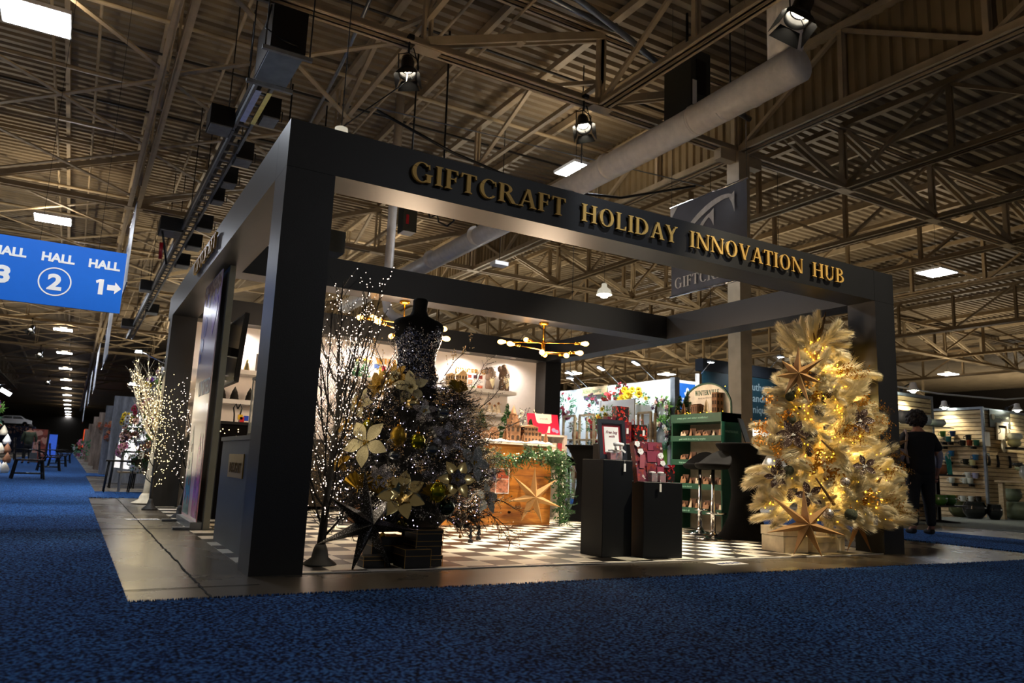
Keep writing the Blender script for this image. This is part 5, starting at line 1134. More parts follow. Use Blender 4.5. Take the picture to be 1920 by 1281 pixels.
for x, h, lab in ((4.74, .3, 'larger black wire arch holding a round ornament'), (4.88, .27, 'smaller black wire arch holding a round ornament')):
    t = thing('ornament_arch', lab, 'ornament stand', (x, 6.83, 1.685), 0, 'wire ornament arches'); a = MB(); a.tube([(-.08, 0, 0), (-.1, 0, h * .5), (-.05, 0, h * .9), (.02, 0, h), (.07, 0, h * .92), (.06, 0, h * .82)], .004, 5); a.build('wire', M_BLACKM, t); a = MB(); a.ball((.06, 0, h * .55), .035); a.build('ball', mat('blush_glass', '#dcb49a', .3), t)
for x, h, lab in ((5.32, .2, 'cream reindeer rider figurine with raised arms on the lower shelf'), (5.5, .22, 'cream standing figurine at the right end of the lower shelf'), (5.42, .16, 'short cream figurine between the other two')):
    t = thing('figurine', lab, 'figurine', (x, 6.8, 1.685), 0, 'cream figurines'); a = MB(); a.lathe([(.045, 0), (.05, .02), (.03, h * .5), (.018, h * .7)], 10); a.build('robe', M_CRM, t); a = MB(); a.ball((0, 0, h * .8), .024, n=8, k=6); a.build('head', mat('ginger_brown', '#9a6a44', .6), t); a = MB(); a.tube([(-.06, 0, h * .85), (0, 0, h * .6), (.06, 0, h * .8)], .008, 5); a.build('arms', M_CRM, t)
for x, h, lab in ((2.83, .27, 'left candle tipped green bottle brush tree on the OH WHAT shelf'), (2.97, .29, 'right candle tipped green bottle brush tree on the OH WHAT shelf')):
    t = thing('bottle_brush_tree', lab, 'small tree', (x, 6.82, 2.085), 0, 'candle tipped bottle brush trees'); a = MB(); rn = random.Random(int(x * 100))
    for i in range(260):
        f = rn.random(); r_ = .1 * (1 - f) + .008; az = rn.uniform(0, 6.28); c = Vector((0, 0, h * f)); e = Vector((math.cos(az) * r_, math.sin(az) * r_, h * f + .01)); a.add([c, e, e + Vector((0, 0, .012))], [(0, 1, 2)])
    a.build('bristles', mat('bright_fir', '#2f8045', .6), t); a = MB()
    for i in range(60): f = rn.random(); r_ = .1 * (1 - f); az = rn.uniform(PI, 6.5); a.octa((math.cos(az) * r_, math.sin(az) * r_, h * f), .006, i % 3)
    a.build('beads', [M_RED, M_PAPER, mat('mint_bead', '#8fd8b0', .4)], t)['kind'] = 'stuff'; a = MB(); a.lathe([(.012, h), (.014, h + .02), (.001, h + .05)], 8); a.build('candle_tip', mat('yolk_plastic', '#f0a814', .4, emit=.5), t)
board(3.15, 6.9, 2.085, .22, .27, 'colourful striped print with red and yellow panels on the OH WHAT shelf', None, [('#5f7fc8', .01, .19, .1, .26), ('#f2c53a', .1, .08, .14, .22), ('#e0264f', .15, .05, .21, .24), ('#e8644a', .02, .02, .12, .07), ('#8fcf4a', .13, .0, .2, .04)])
board(3.4, 6.9, 2.085, .2, .22, 'pastel print card right of the striped print', None, [('#f0b0a8', .02, .12, .18, .2), ('#a8d8b8', .02, .03, .1, .1), ('#b8e04a', .11, .02, .17, .12)])
for x, h, r_, lab in ((.98, .34, .07, 'large gold glass cone on the upper left shelf'), (1.12, .22, .05, 'smaller gold glass cone beside the large one')):
    t = MB(); t.lathe([(r_, 0), (r_ * .95, .01), (r_ * .5, h * .5), (.004, h)], 16); tag(t.build('glass_cone', M_CHAMP, None, (x, 6.82, 2.016)), lab, 'ornament', 'gold glass cones')
board(1.25, 6.9, 2.016, .3, .3, 'dark winter photo print on the upper left shelf', None, [('#4a4038', .01, .01, .14, .29), ('#8a7a66', .16, .01, .29, .29)])
for i, x in enumerate((.8, .98, 1.2)): 
    t = MB(); t.lathe([(.07, 0), (.055, .05), (.062, .05), (.04, .11), (.046, .11), (.002, .2)], 12); tag(t.build('ribbed_cone', mat('charcoal_ceramic', '#2c2925', .5), None, (x, 6.8, 1.566)), ['left', 'middle', 'right'][i] + ' charcoal ribbed cone tree on the lower left shelf', 'ornament', 'charcoal cone trees')
t = thing('glass_lantern', 'tall clear glass lantern at the opening beside the front post', 'lantern', (.80, 4.02, 1.0)); a = MB(); a.box(-.09, -.09, 0, .09, .09, .62); a.build('glass', mat('lantern_glass', '#dfe8e8', .05, alpha=.35), t); a = MB()
for x in (-.09, .09):
    for y in (-.09, .09): a.beam((x, y, 0), (x, y, .62), .012, .012)
a.box(-.1, -.1, .62, .1, .1, .65); a.build('frame', M_GALV, t); a = MB(); a.box(-.1, -.1, -.994, .1, .1, 0); a.build('stand', M_BLACKM, t)
t = thing('toy_rack', 'small black rack with red yellow and blue toys on the black table', 'toy rack', (.66, 4.62, 1.145)); a = MB()
for q in (-.1, .1): a.tube([(q * .3, 0, 0), (q * .35, 0, .1), (q * .5, 0, .17), (q * .25, 0, .22), (0, 0, .16)], .009, 6)
a.build('rack', M_BLACKM, t)
for c_, x_, z in (('#e8b818', .03, .06), ('#d0262a', .05, .03), ('#2a4fd0', .1, .05)): a = MB(); a.cbox(x_, -.04, z, .05, .05, .06); a.build('toy', mat('toy_' + c_[1:], c_, .4), t)

t = thing('draped_table', 'black square display table with scattered lights behind the half wall', 'table', (.46, 4.45, .006)); a = MB(); a.box(0, 0, 0, .62, .6, 1.1); a.build('skirt', M_SPAN, t); a = MB(); a.box(-.01, -.01, 1.1, .63, .61, 1.135); a.build('table_top', M_BLACK, t)
a = MB(); rn = random.Random(6)
for i in range(16): a.octa((-.008, rn.uniform(.05, .55), rn.uniform(.9, 1.08)) if i % 2 else (rn.uniform(0, .25), -.008, rn.uniform(.88, 1.08)), .007)
a.build('fairy_lights', M_LED, t)['kind'] = 'stuff'

# ================================================================== GOLD PAMPAS TREE
GC = Vector((6.02, .56, .004)); GP = [(.85, .3), (1.0, .42), (.98, .6), (.9, .85), (.76, 1.15), (.62, 1.45), (.5, 1.75), (.36, 2.0), (.22, 2.2), (.1, 2.4), (.03, 2.5)]
GP = [(r * .84, z) for r, z in GP]
gt = thing('pampas_tree', 'cream and gold pampas grass christmas tree glowing with yellow lights at the right post', 'christmas tree', GC)
a = MB(); a.lathe([(.16, 0), (.16, .015), (.03, .04), (.025, 2.3)], 12); a.build('stand', M_PAPER, gt)
a = MB(); a.lathe([(r * .2, z) for r, z in GP], 20); a.build('inner_core', mat('golden_core', '#d8b878', .9, 0, .3), gt)
pm_ = [plume_mesh(s_, .38 + .04 * (s_ % 3)) for s_ in range(6)]
GF = (PI * .93, 2 * PI + .25)
scatter(gt, GP, pm_, 96, 'pampas_plume', .34, 2.3, .6, .1, .85, 1.2, seed=15, azr=GF)
merged_scatter(gt, GP, pm_, 120, 'pampas_foliage', [M_PLUME], .3, 2.3, .6, .1, .8, 1.1, 16, (PI * .9, 2.15 * PI)); merged_scatter(gt, GP, pm_, 110, 'inner_pampas_foliage', [M_PLUME], .3, 2.2, .3, .15, .8, 1.1, 17, (PI * .9, 2.15 * PI)); merged_scatter(gt, GP, pm_, 60, 'low_pampas_foliage', [M_PLUME], .27, .75, .62, -.05, .85, 1.15, 18, (PI * .9, 2.15 * PI))
for i, (dx, dy, dz) in enumerate(((-.35, -.1, 1), (.1, -.1, 1), (.45, 0, .9), (-.1, -.2, 1), (.25, -.2, 1))): inst('pampas_plume', pm_[i], gt, (dx * .12 - .02, dy * .1, 2.1 + .03 * i), quat((dx, dy, dz), i), 1.0)
M_CAT = mat('cattail_brown', '#6b4f30', .9, 0, .3, 50, .6)
for dx, dz, z0 in ((.16, .42, 2.2), (-.06, .3, 2.05), (.05, .36, 2.12), (.2, .3, 2.1)): a = MB(); a.tube([(0, -.08, z0), (dx * .5, -.1, z0 + dz * .5), (dx, -.1, z0 + dz)], [.012, .022, .006], 6); a.build('cattail', M_CAT, gt)
for p, q in (((-.2, -.45, 1.0), (-.62, -.6, 1.12)), ((-.4, -.55, .5), (-.85, -.7, .75)), ((-.5, -.4, 1.1), (-.78, -.45, 1.18)), ((.1, -.66, .68), (.06, -.78, .8)), ((-.1, -.5, 1.5), (.15, -.55, 1.6))): a = MB(); a.tube([p, q], [.02, .008], 6); a.build('cattail', M_CAT, gt)
gs = [spray_mesh(s_ + 30, .3, [M_GOLDLEAF, mat('gold_leaves', '#b8791c', .3, .7)], n=18, leafy=True) for s_ in range(3)]
scatter(gt, GP, gs, 46, 'gold_leaf_spray', .35, 2.1, .82, .1, .8, 1.15, seed=19, azr=GF)
rn = random.Random(91); a = MB()
for i in range(620):
    z = rn.uniform(.32, 2.3); az = rn.uniform(PI - .1, 2 * PI + .3); p = cone_pt(GP, z, az); 
    if rn.random() * .7 > abs(p.length) * 1.0 and z < 1.8: continue
    f = rn.uniform(.72, 1.0); a.octa((p.x * f, p.y * f, z), rn.uniform(.005, .0115))
a.build('fairy_lights', M_LEDG, gt)['kind'] = 'stuff'
for q, e_ in (((-.35, -.5, .6), .9), ((.35, -.5, .6), .9), ((0, -.5, 1.0), .9), ((-.3, -.4, 1.25), .7), ((.2, -.35, 1.6), .7), ((-.05, -.25, 1.95), .6), ((.6, -.3, .55), .7), ((-.65, -.25, .5), .7), ((.35, -.4, 1.2), .6)): lamp('glow', 'POINT', q, e_ * 1.3, (1, .72, .26), gt, shadow_soft_size=.06)
def G(x, z, k=1.04):
    y = .2; kx = (x + 1.05) / 5.61; kz = (z - .73) / 5.61
    for _ in range(14):
        X = x + kx * (y - .6); Z = z + kz * (y - .6); dx = X - GC.x; r = cone_pt(GP, max(.31, min(2.45, Z)), 0).x * k; dx = max(-r * .97, min(r * .97, dx)); y = .5 * y + .5 * (GC.y - math.sqrt(max(0, r * r - dx * dx)))
    return Vector((GC.x + dx, y, Z))
def gface(p): d = Vector((p.x - GC.x, p.y - GC.y, 0)).normalized(); return d * .5 + Vector((-.7, -.55, .15))
M_BURL = glitter('burlap_petal', '#4a3226', '#e8dcd0', .92, 160, .7, 0.0)
M_LACE = mat('white_lace_edge', '#e6dcd2', .7)
for x, z, r, n, lab in ((5.93, 1.86, .16, 6, 'brown burlap poinsettia with white veins near the top of the pampas tree'), (5.78, 1.2, .17, 6, 'brown burlap poinsettia with white veins at the centre of the pampas tree'), (6.85, 1.42, .15, 6, 'brown burlap poinsettia at the right edge of the pampas tree'), (6.0, .56, .14, 5, 'brown burlap poinsettia low on the pampas tree above the kraft star'), (5.02, .74, .12, 5, 'brown burlap poinsettia on the left edge of the pampas tree'), (6.92, .9, .12, 5, 'brown burlap poinsettia on the right side lower down')):
    p = G(x, z); flower(p + gface(p).normalized() * .08, gface(p), r, lab, (M_BURL, M_BURL), n, 'burlap poinsettias on the pampas tree', two=False, wid=.5, curl=.1, centre=M_PAPER)
M_MOSS = mat('moss_ball_green', '#3d4230', .9, 0, .5, 60, .8); M_SILV = glitter('silver_glitter_ball', '#8a7a68', '#ffffff', .7, 260, .35, .6)
for x, z, r, m_, lab in ((5.48, 1.62, .05, M_MOSS, 'dark green moss ball at the upper left of the pampas tree'), (5.66, 1.66, .045, M_MOSS, 'dark green moss ball right of the kraft star tips'), (5.98, 1.66, .045, M_MOSS, 'dark green moss ball under the top poinsettia'), (5.72, 1.37, .05, M_MOSS, 'dark green moss ball left of centre'), (5.66, .82, .05, M_MOSS, 'dark green moss ball in the lower left of the pampas tree'), (6.68, .36, .06, M_MOSS, 'dark green moss ball at the lower right of the pampas tree'),
    (5.52, 1.09, .055, MATS['bronze_glitter'], 'gold matt bauble left of the central poinsettia'), (6.3, .37, .055, M_SILV, 'silver glitter bauble low in front of the pampas tree'), (5.23, .68, .05, M_SILV, 'champagne glitter bauble at the lower left of the pampas tree'), (6.2, 1.48, .055, M_SMOKE, 'clear mirror bauble at the upper right of the pampas tree'), (6.6, .72, .05, M_SILV, 'grey glitter bauble at the right middle of the pampas tree'), (6.08, 1.24, .05, mat('pewter_ball', '#6f6a5e', .5, .4), 'pewter bauble right of the central poinsettia')):
    p = G(x, z); ornament(p + gface(p).normalized() * .05, r, lab, 'bauble', m_, 'baubles on the pampas tree')
for x, z, lab in ((5.68, .56, 'dark brown feathered pine cone low on the left of the pampas tree'), (5.55, 1.42, 'brown pine cone at the upper left of the pampas tree'), (6.36, 1.72, 'brown pine cone at the upper right of the pampas tree'), (6.02, 1.05, 'brown pine cone under the central poinsettia'), (5.18, .88, 'brown pine cone at the left edge of the pampas tree')):
    p = G(x, z); t = MB(); 
    for k in range(9):
        for j in range(8):
            an = j * PI / 4 + k * .4; r_ = .035 * math.sin(PI * (k + 1.2) / 10.5); t.petal((math.cos(an) * r_ * .4, math.sin(an) * r_ * .4, .06 - k * .014), (math.cos(an), math.sin(an), -.5), (0, 0, 1), r_ + .008, .022, .2, seg=2)
    tag(t.build('pine_cone', mat('cone_brown', '#4a2f1c', .5, 0, .3, 40), None, p + gface(p).normalized() * .05), lab, 'pine cone', 'pine cones on the pampas tree')
t = MB(); t.box(-.03, -.004, -.05, .03, .004, .05); t.tube([(0, 0, .05), (0, 0, .12)], .001, 4); tag(t.build('picture_ornament', M_SILV, None, (5.84, -.29, .37)), 'small silver rectangular ornament hanging low on the pampas tree', 'ornament')
star3d('paper_star', (5.12, -.05, .31), [.36, .43, .40, .32, .34, .40, .36], .095, 7, .09, 'kraft folded paper star standing at the foot of the pampas tree', 'star', M_KRAFT, (-.5, -1, .1), .0, 'large kraft paper stars')
star3d('paper_star', (5.08, -.02, 1.76), [.3, .2, .2, .24, .32, .26, .32], .085, 7, .08, 'kraft folded paper star high on the left side of the pampas tree', 'star', M_KRAFT, (-.75, -1, .1), -.1, 'large kraft paper stars')
star3d('paper_star', (7.1, .35, 1.15), [.3, .34, .4, .25, .25, .25, .25], .08, 7, .06, 'kraft paper star poking out of the right side of the pampas tree', 'star', M_KRAFT, (-.4, -.7, .2), .6, 'large kraft paper stars')
star3d('paper_star', (5.98, .0, .33), [.12, .12, .15, .34, .34, .15, .12], .075, 7, .06, 'brown paper star half hidden under the right of the pampas tree', 'star', mat('brown_paper', '#8a6238', .7), (-.3, -1, 0), .0, 'large kraft paper stars')
M_CRATE = mat('whitewashed_wood', '#cdbfa2', .7, 0, .2, 9)
for x, y, sx, sy, sz, lab in ((5.22, .3, .33, .3, .25, 'large whitewashed crate under the pampas tree behind the kraft star'), (5.62, .27, .34, .28, .15, 'low whitewashed crate under the middle of the pampas tree'), (6.0, .34, .2, .2, .22, 'whitewashed box under the right of the pampas tree')):
    t = thing('wooden_crate', lab, 'crate', (x, y, .006), -.08, 'whitewashed crates'); a = MB(); a.box(0, 0, 0, sx, sy, sz * .62); a.build('crate_base', M_CRATE, t); a = MB(); a.box(-.006, -.006, sz * .64, sx + .006, sy + .006, sz); a.build('lid', M_CRATE, t)

# ================================================================== STOOLS, COCKTAIL TABLE, RACK
def stool(x, y, rz, label):
    t = thing('bar_stool', label, 'bar stool', (x, y, .006), rz, 'black seated chrome bar stools')
    a = MB(); a.lathe([(.2, 0), (.2, .008), (.15, .018), (.06, .035), (.034, .07), (.03, .08)], 28); a.build('base', M_CHROME, t)
    a = MB(); a.tube([(0, 0, .07), (0, 0, .42), (0, 0, .43), (0, 0, .80)], [.028, .028, .02, .02], 16); a.build('column', M_CHROME, t)
    a = MB(); a.tube([(.0, .03, .3), (-.12, .02, .3), (-.19, -.08, .3), (-.12, -.18, .3), (.0, -.17, .3)], .009, 8); a.tube([(0, 0, .3), (0, -.15, .3)], .009, 8); a.tube([(0, 0, .285), (0, 0, .315)], .034, 14); a.build('footrest', M_CHROME, t)
    a = MB(); n = 28; vs = []; prof = [(.0, .0), (.1, .0), (.17, .008), (.2, .03), (.205, .06), (.195, .075), (.12, .06), (.0, .055)]
    for r, z in prof:
        for j in range(n):
            q = 2 * PI * j / n; bk = max(0, math.cos(q)) ** 1.5; zz = z + (.17 * bk * (r / .2) ** 2 if z > .02 else .04 * bk * (r / .2) ** 2); vs.append((r * math.cos(q) * (1 + .12 * bk), r * math.sin(q) * 1.06, .80 + zz))
    a.add(vs, [(i * n + j, i * n + (j + 1) % n, (i + 1) * n + (j + 1) % n, (i + 1) * n + j) for i in range(len(prof) - 1) for j in range(n)], 0, True); o = a.build('seat', mat('black_vinyl', '#0b0b0d', .85, spec=.1), t)
    a = MB(); a.tube([(0, 0, .79), (-.12, -.05, .76), (-.2, -.08, .7)], .006, 6); a.build('lever', M_CHROME, t); return t
s0 = stool(5.56, 1.60, .25, 'nearer black and chrome bar stool by the black cocktail table')
copy_tree(s0, (5.98, 2.25, .006), .45, 'farther black and chrome bar stool behind the first one')
copy_tree(s0, (5.9, 5.1, .006), PI, 'black bar stool half hidden behind the pine counter garland')
def cocktail(x, y, label, h=1.12):
    t = thing('cocktail_table', label, 'cocktail table', (x, y, .006), 0, 'black draped cocktail tables'); a = MB(); n = 40; vs = []
    pf = [(.36, .0), (.3, .06), (.2, .25), (.155, .5), (.16, .7), (.21, .9), (.28, 1.03), (.335, 1.1), (.34, h), (.33, h + .012), (.0001, h + .012)]
    for k, (r, z) in enumerate(pf):
        for j in range(n):
            q = 2 * PI * j / n; c4 = abs(math.cos(2 * q)) ** 3; rr = r * (1 + (.22 * c4 - .08) * max(0, 1 - z / .35)); vs.append((rr * math.cos(q), rr * math.sin(q), z))
    a.add(vs, [(i * n + j, i * n + (j + 1) % n, (i + 1) * n + (j + 1) % n, (i + 1) * n + j) for i in range(len(pf) - 1) for j in range(n)], 0, True); a.build('stretch_cover', M_SPAN, t); a = MB(); a.lathe([(.0001, h + .0125), (.3, h + .014)], 30); a.build('table_top', M_SPAN, t); return t
cocktail(6.1, 1.62, 'black stretch covered cocktail table left of the pampas tree'); cocktail(4.35, 6.15, 'black stretch covered cocktail table behind the left plinth', 1.05) if False else None
cocktail(5.68, 4.3, 'black draped cocktail table glimpsed left of the framed sign', 1.08)
# tablet stand on the cocktail table
t = MB(); t.M = Matrix.Translation((6.32, 1.75, 1.14)) @ Matrix.Rotation(.5, 4, 'Z') @ Matrix.Rotation(-.3, 4, 'X'); t.box(-.12, -.006, 0, .12, .006, .34); tag(t.build('menu_holder', M_BLACKM), 'black leaning menu holder at the right of the cocktail table', 'menu holder')
t = thing('card_stack', 'stack of white and kraft cards on the cocktail table', 'cards', (6.2, 1.5, 1.14)); a = MB(); a.box(0, 0, 0, .12, .09, .012); a.build('white_cards', M_PAPER, t); a = MB(); a.box(-.05, .1, 0, .06, .18, .02); a.build('kraft_cards', M_KRAFT, t)
# Winterville rack: open side faces -X
RX, RY0, RY1 = 6.28, 2.16, 3.12
rk = thing('display_rack', 'dark green board display rack with arched WINTERVILLE header', 'display rack', (RX, RY0, .004)); LY = RY1 - RY0
for yy in (0, LY - .02): a = MB(); a.box(0, yy, 0, .36, yy + .02, 1.56); a.build('side_panel', M_GREEN, rk)
a = MB(); a.box(.34, .02, 0, .36, LY - .02, 1.52); a.build('back_panel', mat('taupe_board', '#8d8577', .7), rk)
FXr = Matrix(((0, 1, 0, 0), (-1, 0, 0, LY), (0, 0, 1, 0), (0, 0, 0, 1)))
M_MINT = mat('mint_ink', '#9fd6c4', .5)
SHZ = (.3, .62, .94, 1.26)
txts = ('celebrate it all', 'stories to cherish', 'little houses & trees', 'peek inside for a charming surprise')
for z in SHZ:
    a = MB(); a.box(-.01, .02, z - .06, .34, LY - .02, z - .045); a.box(-.015, .0, z - .075, -.002, LY, z - .0); o = a.build('shelf', M_GREEN, rk)
    plain_text(txts[SHZ.index(z)], .036, M_MINT, o, (-.017, LY * .82, z - .055), RL, 'shelf_words', 0, .0006)
a = MB(); a.box(-.015, 0, 1.44, .36, LY, 1.56); o = a.build('top_fascia', M_GREEN, rk); plain_text('create your own winter wonderland', .04, M_MINT, o, (-.017, LY * .86, 1.49), RL, 'fascia_words', 0, .0006)
a = MB(); a.M = FXr; n = 24; arch = [(0.02, 1.56)] + [(LY / 2 + (LY / 2 - .02) * math.cos(PI - PI * k / n), 1.66 + .33 * math.sin(PI * k / n)) for k in range(n + 1)] + [(LY - .02, 1.56)]
a.prism(arch[::-1], .2, .215); o = a.build('header_board', mat('cream_board', '#e3dccf', .6), rk)
a = MB(); 
for p_, q_ in zip(arch[:-1], arch[1:]): a.beam((.195, LY - p_[0], p_[1]), (.195, LY - q_[0], q_[1]), .02, .02)
a.build('header_rim', M_GREEN, o)
serif_word('WINTERVILLE', .26, .72, .07, FXr @ FYm(.198, 1.83), mat('forest_ink', '#1e5848', .5), o, 'header_words', .002, True); plain_text('MAGICAL MINIATURES', .03, mat('grey_ink', '#9a948a', .6), o, (.198, LY - .32, 1.78), RL, 'header_small_words', 0, .0006)
serif_word('WINTERVILLE', .06, .3, .028, FYm(-.001, 1.3), mat('pale_green_ink', '#8fb5a6', .5), rk, 'side_words', .001, True)
M_CARDB = mat('card_box_tan', '#b08563', .7, 0, .2, 20); M_CARDD = mat('card_box_brown', '#5a3b26', .7, 0, .2)
rn = random.Random(8); nm = {.3: 'bottom', .62: 'second lowest', .94: 'second highest', 1.26: 'top'}; od = ['far left', 'left', 'left of centre', 'right of centre', 'right', 'near right']
for z in SHZ:
    for i in range(6):
        y = RY1 - .1 - i * .145; t = thing('card_kit', 'tan pop-up house kit at the %s of the %s rack shelf' % (od[i], nm[z]), 'card kit', (RX + .03, y - .11, z - .04), 0, 'pop-up kits on the green rack'); M0 = Matrix.Rotation(.25, 4, 'Y')
        hh = rn.uniform(.13, .18); a = MB(); a.M = M0; a.box(.06, 0, 0, .075, .12, hh); a.build('backing', M_CARDD, t)
        a = MB(); a.M = M0 @ Matrix(((0, 1, 0, .04), (-1, 0, 0, .115), (0, 0, 1, 0), (0, 0, 0, 1)))
        if i % 3 == 1: a.prism([(.01, 0), (.1, 0), (.055, hh * .9)], -.01, .0)
        else: a.prism([(.005, 0), (.11, 0), (.11, hh * .6), (.09, hh * .6), (.075, hh * .85), (.06, hh * .6), (.03, hh * .6), (.03, hh * .8), (.005, hh * .8)], -.01, 0)
        a.build('house_cutout', M_CARDB if (i + int(z * 10)) % 4 else M_CRM, t); a = MB(); a.box(-.0, 0, 0, .01, .11, .035); a.build('label_band', mat('tan_label', '#d8b694', .7), t)
house(RX + .06, RY0 + .15, 1.563, .12, .09, .28, 'tall plywood book shaped house on top of the green rack', .0, M_MDF, 'plywood houses on the rack', rz=0, win=(2, 3)); house(RX + .06, RY0 + .52, 1.563, .12, .12, .13, 'low plywood row house on top of the green rack', .15, M_MDF, 'plywood houses on the rack', win=(3, 1))
cutout_tree(RX + .08, RY0 + .8, 1.563, .17, 'plywood cut-out tree on the rack, nearer the houses', None, 'plywood trees on the rack'); cutout_tree(RX + .05, RY0 + .9, 1.563, .14, 'plywood cut-out tree on the rack, left of the other', None, 'plywood trees on the rack'); cutout_tree(RX + .1, RY0 + .38, 1.563, .2, 'white plywood lamp post figure between the rack houses', M_CRM, 'plywood trees on the rack')
mini_fir(RX + .2, RY1 - .12, 1.563, .36, 'taller green artificial fir on top of the green rack', group='green firs on the rack'); mini_fir(RX + .08, RY1 + .02 - .1, 1.563, .27, 'shorter green artificial fir at the left end of the green rack', group='green firs on the rack')
t = MB(); rn = random.Random(4)
for i in range(14): t.octa((RX + .1, RY0 + rn.uniform(.02, .9), 1.58 + rn.uniform(0, .02)), .006)
t.octa((RX + .19, RY0 + .12, 1.93), .008); o = t.build('light_string', M_LEDG); tag(o, 'tiny string of yellow lights on top of the green rack', 'light string'); o['kind'] = 'stuff'
# loose things on the floor
for x, y, lab, rz in ((-.42, 4.32, 'white floor notice lying on the concrete beside the pavilion', .1), (3.75, -.30, 'white floor notice with blue print in front of the pavilion', .05)):
    t = thing('floor_notice', lab, 'notice', (x, y, .001), rz, 'paper notices stuck to the floor'); a = MB(); a.box(0, 0, 0, .34, .2, .003); a.build('sheet', M_PAPER, t)
    plain_text('SHOW', .09, mat('navy_ink', '#24407f', .6), t, (.05, .05, .0035), (0, 0, 0), 'printed_word', .003, .0004)
t = MB(); rn = random.Random(1)
for i in range(60): x, y = rn.uniform(-.2, .2), rn.uniform(-.06, .06); t.petal((x, y, 0), (rn.uniform(-1, 1), rn.uniform(-1, 1), .05), (0, 0, 1), .05, .006, .02, seg=2)
o = t.build('fallen_plume', M_PLUME, None, (4.6, .35, .012)); tag(o, 'shed wisps of cream pampas lying on the checkered floor', 'plume', kind='stuff')

# ================================================================== HANGING SIGNS
t = thing('hall_sign', 'blue hanging sign with white HALL 3, HALL 2 and HALL 1 arrow', 'hanging sign', (-.73, 5.0, 2.36), 0)
a = MB(); a.box(-2.0, 0, 0, 0, .03, .74); a.build('panel', M_BLUE, t)
for x in (-1.18, -.70, -.225): plain_text('HALL', .137, M_SIGNW, t, (x, -.002, .515), RF, 'sign_word', .006, .001, 'CENTER', 1.0, 1.02)
plain_text('3', .26, M_SIGNW, t, (-1.2, -.002, .2), RF, 'sign_digit', .012, .001, 'CENTER', 1, 1.15)
plain_text('2', .25, M_SIGNW, t, (-.70, -.002, .19), RF, 'sign_digit', .01, .001, 'CENTER', 1, 1.15)
a = MB(); a.prism([(-.255, .2), (-.205, .2), (-.205, .385), (-.25, .385), (-.29, .36), (-.28, .33), (-.255, .345)], -.003, 0); a.build('sign_digit', M_SIGNW, t)
a = MB(); n = 40
for i in range(n):
    q0, q1 = 2 * PI * i / n, 2 * PI * (i + 1) / n; a.add([(-.70 + r_ * math.cos(q), -.003, .28 + r_ * math.sin(q)) for q, r_ in ((q0, .168), (q1, .168), (q1, .153), (q0, .153))], [(0, 3, 2, 1)])
a.build('circle', M_SIGNW, t)
a = MB(); a.prism([(-.165, .265), (-.085, .265), (-.085, .225), (-.015, .297), (-.085, .37), (-.085, .33), (-.165, .33)], -.003, 0); a.build('arrow', M_SIGNW, t)
a = MB()
for x in (-1.85, -.9, -.3): a.tube([(x, .015, .74), (x, .015, 7.65)], .003, 4)
a.build('hanging_wire', M_BLACKM, t)
def hang_banner(loc, w_, h, label, rz=0, group=None, m=None):
    t = thing('hanging_banner', label, 'banner', loc, rz, group); a = MB(); n = 14; vs = []
    for i in range(n + 1):
        for j in range(9): y = -w_ * i / n; z = -h * j / 8; vs.append((.02 * math.sin(i * 1.1) * math.sin(j * .8), y, z))
    a.add(vs, [(i * 9 + j, i * 9 + j + 1, (i + 1) * 9 + j + 1, (i + 1) * 9 + j) for i in range(n) for j in range(8)], 0, True); a.build('cloth', m or mat('white_vinyl_banner', '#dde3ee', .5), t)
    for pz in (0, -h): a = MB(); a.tube([(0, .03, pz), (0, -w_ - .03, pz)], .02, 8); a.build('pole', M_CHROME, t)
    a = MB(); a.tube([(0, 0, 0), (0, 0, 10.01 - loc[2])], .004, 4); a.tube([(0, -w_, 0), (0, -w_, 10.01 - loc[2])], .004, 4); a.build('hanging_wire', M_BLACKM, t); return t
t = hang_banner((8.4, 5.5, 5.78), 1.87, 1.75, 'dark grey hanging banner with white lettering GIFTCRAFT behind the front beam', 0, None, mat('slate_satin_banner', '#6a7080', .3, 0, .15, 2, .3, 3))
Fb = Matrix(((0, 1, 0, -.028), (-1, 0, 0, 0), (0, 0, 1, -1.75), (0, 0, 0, 1)))
M_BW = mat('banner_white_ink', '#e6e8ec', .4)
def swash(pts, wd):
    a = MB(); a.M = Fb; k = len(pts); L_, R_ = [], []
    for i, (x, z) in enumerate(pts):
        x0, z0 = pts[max(0, i - 1)]; x1, z1 = pts[min(k - 1, i + 1)]; d = Vector((x1 - x0, z1 - z0)).normalized(); nrm = Vector((-d.y, d.x)) * wd[i]; L_.append((x + nrm.x, z + nrm.y)); R_.append((x - nrm.x, z - nrm.y))
    for i in range(k - 1): a.prism([R_[i], R_[i + 1], L_[i + 1], L_[i]], -.006, 0)
    return a
def bez(p, n=14):
    out = []
    for i in range(n + 1):
        t_ = i / n; q = [Vector(v) for v in p]
        while len(q) > 1: q = [a_.lerp(b_, t_) for a_, b_ in zip(q[:-1], q[1:])]
        out.append(tuple(q[0]))
    return out
p_ = bez([(.0, .75), (.28, 1.3), (.75, 1.5), (1.18, 1.28), (1.62, 1.58), (1.66, 1.3)] if False else [(.1, .7), (.35, 1.35), (.9, 1.4), (1.1, 1.62), (1.5, 1.6), (1.6, 1.5)])
o = swash(p_, [.02 + .035 * math.sin(PI * i / 14) for i in range(15)]); o.prism([(1.5, 1.5), (1.56, 1.4), (1.62, 1.22), (1.62, 1.6)], -.0075, 0); o.build('swash_mark', M_BW, t)
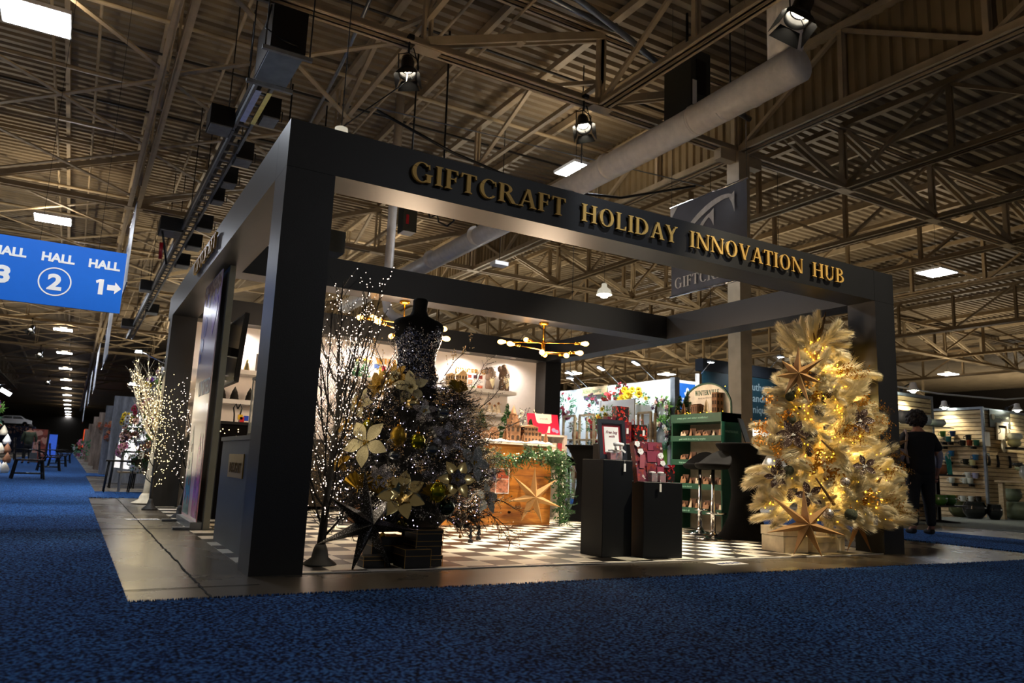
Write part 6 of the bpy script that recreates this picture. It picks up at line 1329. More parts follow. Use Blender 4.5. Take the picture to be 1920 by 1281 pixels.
p_ = bez([(.5, .55), (.62, 1.0), (.85, 1.3), (1.05, 1.36), (1.12, 1.34)]); o = swash(p_, [.05 - .002 * i for i in range(15)]); o.prism([(.98, 1.32), (1.07, 1.22), (1.13, 1.1), (1.13, 1.42)], -.0075, 0); o.prism([(.0, 1.72), (.2, 1.72), (.05, 1.55), (.0, 1.4)], -.006, 0); o.build('letter_mark', M_BW, t)
serif_word('GIFTCRAFT', .12, 1.72, .2, Fb @ FYm(0, .12), M_BW, t, 'banner_letters', .006, True)
for loc, w_, h, lab in (((-.25, 20.4, 7.6), 2.8, 2.3, 'long white banner hanging edge on beside the left roof girder, the nearest'), ((-.25, 33, 6.9), 6.2, 2.6, 'second white banner hanging edge on below the left roof girder'), ((-.25, 50, 6.9), 6, 2.6, 'third white banner down the aisle'), ((-.25, 68, 6.9), 6, 2.6, 'fourth white banner down the aisle'), ((-.25, 92, 6.9), 8, 3.2, 'farthest white banner down the aisle')):
    o = hang_banner(loc, w_, h, lab, 0, 'white banners along the aisle'); plain_text('HALL 2', .5, mat('navy_ink', '#24407f', .6), o, (-.04, -.3, -h * .5), RL, 'banner_word', .01, .002)

# ================================================================== WREATH STALL (right of the pavilion, behind)
AX = 11.2
t = thing('stall_wall', 'bright white exhibition wall of the flower stall behind the plinths', 'exhibition wall', (AX, 8.6, 0))
a = MB(); a.box(0, 0, 0, .06, 6.2, 3.0); a.build('panel', mat('stall_white', '#e9f0f2', .6, 0, .03), t); a = MB(); a.box(-.03, -.16, 0, .12, -.002, 3.02); a.box(-.02, 6.2, 0, .08, 6.3, 3.02); a.build('post', M_GALV, t)
t = thing('stall_sign', 'pale wood sign board reading Action Imports', 'sign', (AX - .08, 12.15, 2.78)); a = MB(); a.box(-.03, -1.15, 0, 0, 0, .22); a.build('board', M_WOODL, t)
plain_text('Action Imports', .17, mat('green_script', '#2f6b46', .6), t, (-.033, -.06, .055), RL, 'sign_words', 0, .001, sx=.82, shear=.25)
for i, y in enumerate((9.2, 10.6, 12.0, 13.4)):
    t = thing('arm_light', ['nearest', 'second', 'third', 'farthest'][i] + ' clip-on arm lamp on top of the white flower stall wall', 'arm lamp', (AX, y, 3.0), 0, 'arm lamps on the flower stall')
    a = MB(); a.tube([(0.03, 0, 0), (-.55, -.0, .38)], .012, 6); a.build('arm', M_CHROME, t); a = MB(); a.M = Matrix.Translation((-.6, 0, .38)) @ Matrix.Rotation(.35, 4, 'Y'); a.cbox(0, 0, 0, .22, .12, .04); h_ = a.build('lamp_head', M_GALV, t); a = MB(); a.M = Matrix.Translation((-.6, 0, .355)) @ Matrix.Rotation(.35, 4, 'Y'); a.cbox(0, 0, 0, .18, .1, .006); a.build('led_face', mat('arm_led', '#fff', .4, emit=14, ecol='#eef6ff'), h_)
    lamp('glow', 'SPOT', (-.62, 0, .33), 45, (.9, .96, 1), t, spot_size=math.radians(120), spot_blend=.7, shadow_soft_size=.06, target=None).rotation_euler = (0, math.radians(-25), 0)
def bouquet(loc, r, label, leafm, cols, n=34, nf=12, kind='flower_bunch', cat='flowers', seed=1, h=None, group=None, fr=.055, flat=False, vase=None):
    rn = random.Random(seed); t = thing(kind, label, cat, loc, 0, group); h = h or r; a = MB()
    for i in range(n * 4):
        d = Vector((rn.uniform(-1, 1), rn.uniform(-1, 1) * (.4 if flat else 1), rn.uniform(-1, 1))); d.normalize(); c = Vector((d.x * r, d.y * r, d.z * h)) * rn.uniform(.3, .8); a.petal(c, d + Vector((0, 0, rn.uniform(-.2, .3))), (rn.uniform(-1, 1), -1, rn.uniform(-1, 1)), r * rn.uniform(.3, .5), r * .14, .2, seg=2)
    a.build('leaves', leafm, t)
    for i in range(nf):
        d = Vector((rn.uniform(-1, .3), rn.uniform(-1, .2) * (.5 if flat else 1), rn.uniform(-1, 1))); d.normalize(); c = Vector((d.x * r, d.y * r, d.z * h)) * .85; m = cols[i % len(cols)]; a = MB(); f_ = (d + Vector((-.8, -.6, 0))).normalized(); u = f_.orthogonal().normalized(); v = f_.cross(u)
        for k in range(7): q = 2 * PI * k / 7; a.petal(c, u * math.cos(q) + v * math.sin(q) + f_ * .5, f_, fr * 1.1, fr * .8, .3, seg=2)
        a.ball(tuple(c + f_ * .01), fr * .3, 1, 8, 5); a.build('blossom', [m, mat('blossom_heart', '#6a4a20', .8)], t)
    if vase: a = MB(); a.lathe([(r * .35, -h - .12), (r * .45, -h - .02), (r * .4, -h * .5)], 12); a.build('vase', vase, t)
    return t
FM = {k: mat('petal_' + k, c_, .7, 0, .2, 20) for k, c_ in dict(pink='#d9799a', blush='#e8b4a0', berry='#a01840', red='#c01828', yellow='#f7c818', orange='#ef7a18', white='#f4f1ea', plum='#3c1c38', coral='#d96a4a', cream='#efe2c0', tan='#a8704a', violet='#8a4ab0').items()}
M_LEAFB = mat('blue_green_leaf', '#4a7a5a', .7, 0, .4, 12); M_LEAFY = mat('lime_leaf', '#6a9a3a', .7, 0, .4, 12)
for y, z, r, h, lf, cs, lab, sd in ((12.58, 2.5, .3, .45, M_LEAFB, ('berry', 'pink'), 'pink berry hanging spray at the left end of the white stall wall', 1), (11.35, 2.35, .26, .5, M_LEAFB, ('berry', 'violet', 'plum'), 'plum berry spray hanging under the Action Imports sign', 3), (10.62, 2.6, .24, .22, M_LEAF, ('red',), 'round red and green bunch right of the Action Imports sign', 4), (10.16, 2.72, .22, .3, M_LEAFB, ('berry', 'red'), 'dark berry bush above the sunflowers, left of them', 5)):
    bouquet((AX - r - .02, y, z), r, lab, lf, [FM[c_] for c_ in cs], 40, 16, seed=sd, h=h, group='hanging sprays on the white stall wall', flat=False)
for i, (y, z, r) in enumerate(((9.88, 2.52, .15), (9.65, 2.62, .16), (9.5, 2.74, .1), (9.22, 2.6, .1), (9.8, 2.76, .1), (9.25, 2.72, .1))):
    flower((AX - .45, y, z), (-1, -.7, .1), r, ['lowest left large', 'largest central', 'upper middle', 'right', 'upper left', 'rightmost'][i] + ' yellow sunflower on the white stall wall', (FM['yellow'], FM['yellow']), 14, 'yellow sunflowers in a white planter', 'sunflower', .05, True, .32, cat='sunflower', centre=mat('sunflower_centre', '#a87a18', .8))
bouquet((AX - .24, 9.4, 2.5), .24, 'green leafy stems behind the yellow sunflowers', M_LEAF, [FM['yellow']], 30, 3, seed=12, h=.25)
t = MB(); t.box(AX - .5, 9.3, 2.15, AX - .02, 9.75, 2.38); tag(t.build('planter_box', M_WHITE), 'white planter box holding the yellow sunflowers', 'planter')
def wreath(y, z, R_, label, seed, cs):
    rn = random.Random(seed); t = thing('wreath', label, 'wreath', (AX - .05, y, z), 0, 'flower wreaths on the white stall wall'); a = MB(); n = 24; pts = [(0, R_ * math.cos(2 * PI * k / n), R_ * math.sin(2 * PI * k / n)) for k in range(n + 1)]; a.tube(pts, .035, 6, cap=False); a.build('vine_ring', mat('grapevine', '#4a3a2c', .9, 0, .3, 40), t)
    a = MB()
    for i in range(170): q = rn.uniform(-2.4, 1.9); c = Vector((-.04, R_ * math.cos(q + PI) + rn.gauss(0, .03), R_ * math.sin(q + PI) + rn.gauss(0, .03))); a.petal(c, (rn.uniform(-.8, 0), rn.uniform(-1, 1), rn.uniform(-1, 1)), (-1, 0, 0), rn.uniform(.09, .17), .05, .2, seg=2)
    a.build('leaves', M_LEAFY if seed % 2 else M_LEAFB, t)
    for i in range(11):
        q = .3 + i * .32; c = Vector((-.09, R_ * math.cos(q), R_ * math.sin(q))); a = MB()
        for k in range(7): an = 2 * PI * k / 7; a.petal(c, (-.4, math.cos(an), math.sin(an)), (-1, 0, 0), .075, .055, .3, seg=2)
        a.ball(tuple(c + Vector((-.03, 0, 0))), .02, n=8, k=5); a.build('blossom', FM[cs[i % len(cs)]], t)
wreath(8.84, 2.24, .25, 'upper wreath of pink plum and white flowers at the right end of the stall wall', 3, ('plum', 'white', 'blush')); wreath(8.86, 1.62, .28, 'lower larger green wreath with pink and plum flowers, right end of stall wall', 4, ('blush', 'plum', 'white', 'cream'))
t = MB(); t.box(AX - .02, 8.72, .95, AX - .012, 9.02, 1.35); tag(t.build('notice', mat('lime_card', '#8ad018', .5)), 'lime green notice below the lower wreath', 'notice')
def ladder_shelf(x, y, h, label, wd=.75, dp=.4):
    t = thing('ladder_shelf', label, 'shelf unit', (x, y, 0), 0, 'pale wood shelf units'); a = MB()
    for q in (0, wd): a.cbox(0, -q, h / 2, .05, .05, h); a.cbox(dp, -q, h / 2, .05, .05, h)
    a.cbox(0, -wd / 2, h, .05, wd, .05); a.build('frame', M_WOODL, t)
    for z in (.5, 1.0, 1.5): a = MB(); a.box(-.02, -wd, z, dp + .02, 0, z + .03); a.build('shelf_board', M_WOODL, t)
    return t
ladder_shelf(AX - 1.0, 11.67, 2.13, 'pale wood ladder shelf full of green plants, left of the plinths', .52); ladder_shelf(AX - 1.0, 10.93, 2.13, 'pale wood ladder shelf second from left, with red berries', .62); ladder_shelf(AX - .95, 8.66, 2.1, 'pale wood shelf right of the floral bags', .45, .12)
sd = 20
for x, y, z, r, lf, cs, lab in ((AX - .8, 11.4, 1.85, .2, M_LEAF, ('white',), 'grassy green plant on the top of the left ladder shelf'), (AX - .8, 11.4, 1.35, .2, M_LEAFB, ('white', 'white'), 'white speckled plant on the middle of the left ladder shelf'), (AX - .8, 11.4, .85, .2, M_LEAF, ('berry', 'pink'), 'magenta flowered plant low on the left ladder shelf'), (AX - .8, 10.6, 1.86, .21, M_LEAF, ('red', 'plum'), 'red berry bush on the top of the second ladder shelf'), (AX - .8, 10.6, 1.35, .2, M_LEAFB, ('red', 'red'), 'red poinsettia pot in the middle of the second ladder shelf'), (AX - .8, 10.6, .85, .2, M_LEAFB, ('white', 'red'), 'white and red plant low on the second ladder shelf'), (AX - .6, 12.9, .5, .38, M_LEAFB, ('cream', 'white'), 'pale green bush on the floor at the far left of the flower stall')):
    sd += 1; bouquet((x, y, z), r, lab, lf, [FM[c_] for c_ in cs], 34, 9, 'potted_plant', 'plant', sd, vase=mat('terracotta', '#8a5a3c', .8))
t = MB(); t.box(AX - 1.0, 8.75, 0, AX - .96, 10.03, 2.44); t.box(AX - 1.02, 10.03, 0, AX - .94, 10.1, 2.46); tag(t.build('partition_panel', M_WHITE), 'low white partition in front of the flower stall wall', 'partition')
for y, z, r, cs, lab, s_ in ((9.5, 2.13, .2, ('yellow', 'cream'), 'yellow lily bunch above the framed sign', 31), (9.9, 1.95, .14, ('orange', 'yellow'), 'orange gerbera bunch left above the framed sign', 32), (8.9, 2.1, .14, ('cream',), 'cream blossoms right of the tall floral bag', 33)): bouquet((AX - 1.0 - r, y, z), r, lab, M_LEAFY, [FM[c_] for c_ in cs], 20, 8, seed=s_, fr=.06)
for i, (y, z, h) in enumerate(((8.55, 1.55, .3), (8.42, 1.55, .22), (8.3, 1.55, .34), (8.5, 1.05, .3), (8.32, 1.05, .22))): t = MB(); t.lathe([(.07, 0), (.09, h * .3), (.06, h * .8), (.075, h)], 12); tag(t.build('vase', [mat('smoke_vase', '#8b8578', .3), M_CRM][i % 2], None, (AX - .88, y, z - .02)), ['grey', 'cream', 'tall grey', 'lower cream', 'lower grey'][i] + ' vase on the pale wood shelf right of the floral bags', 'vase')

def added_spot(loc, target, label, e_, post=0.0):  # added lamps with no seen source, brighten stall signs and a partition
    t = thing('arm_light', label, 'arm lamp', loc, 0, 'added lamps that brighten the stalls'); d = (Vector(target) - Vector(loc)).normalized(); a = MB(); a.tube([(0, 0, .02), Vector((d.x, d.y, 0)) * .5 + Vector((0, 0, -.25))], .012, 6); a.build('arm', M_CHROME, t)
    a = MB(); a.tube([(0, 0, .02), (0, 0, 10.01 - loc[2])] if post else [(0, 0, .02), (0, 0, .1)], .008, 5); a.build('hanging_rod', M_BLACKM, t)
    a = MB(); a.cbox(0, 0, .03, .16, .12, .05); h_ = a.build('lamp_head', M_GALV, t); a = MB(); a.cbox(0, 0, .003, .13, .1, .004); a.build('led_face', MATS['arm_led'], h_)
    lamp('glow', 'SPOT', (0, 0, -.02), e_, (.94, .97, 1), t, spot_size=math.radians(110), spot_blend=.7, shadow_soft_size=.06); l = [c_ for c_ in t.children if c_.type == 'LIGHT'][0]; l.rotation_mode = 'QUATERNION'; l.rotation_quaternion = d.to_track_quat('-Z', 'Y')
added_spot((9.5, 10.4, 2.98), (10.2, 9.8, 1.6), 'added lamp brightening the low white partition of the flower stall', 16, 1)
added_spot((12.9, 9.0, 3.6), (13.0, 10.0, 2.8), 'added lamp brightening the blue stall banner', 45, 1); added_spot((15.4, 8.9, 4.0), (15.4, 10.0, 2.9), 'added lamp brightening the teal fascia sign', 30, 1)
# signs beyond
t = thing('stall_banner', 'blue stall banner with white shell emblem, left of the green rack header', 'banner', (12.75, 10.0, 2.4)); a = MB(); a.box(-.05, .0, 0, .62, .02, .82); a.build('white_panel', M_PAPER, t); a = MB(); a.box(0, -.006, .04, .56, 0, .74); a.build('print', mat('cobalt_print', '#1467c4', .5, 0, .15, 3), t)
a = MB(); a.prism([(.28 + .11 * math.cos(q * PI / 10 + PI), .5 + .13 * math.sin(q * PI / 10 + PI)) for q in range(11)], -.01, -.006); a.prism([(.28 + .06 * math.cos(q * PI / 10), .5 + .13 * math.sin(q * PI / 10)) for q in range(11)], -.01, -.006); a.build('emblem', M_SIGNW, t)
for s_, z in (('SASKATCHEWAN', .3), ('CRAFT COUNCIL', .22)): plain_text(s_, .072, M_SIGNW, t, (.28, -.008, z), RF, 'banner_words', .001, .001, 'CENTER', 1, .95)
a = MB(); a.box(.6, -.04, -2.4, .68, .04, 1.05); a.box(-.12, -.02, -2.4, -.05, .04, .85); a.build('post', M_WHITE, t)
t = MB(); t.box(12.2, 10.1, 0, 13.4, 10.15, 2.42); tag(t.build('partition_panel', M_PAPER), 'white partition under the blue stall banner', 'partition')
t = thing('stall_fascia', 'long dark teal fascia board with white words authentic handmade unique', 'sign', (14.1, 10.0, 2.2)); a = MB(); a.box(-.5, 0, 0, 3.2, .05, 1.35); a.build('board', mat('deep_teal', '#123a48', .5), t)
for s_, z in (('authentic', .98), ('handmade', .66), ('unique', .34)): plain_text(s_, .3, mat('pale_teal_ink', '#9fb8c0', .6), t, (1.25, -.004, z), RF, 'sign_words', .002, .001)
a = MB(); a.box(-.5, 0, 1.37, 3.2, .3, 1.7); a.build('upper_board', mat('ink_blue', '#101a26', .6), t); a = MB(); a.box(-.3, .4, -2.2, 3.2, .5, 0); a.build('back_panel', mat('stall_cream', '#c8c2b4', .7), t)
for z in (-1.5, -1.1, -.7, -.3):
    a = MB(); a.box(-.2, .15, z, 3.2, .4, z + .03); a.build('shelf_board', M_WHITE, t)
for i in range(10): o = MB(); o.lathe([(.06, 0), (.08, .08), (.05, .17)], 10); tag(o.build('pot', [M_CRM, M_PAPER, mat('terracotta', '#8a5a3c', .8)][i % 3], None, (15.2 + (i % 5) * .3, 10.22, [1.13, 1.53][i // 5])), 'small blurred pot on the %s shelf under the teal fascia, %s from the left' % (['lower', 'upper'][i // 5], ['first', 'second', 'third', 'fourth', 'fifth'][i % 5]), 'pot', 'pots under the teal fascia')
lamp('added_stall_fill', 'AREA', (15.5, 9.6, 2.1), 25, (1, .95, .88), t, size=1.5).location = (1.4, -.3, 0)  # added area light with no lamp body, brightens the teal stall

# ================================================================== SLATWALL STALL AT THE RIGHT
def slat(name, w_, h, lab, loc, rz):
    t = thing(name, lab, 'slatwall', loc, rz); 
    a = MB(); n = int(h / .1)
    for i in range(n): a.box(0, 0, i * .1 + .008, w_, .02, i * .1 + .092)
    a.build('slat_panel', M_WOODL, t); a = MB(); a.box(0, .02, 0, w_, .04, h); a.build('backing', mat('slat_groove', '#4a3620', .8), t)
    a = MB(); a.box(-.05, -.02, 0, 0, .05, h + .06); a.box(w_, -.02, 0, w_ + .05, .05, h + .06); a.box(0, -.015, h, w_, .05, h + .06); a.build('metal_frame', M_GALV, t); return t
SX, SY = 18.16, 5.18
slat('slatwall', 2.6, 2.62, 'pale slatwall with mugs facing left beyond the person', (SX, SY + 2.62, 0), -PI / 2); slat('slatwall', 3.0, 2.6, 'slatwall with sign and serving tray to the right of the corner post', (SX + .06, SY, 0), 0)
slat('slatwall', 2.2, 2.5, 'slatwall end behind the head of the standing person', (12.2, 4.2, 0), 0)
def mug(x, y, z, m, label, s_=1.0, hy=1):
    t = thing('mug', label, 'mug', (x, y, z), 0, 'stoneware mugs on the slatwall'); a = MB(); a.lathe([(.04 * s_, 0), (.052 * s_, .02), (.06 * s_, .11 * s_), (.066 * s_, .12 * s_), (.058 * s_, .12 * s_), (.05 * s_, .015), (.0001, .012)], 16); a.build('cup', m, t)
    a = MB(); a.tube([(0, .05 * s_ * hy, .09 * s_), (0, .1 * s_ * hy, .09 * s_), (0, .105 * s_ * hy, .05 * s_), (0, .055 * s_ * hy, .03 * s_)], .009, 6); a.build('handle', m, t)
MC = {k: mat('glaze_' + k, c_, .2, 0, .1, coat=.4) for k, c_ in dict(black='#15130f', rust='#8a3a1c', green='#1f5a40', lime='#3f6a2a', teal='#1f6a6a', blue='#2a6a9a', navy='#1c3a6a', cream='#d8d49a', white='#dfe6dc', lav='#a8a8cc', grey='#8a8c86', yellow='#d8b83a', olive='#4a5230', dark='#0f110d', sage='#7a8468').items()}
SM = ((6.11, 1.99, 'lime'), (5.86, 1.99, 'navy'), (5.98, 1.86, 'teal'), (5.48, 1.89, 'black'), (5.62, 1.76, 'black'), (5.46, 1.76, 'rust'), (5.3, 1.76, 'green'), (5.92, 1.5, 'blue'), (6.02, 1.37, 'blue'), (5.34, 1.41, 'blue'), (5.58, 1.3, 'black'), (5.42, 1.28, 'cream'), (5.95, .84, 'white'), (5.55, .98, 'white'), (5.37, .97, 'lav'), (5.63, .84, 'white'), (5.5, .84, 'white'), (5.7, .40, 'white'), (5.5, .40, 'white'), (5.33, .41, 'black'), (5.93, .41, 'yellow'), (6.17, .41, 'rust'))
rows_ = {1.99: 'top row', 1.86: 'second row', 1.89: 'top of the small stack', 1.76: 'second row', 1.5: 'upper blue pair', 1.37: 'lower blue pair', 1.41: 'middle row stack', 1.3: 'middle row', 1.28: 'middle row', .98: 'white row', .97: 'white row', .84: 'white row below', .40: 'lowest row', .41: 'lowest row'}
cnt = {}
for y, z, c_ in SM:
    key = (rows_[z], c_); cnt[key] = cnt.get(key, 0) + 1
    nm_ = dict(lav='lavender', dark='dark', navy='navy blue').get(c_, c_); ordw = ['', 'second ', 'third '][cnt[key] - 1]
    mug(SX - .1, y, z - .04, MC[c_], '%s%s mug in the %s of the slatwall' % (ordw, nm_, rows_[z]), 1.15)
for i, (y0, y1, z) in enumerate(((5.2, 6.25, 1.7), (5.2, 6.25, 1.23), (5.3, 6.05, .79), (5.2, 6.3, .35), (5.75, 6.25, 1.81), (5.8, 6.2, 1.32))):
    t = thing('glass_shelf', ['upper', 'middle', 'lower', 'lowest', 'small top left', 'small middle left'][i] + ' clear glass shelf on the mug slatwall', 'shelf', (SX - .2, y0, z), 0, 'glass shelves on the slatwall'); a = MB(); a.box(0, 0, 0, .19, y1 - y0, .012); a.build('glass', mat('shelf_glass', '#3a4640', .1, alpha=.55), t)
    a = MB(); a.box(.0, .15, -.06, .19, .19, 0); a.box(.0, y1 - y0 - .19, -.06, .19, y1 - y0 - .15, 0); a.build('bracket', M_BLACKM, t)
def gooseneck(x, y, z, label, hx=-.2, hy=0, r_=.12, e_=70):
    t = thing('clip_lamp', label, 'clip lamp', (x, y, z), 0, 'white bell clip lamps'); a = MB(); a.lathe([(.04, .17), (.06, .16), (.07, .08), (r_, 0), (r_ * .92, .0), (.05, .09)], 18, (hx, hy, 0)); a.build('shade', M_WHITE, t)
    a = MB(); a.ball((hx, hy, .015), r_ * .55, n=12, k=6); a.build('bulb', mat('cool_bulb', '#fff', .3, emit=14, ecol='#f2fbe8'), t); a = MB(); a.tube([(hx, hy, .16), (hx * .5, hy * .5, .12), (0, 0, .05)], .015, 6); a.cbox(0, 0, .05, .05, .05, .1); a.build('clip', M_BLACKM, t)
    lamp('glow', 'SPOT', (hx, hy, -.03), e_, (1, .93, .74), t, spot_size=math.radians(130), spot_blend=.6, shadow_soft_size=.05)
gooseneck(SX, 5.98, 2.68, 'white bell clip lamp above the lighter middle of the mug slatwall', e_=90); gooseneck(19.3, SY, 2.66, 'white bell clip lamp above the sign to the right of the corner', 0, -.25, e_=110); gooseneck(13.4, 4.2, 2.58, 'white bell clip lamp above the standing person head', 0, -.25, e_=90)
gooseneck(20.9, 4.6, 2.4, 'white bell clip lamp cut off by the right edge of the photo', 0, -.3, e_=40)
t = MB(); t.tube([(12.6, 3.95, 2.62), (14.5, 4.1, 2.62), (17.5, 4.3, 2.75), (20.8, 4.3, 3.15), (24, 4.3, 3.5)], .018, 6); tag(t.build('lamp_cable', M_WHITE), 'white cable strung above the slatwall stall', 'cable')
# right wall goods
Yw = SY - .03
t = thing('brand_sign', 'dark rectangular maker sign with pale cup emblem and faint lettering', 'sign', (18.4, Yw, 2.2)); a = MB(); a.box(0, -.02, 0, .95, 0, .42); a.build('board', mat('umber_board', '#26241c', .4), t); a = MB(); a.lathe([(.001, -.07), (.07, -.03), (.08, .08)], 12, (.14, -.03, .24), sy=.1); a.build('emblem', M_CRM, t)
plain_text('ORIGINAL POTTERY', .075, mat('sage_ink', '#a8a896', .5), t, (.25, -.022, .24), RF, 'sign_words', .001, .001, sx=.9); a = MB(); a.box(.5, -.024, .14, .85, -.02, .155); a.build('strap_line', M_CRM, t)
t = thing('serving_tray', 'white rectangular serving tray with handles mounted on the slatwall', 'tray', (18.66, Yw, 1.9)); a = MB()
for q in ((0, 0, .06, .42), (.44, 0, .5, .42), (.06, .36, .44, .42), (.06, 0, .44, .06)): a.box(q[0], -.05, q[1], q[2], -.01, q[3])
a.box(.06, -.02, .06, .44, -.01, .36); a.build('tray_body', M_CRM, t); a = MB(); a.tube([(.03, -.05, .15), (.03, -.1, .18), (.03, -.1, .26), (.03, -.05, .29)], .012, 6); a.tube([(.47, -.05, .15), (.47, -.1, .18), (.47, -.1, .26), (.47, -.05, .29)], .012, 6); a.build('handle', M_CRM, t)
a = MB(); a.lathe([(.001, 0), (.14, .012), (.17, .035), (.165, .04), (.13, .02)], 24, (0, 0, 0), sx=.75); a.v = [(x + 18.82, Yw - .06 - z, y + 1.76) for x, y, z in a.v]; tag(a.build('plate', M_CRM), 'white oval plate with painted sprig leaning under the serving tray', 'plate')
t = MB(); t.box(18.12, Yw - .03, 1.72, 18.34, Yw - .025, 2.06); tag(t.build('price_list', M_PAPER), 'white printed price list beside the slatwall corner', 'notice')
def pot(x, y, z, r_, h, m, label, group='glazed pots', kind='glazed_pot', lid=False):
    t = MB(); t.lathe([(r_ * .55, 0), (r_ * .95, h * .35), (r_, h * .65), (r_ * .8, h * .95), (r_ * .9, h), (r_ * .72, h), (r_ * .7, h * .6), (.001, h * .4)], 22); o = t.build(kind, m, None, (x, y, z)); tag(o, label, 'pot', group)
    a = MB(); a.box(-.035, -r_ * .99, h * .62, .035, -r_ * .96, h * .7); a.build('sticker', M_PAPER, o); return o
pot(17.2, 5.3, .02, .25, .36, MC['olive'], 'large olive green pot on the floor at the left of the slatwall corner'); pot(16.8, 4.75, .02, .25, .38, MC['dark'], 'large black pot on the floor, second from left'); pot(17.05, 4.45, .02, .16, .34, MC['dark'], 'tall narrow black pot on the floor at the slatwall corner'); pot(18.1, 4.5, .02, .3, .4, MC['sage'], 'large sage green pot under the wooden table'); pot(18.45, 4.75, .42, .2, .3, MC['sage'], 'tilted sage green bowl on top of the large sage pot'); pot(16.6, 5.9, .02, .2, .34, MC['lime'], 'green pot on the floor beside the display stand')
t = thing('wooden_table', 'plain pale wooden table with glazed pots by the right slatwall', 'table', (17.6, 3.9, .02)); a = MB(); a.box(0, 0, .84, 2.2, .8, .88); a.build('table_top', M_WOODL, t)
for x in (.05, 2.05):
    for y in (.05, .65): a = MB(); a.box(x, y, 0, x + .1, y + .1, .84); a.build('leg', M_WOODL, t)
a = MB(); a.box(.15, .06, .74, 2.05, .1, .84); a.build('apron', M_WOODL, t)
pot(17.9, 4.1, .9, .19, .34, MC['grey'], 'grey lidded canister at the left of the wooden table'); pot(18.35, 4.1, .9, .19, .22, MC['olive'], 'dark olive bowl in the middle of the wooden table'); pot(18.8, 4.15, .9, .16, .36, MC['olive'], 'olive jug at the right of the wooden table'); pot(18.3, 4.35, 1.12, .22, .16, MC['sage'], 'pale sage bowl stacked behind on the wooden table'); pot(17.85, 4.3, 1.22, .12, .1, MC['dark'], 'black dish leaning on the grey canister')
for x, z, r_, m_, lab in ((19.1, 1.74, .15, MC['cream'], 'cream bowl on the bracket shelf at the far right'), (19.15, 1.9, .17, MC['white'], 'tilted white bowl above the cream bowl at the far right')): pot(x, Yw - .2, z, r_, .18, m_, lab)
t = MB(); t.box(18.9, Yw - .35, 1.68, 19.6, Yw, 1.73); tag(t.build('bracket_shelf', M_BLACKM), 'dark bracket shelf on the right slatwall', 'shelf')
for i, (x, z) in enumerate(((18.25, 1.25), (18.65, 1.22), (19.2, 1.22))): t = thing('hanging_utensils', ['left', 'middle', 'right'][i] + ' bunch of dark utensils hanging on the right slatwall', 'utensils', (x, Yw - .01, z), 0, 'hanging utensils'); a = MB(); [a.tube([(q * .03, 0, .3), (q * .04, -.02, .1), (q * .05, 0, 0)], .012, 5) for q in (-1, 0, 1)]; a.build('handles', M_BLACKM, t)
# glass shelf with bowls behind the person's head; display stand and products
t = MB(); t.box(12.25, 3.4, 1.83, 13.8, 4.2, 1.85); tag(t.build('glass_shelf', mat('shelf_glass', '#3a4640', .1, alpha=.55)), 'dark glass shelf with white bowls behind the person', 'shelf')
pot(12.44, 3.55, 1.85, .14, .24, MC['grey'], 'grey square shouldered crock left of the person head'); pot(13.14, 3.55, 1.85, .09, .2, MC['white'], 'white cylinder pot right of the person head'); pot(13.48, 3.55, 1.85, .16, .14, MC['white'], 'wide white bowl at the right end of the glass shelf')
t = thing('product_stand', 'black tiered product stand between person and mugs', 'display stand', (14.0, 3.9, .02)); a = MB(); a.lathe([(.35, 0), (.35, .02), (.03, .04), (.03, .95)], 16); a.build('pole', M_BLACKM, t)
for z in (.3, .9): a = MB(); a.box(-.45, -.3, z, .45, .3, z + .03); a.build('tier', M_BLACKM, t)
for i, (x, y, z, m_, lab) in enumerate(((13.9, 3.75, .94, mat('terracotta', '#8a5a3c', .8), 'terracotta planter on the upper tier of the black stand'), (14.2, 3.8, .35, MC['lime'], 'green boxed jug on the lower tier, right'), (13.8, 3.75, .35, MC['lime'], 'green boxed jug on the lower tier, left'))): pot(x, y, z, .13, .2, m_, lab)
t = thing('tea_towel', 'teal and white patterned cloth hanging beside the person arm', 'cloth', (13.92, 3.62, .94)); a = MB(); a.add([(-.09, 0, .42), (.08, 0, .4), (.12, 0, 0), (-.04, 0, .0)], [(0, 3, 2, 1)]); o = a.build('cloth', pattern_mat('teal_cloth', b_blotch([(0, '#2a9a8a'), (.5, '#3fb0a0'), (.75, '#e0e6d8')], 9), .8), t); o.modifiers.new('thickness', 'SOLIDIFY').thickness = .006

# ================================================================== PEOPLE
def skin_body(name, verts, edges, radii, m, parent, sub=2, root=0):
    me = bpy.data.meshes.new(name); me.from_pydata(verts, edges, []); me.materials.append(m); o = bpy.data.objects.new(name, me); COL.objects.link(o); o.parent = parent
    md = o.modifiers.new('skin', 'SKIN'); md.use_smooth_shade = True
    for i, r_ in enumerate(radii): me.skin_vertices[0].data[i].radius = r_ if isinstance(r_, tuple) else (r_, r_); me.skin_vertices[0].data[i].use_root = (i == root)
    s_ = o.modifiers.new('sub', 'SUBSURF'); s_.levels = sub; s_.render_levels = sub; return o
def skin_part(name, pts, radii, m, parent, sub=2): return skin_body(name, pts, [(i, i + 1) for i in range(len(pts) - 1)], radii, m, parent, sub)
M_SKIN = mat('skin', '#a8745a', .6, 0, .06, sss=.1); M_HAIR = mat('dark_brown_hair', '#1c110c', .6, 0, .4, 60, .6); M_TEE = mat('black_tshirt', '#0b0c12', .85, 0, .15, 40, .2); M_SLV = mat('heather_grey_sleeve', '#8f8d9c', .85, 0, .1, 60, .3); M_TRS = mat('black_trousers', '#07080c', .8, 0, .2, 30, .2)
ps = thing('person', 'person seen from behind in black t-shirt over grey sleeves, standing at the right', 'person', (9.93, 1.76, .012), math.radians(-28))
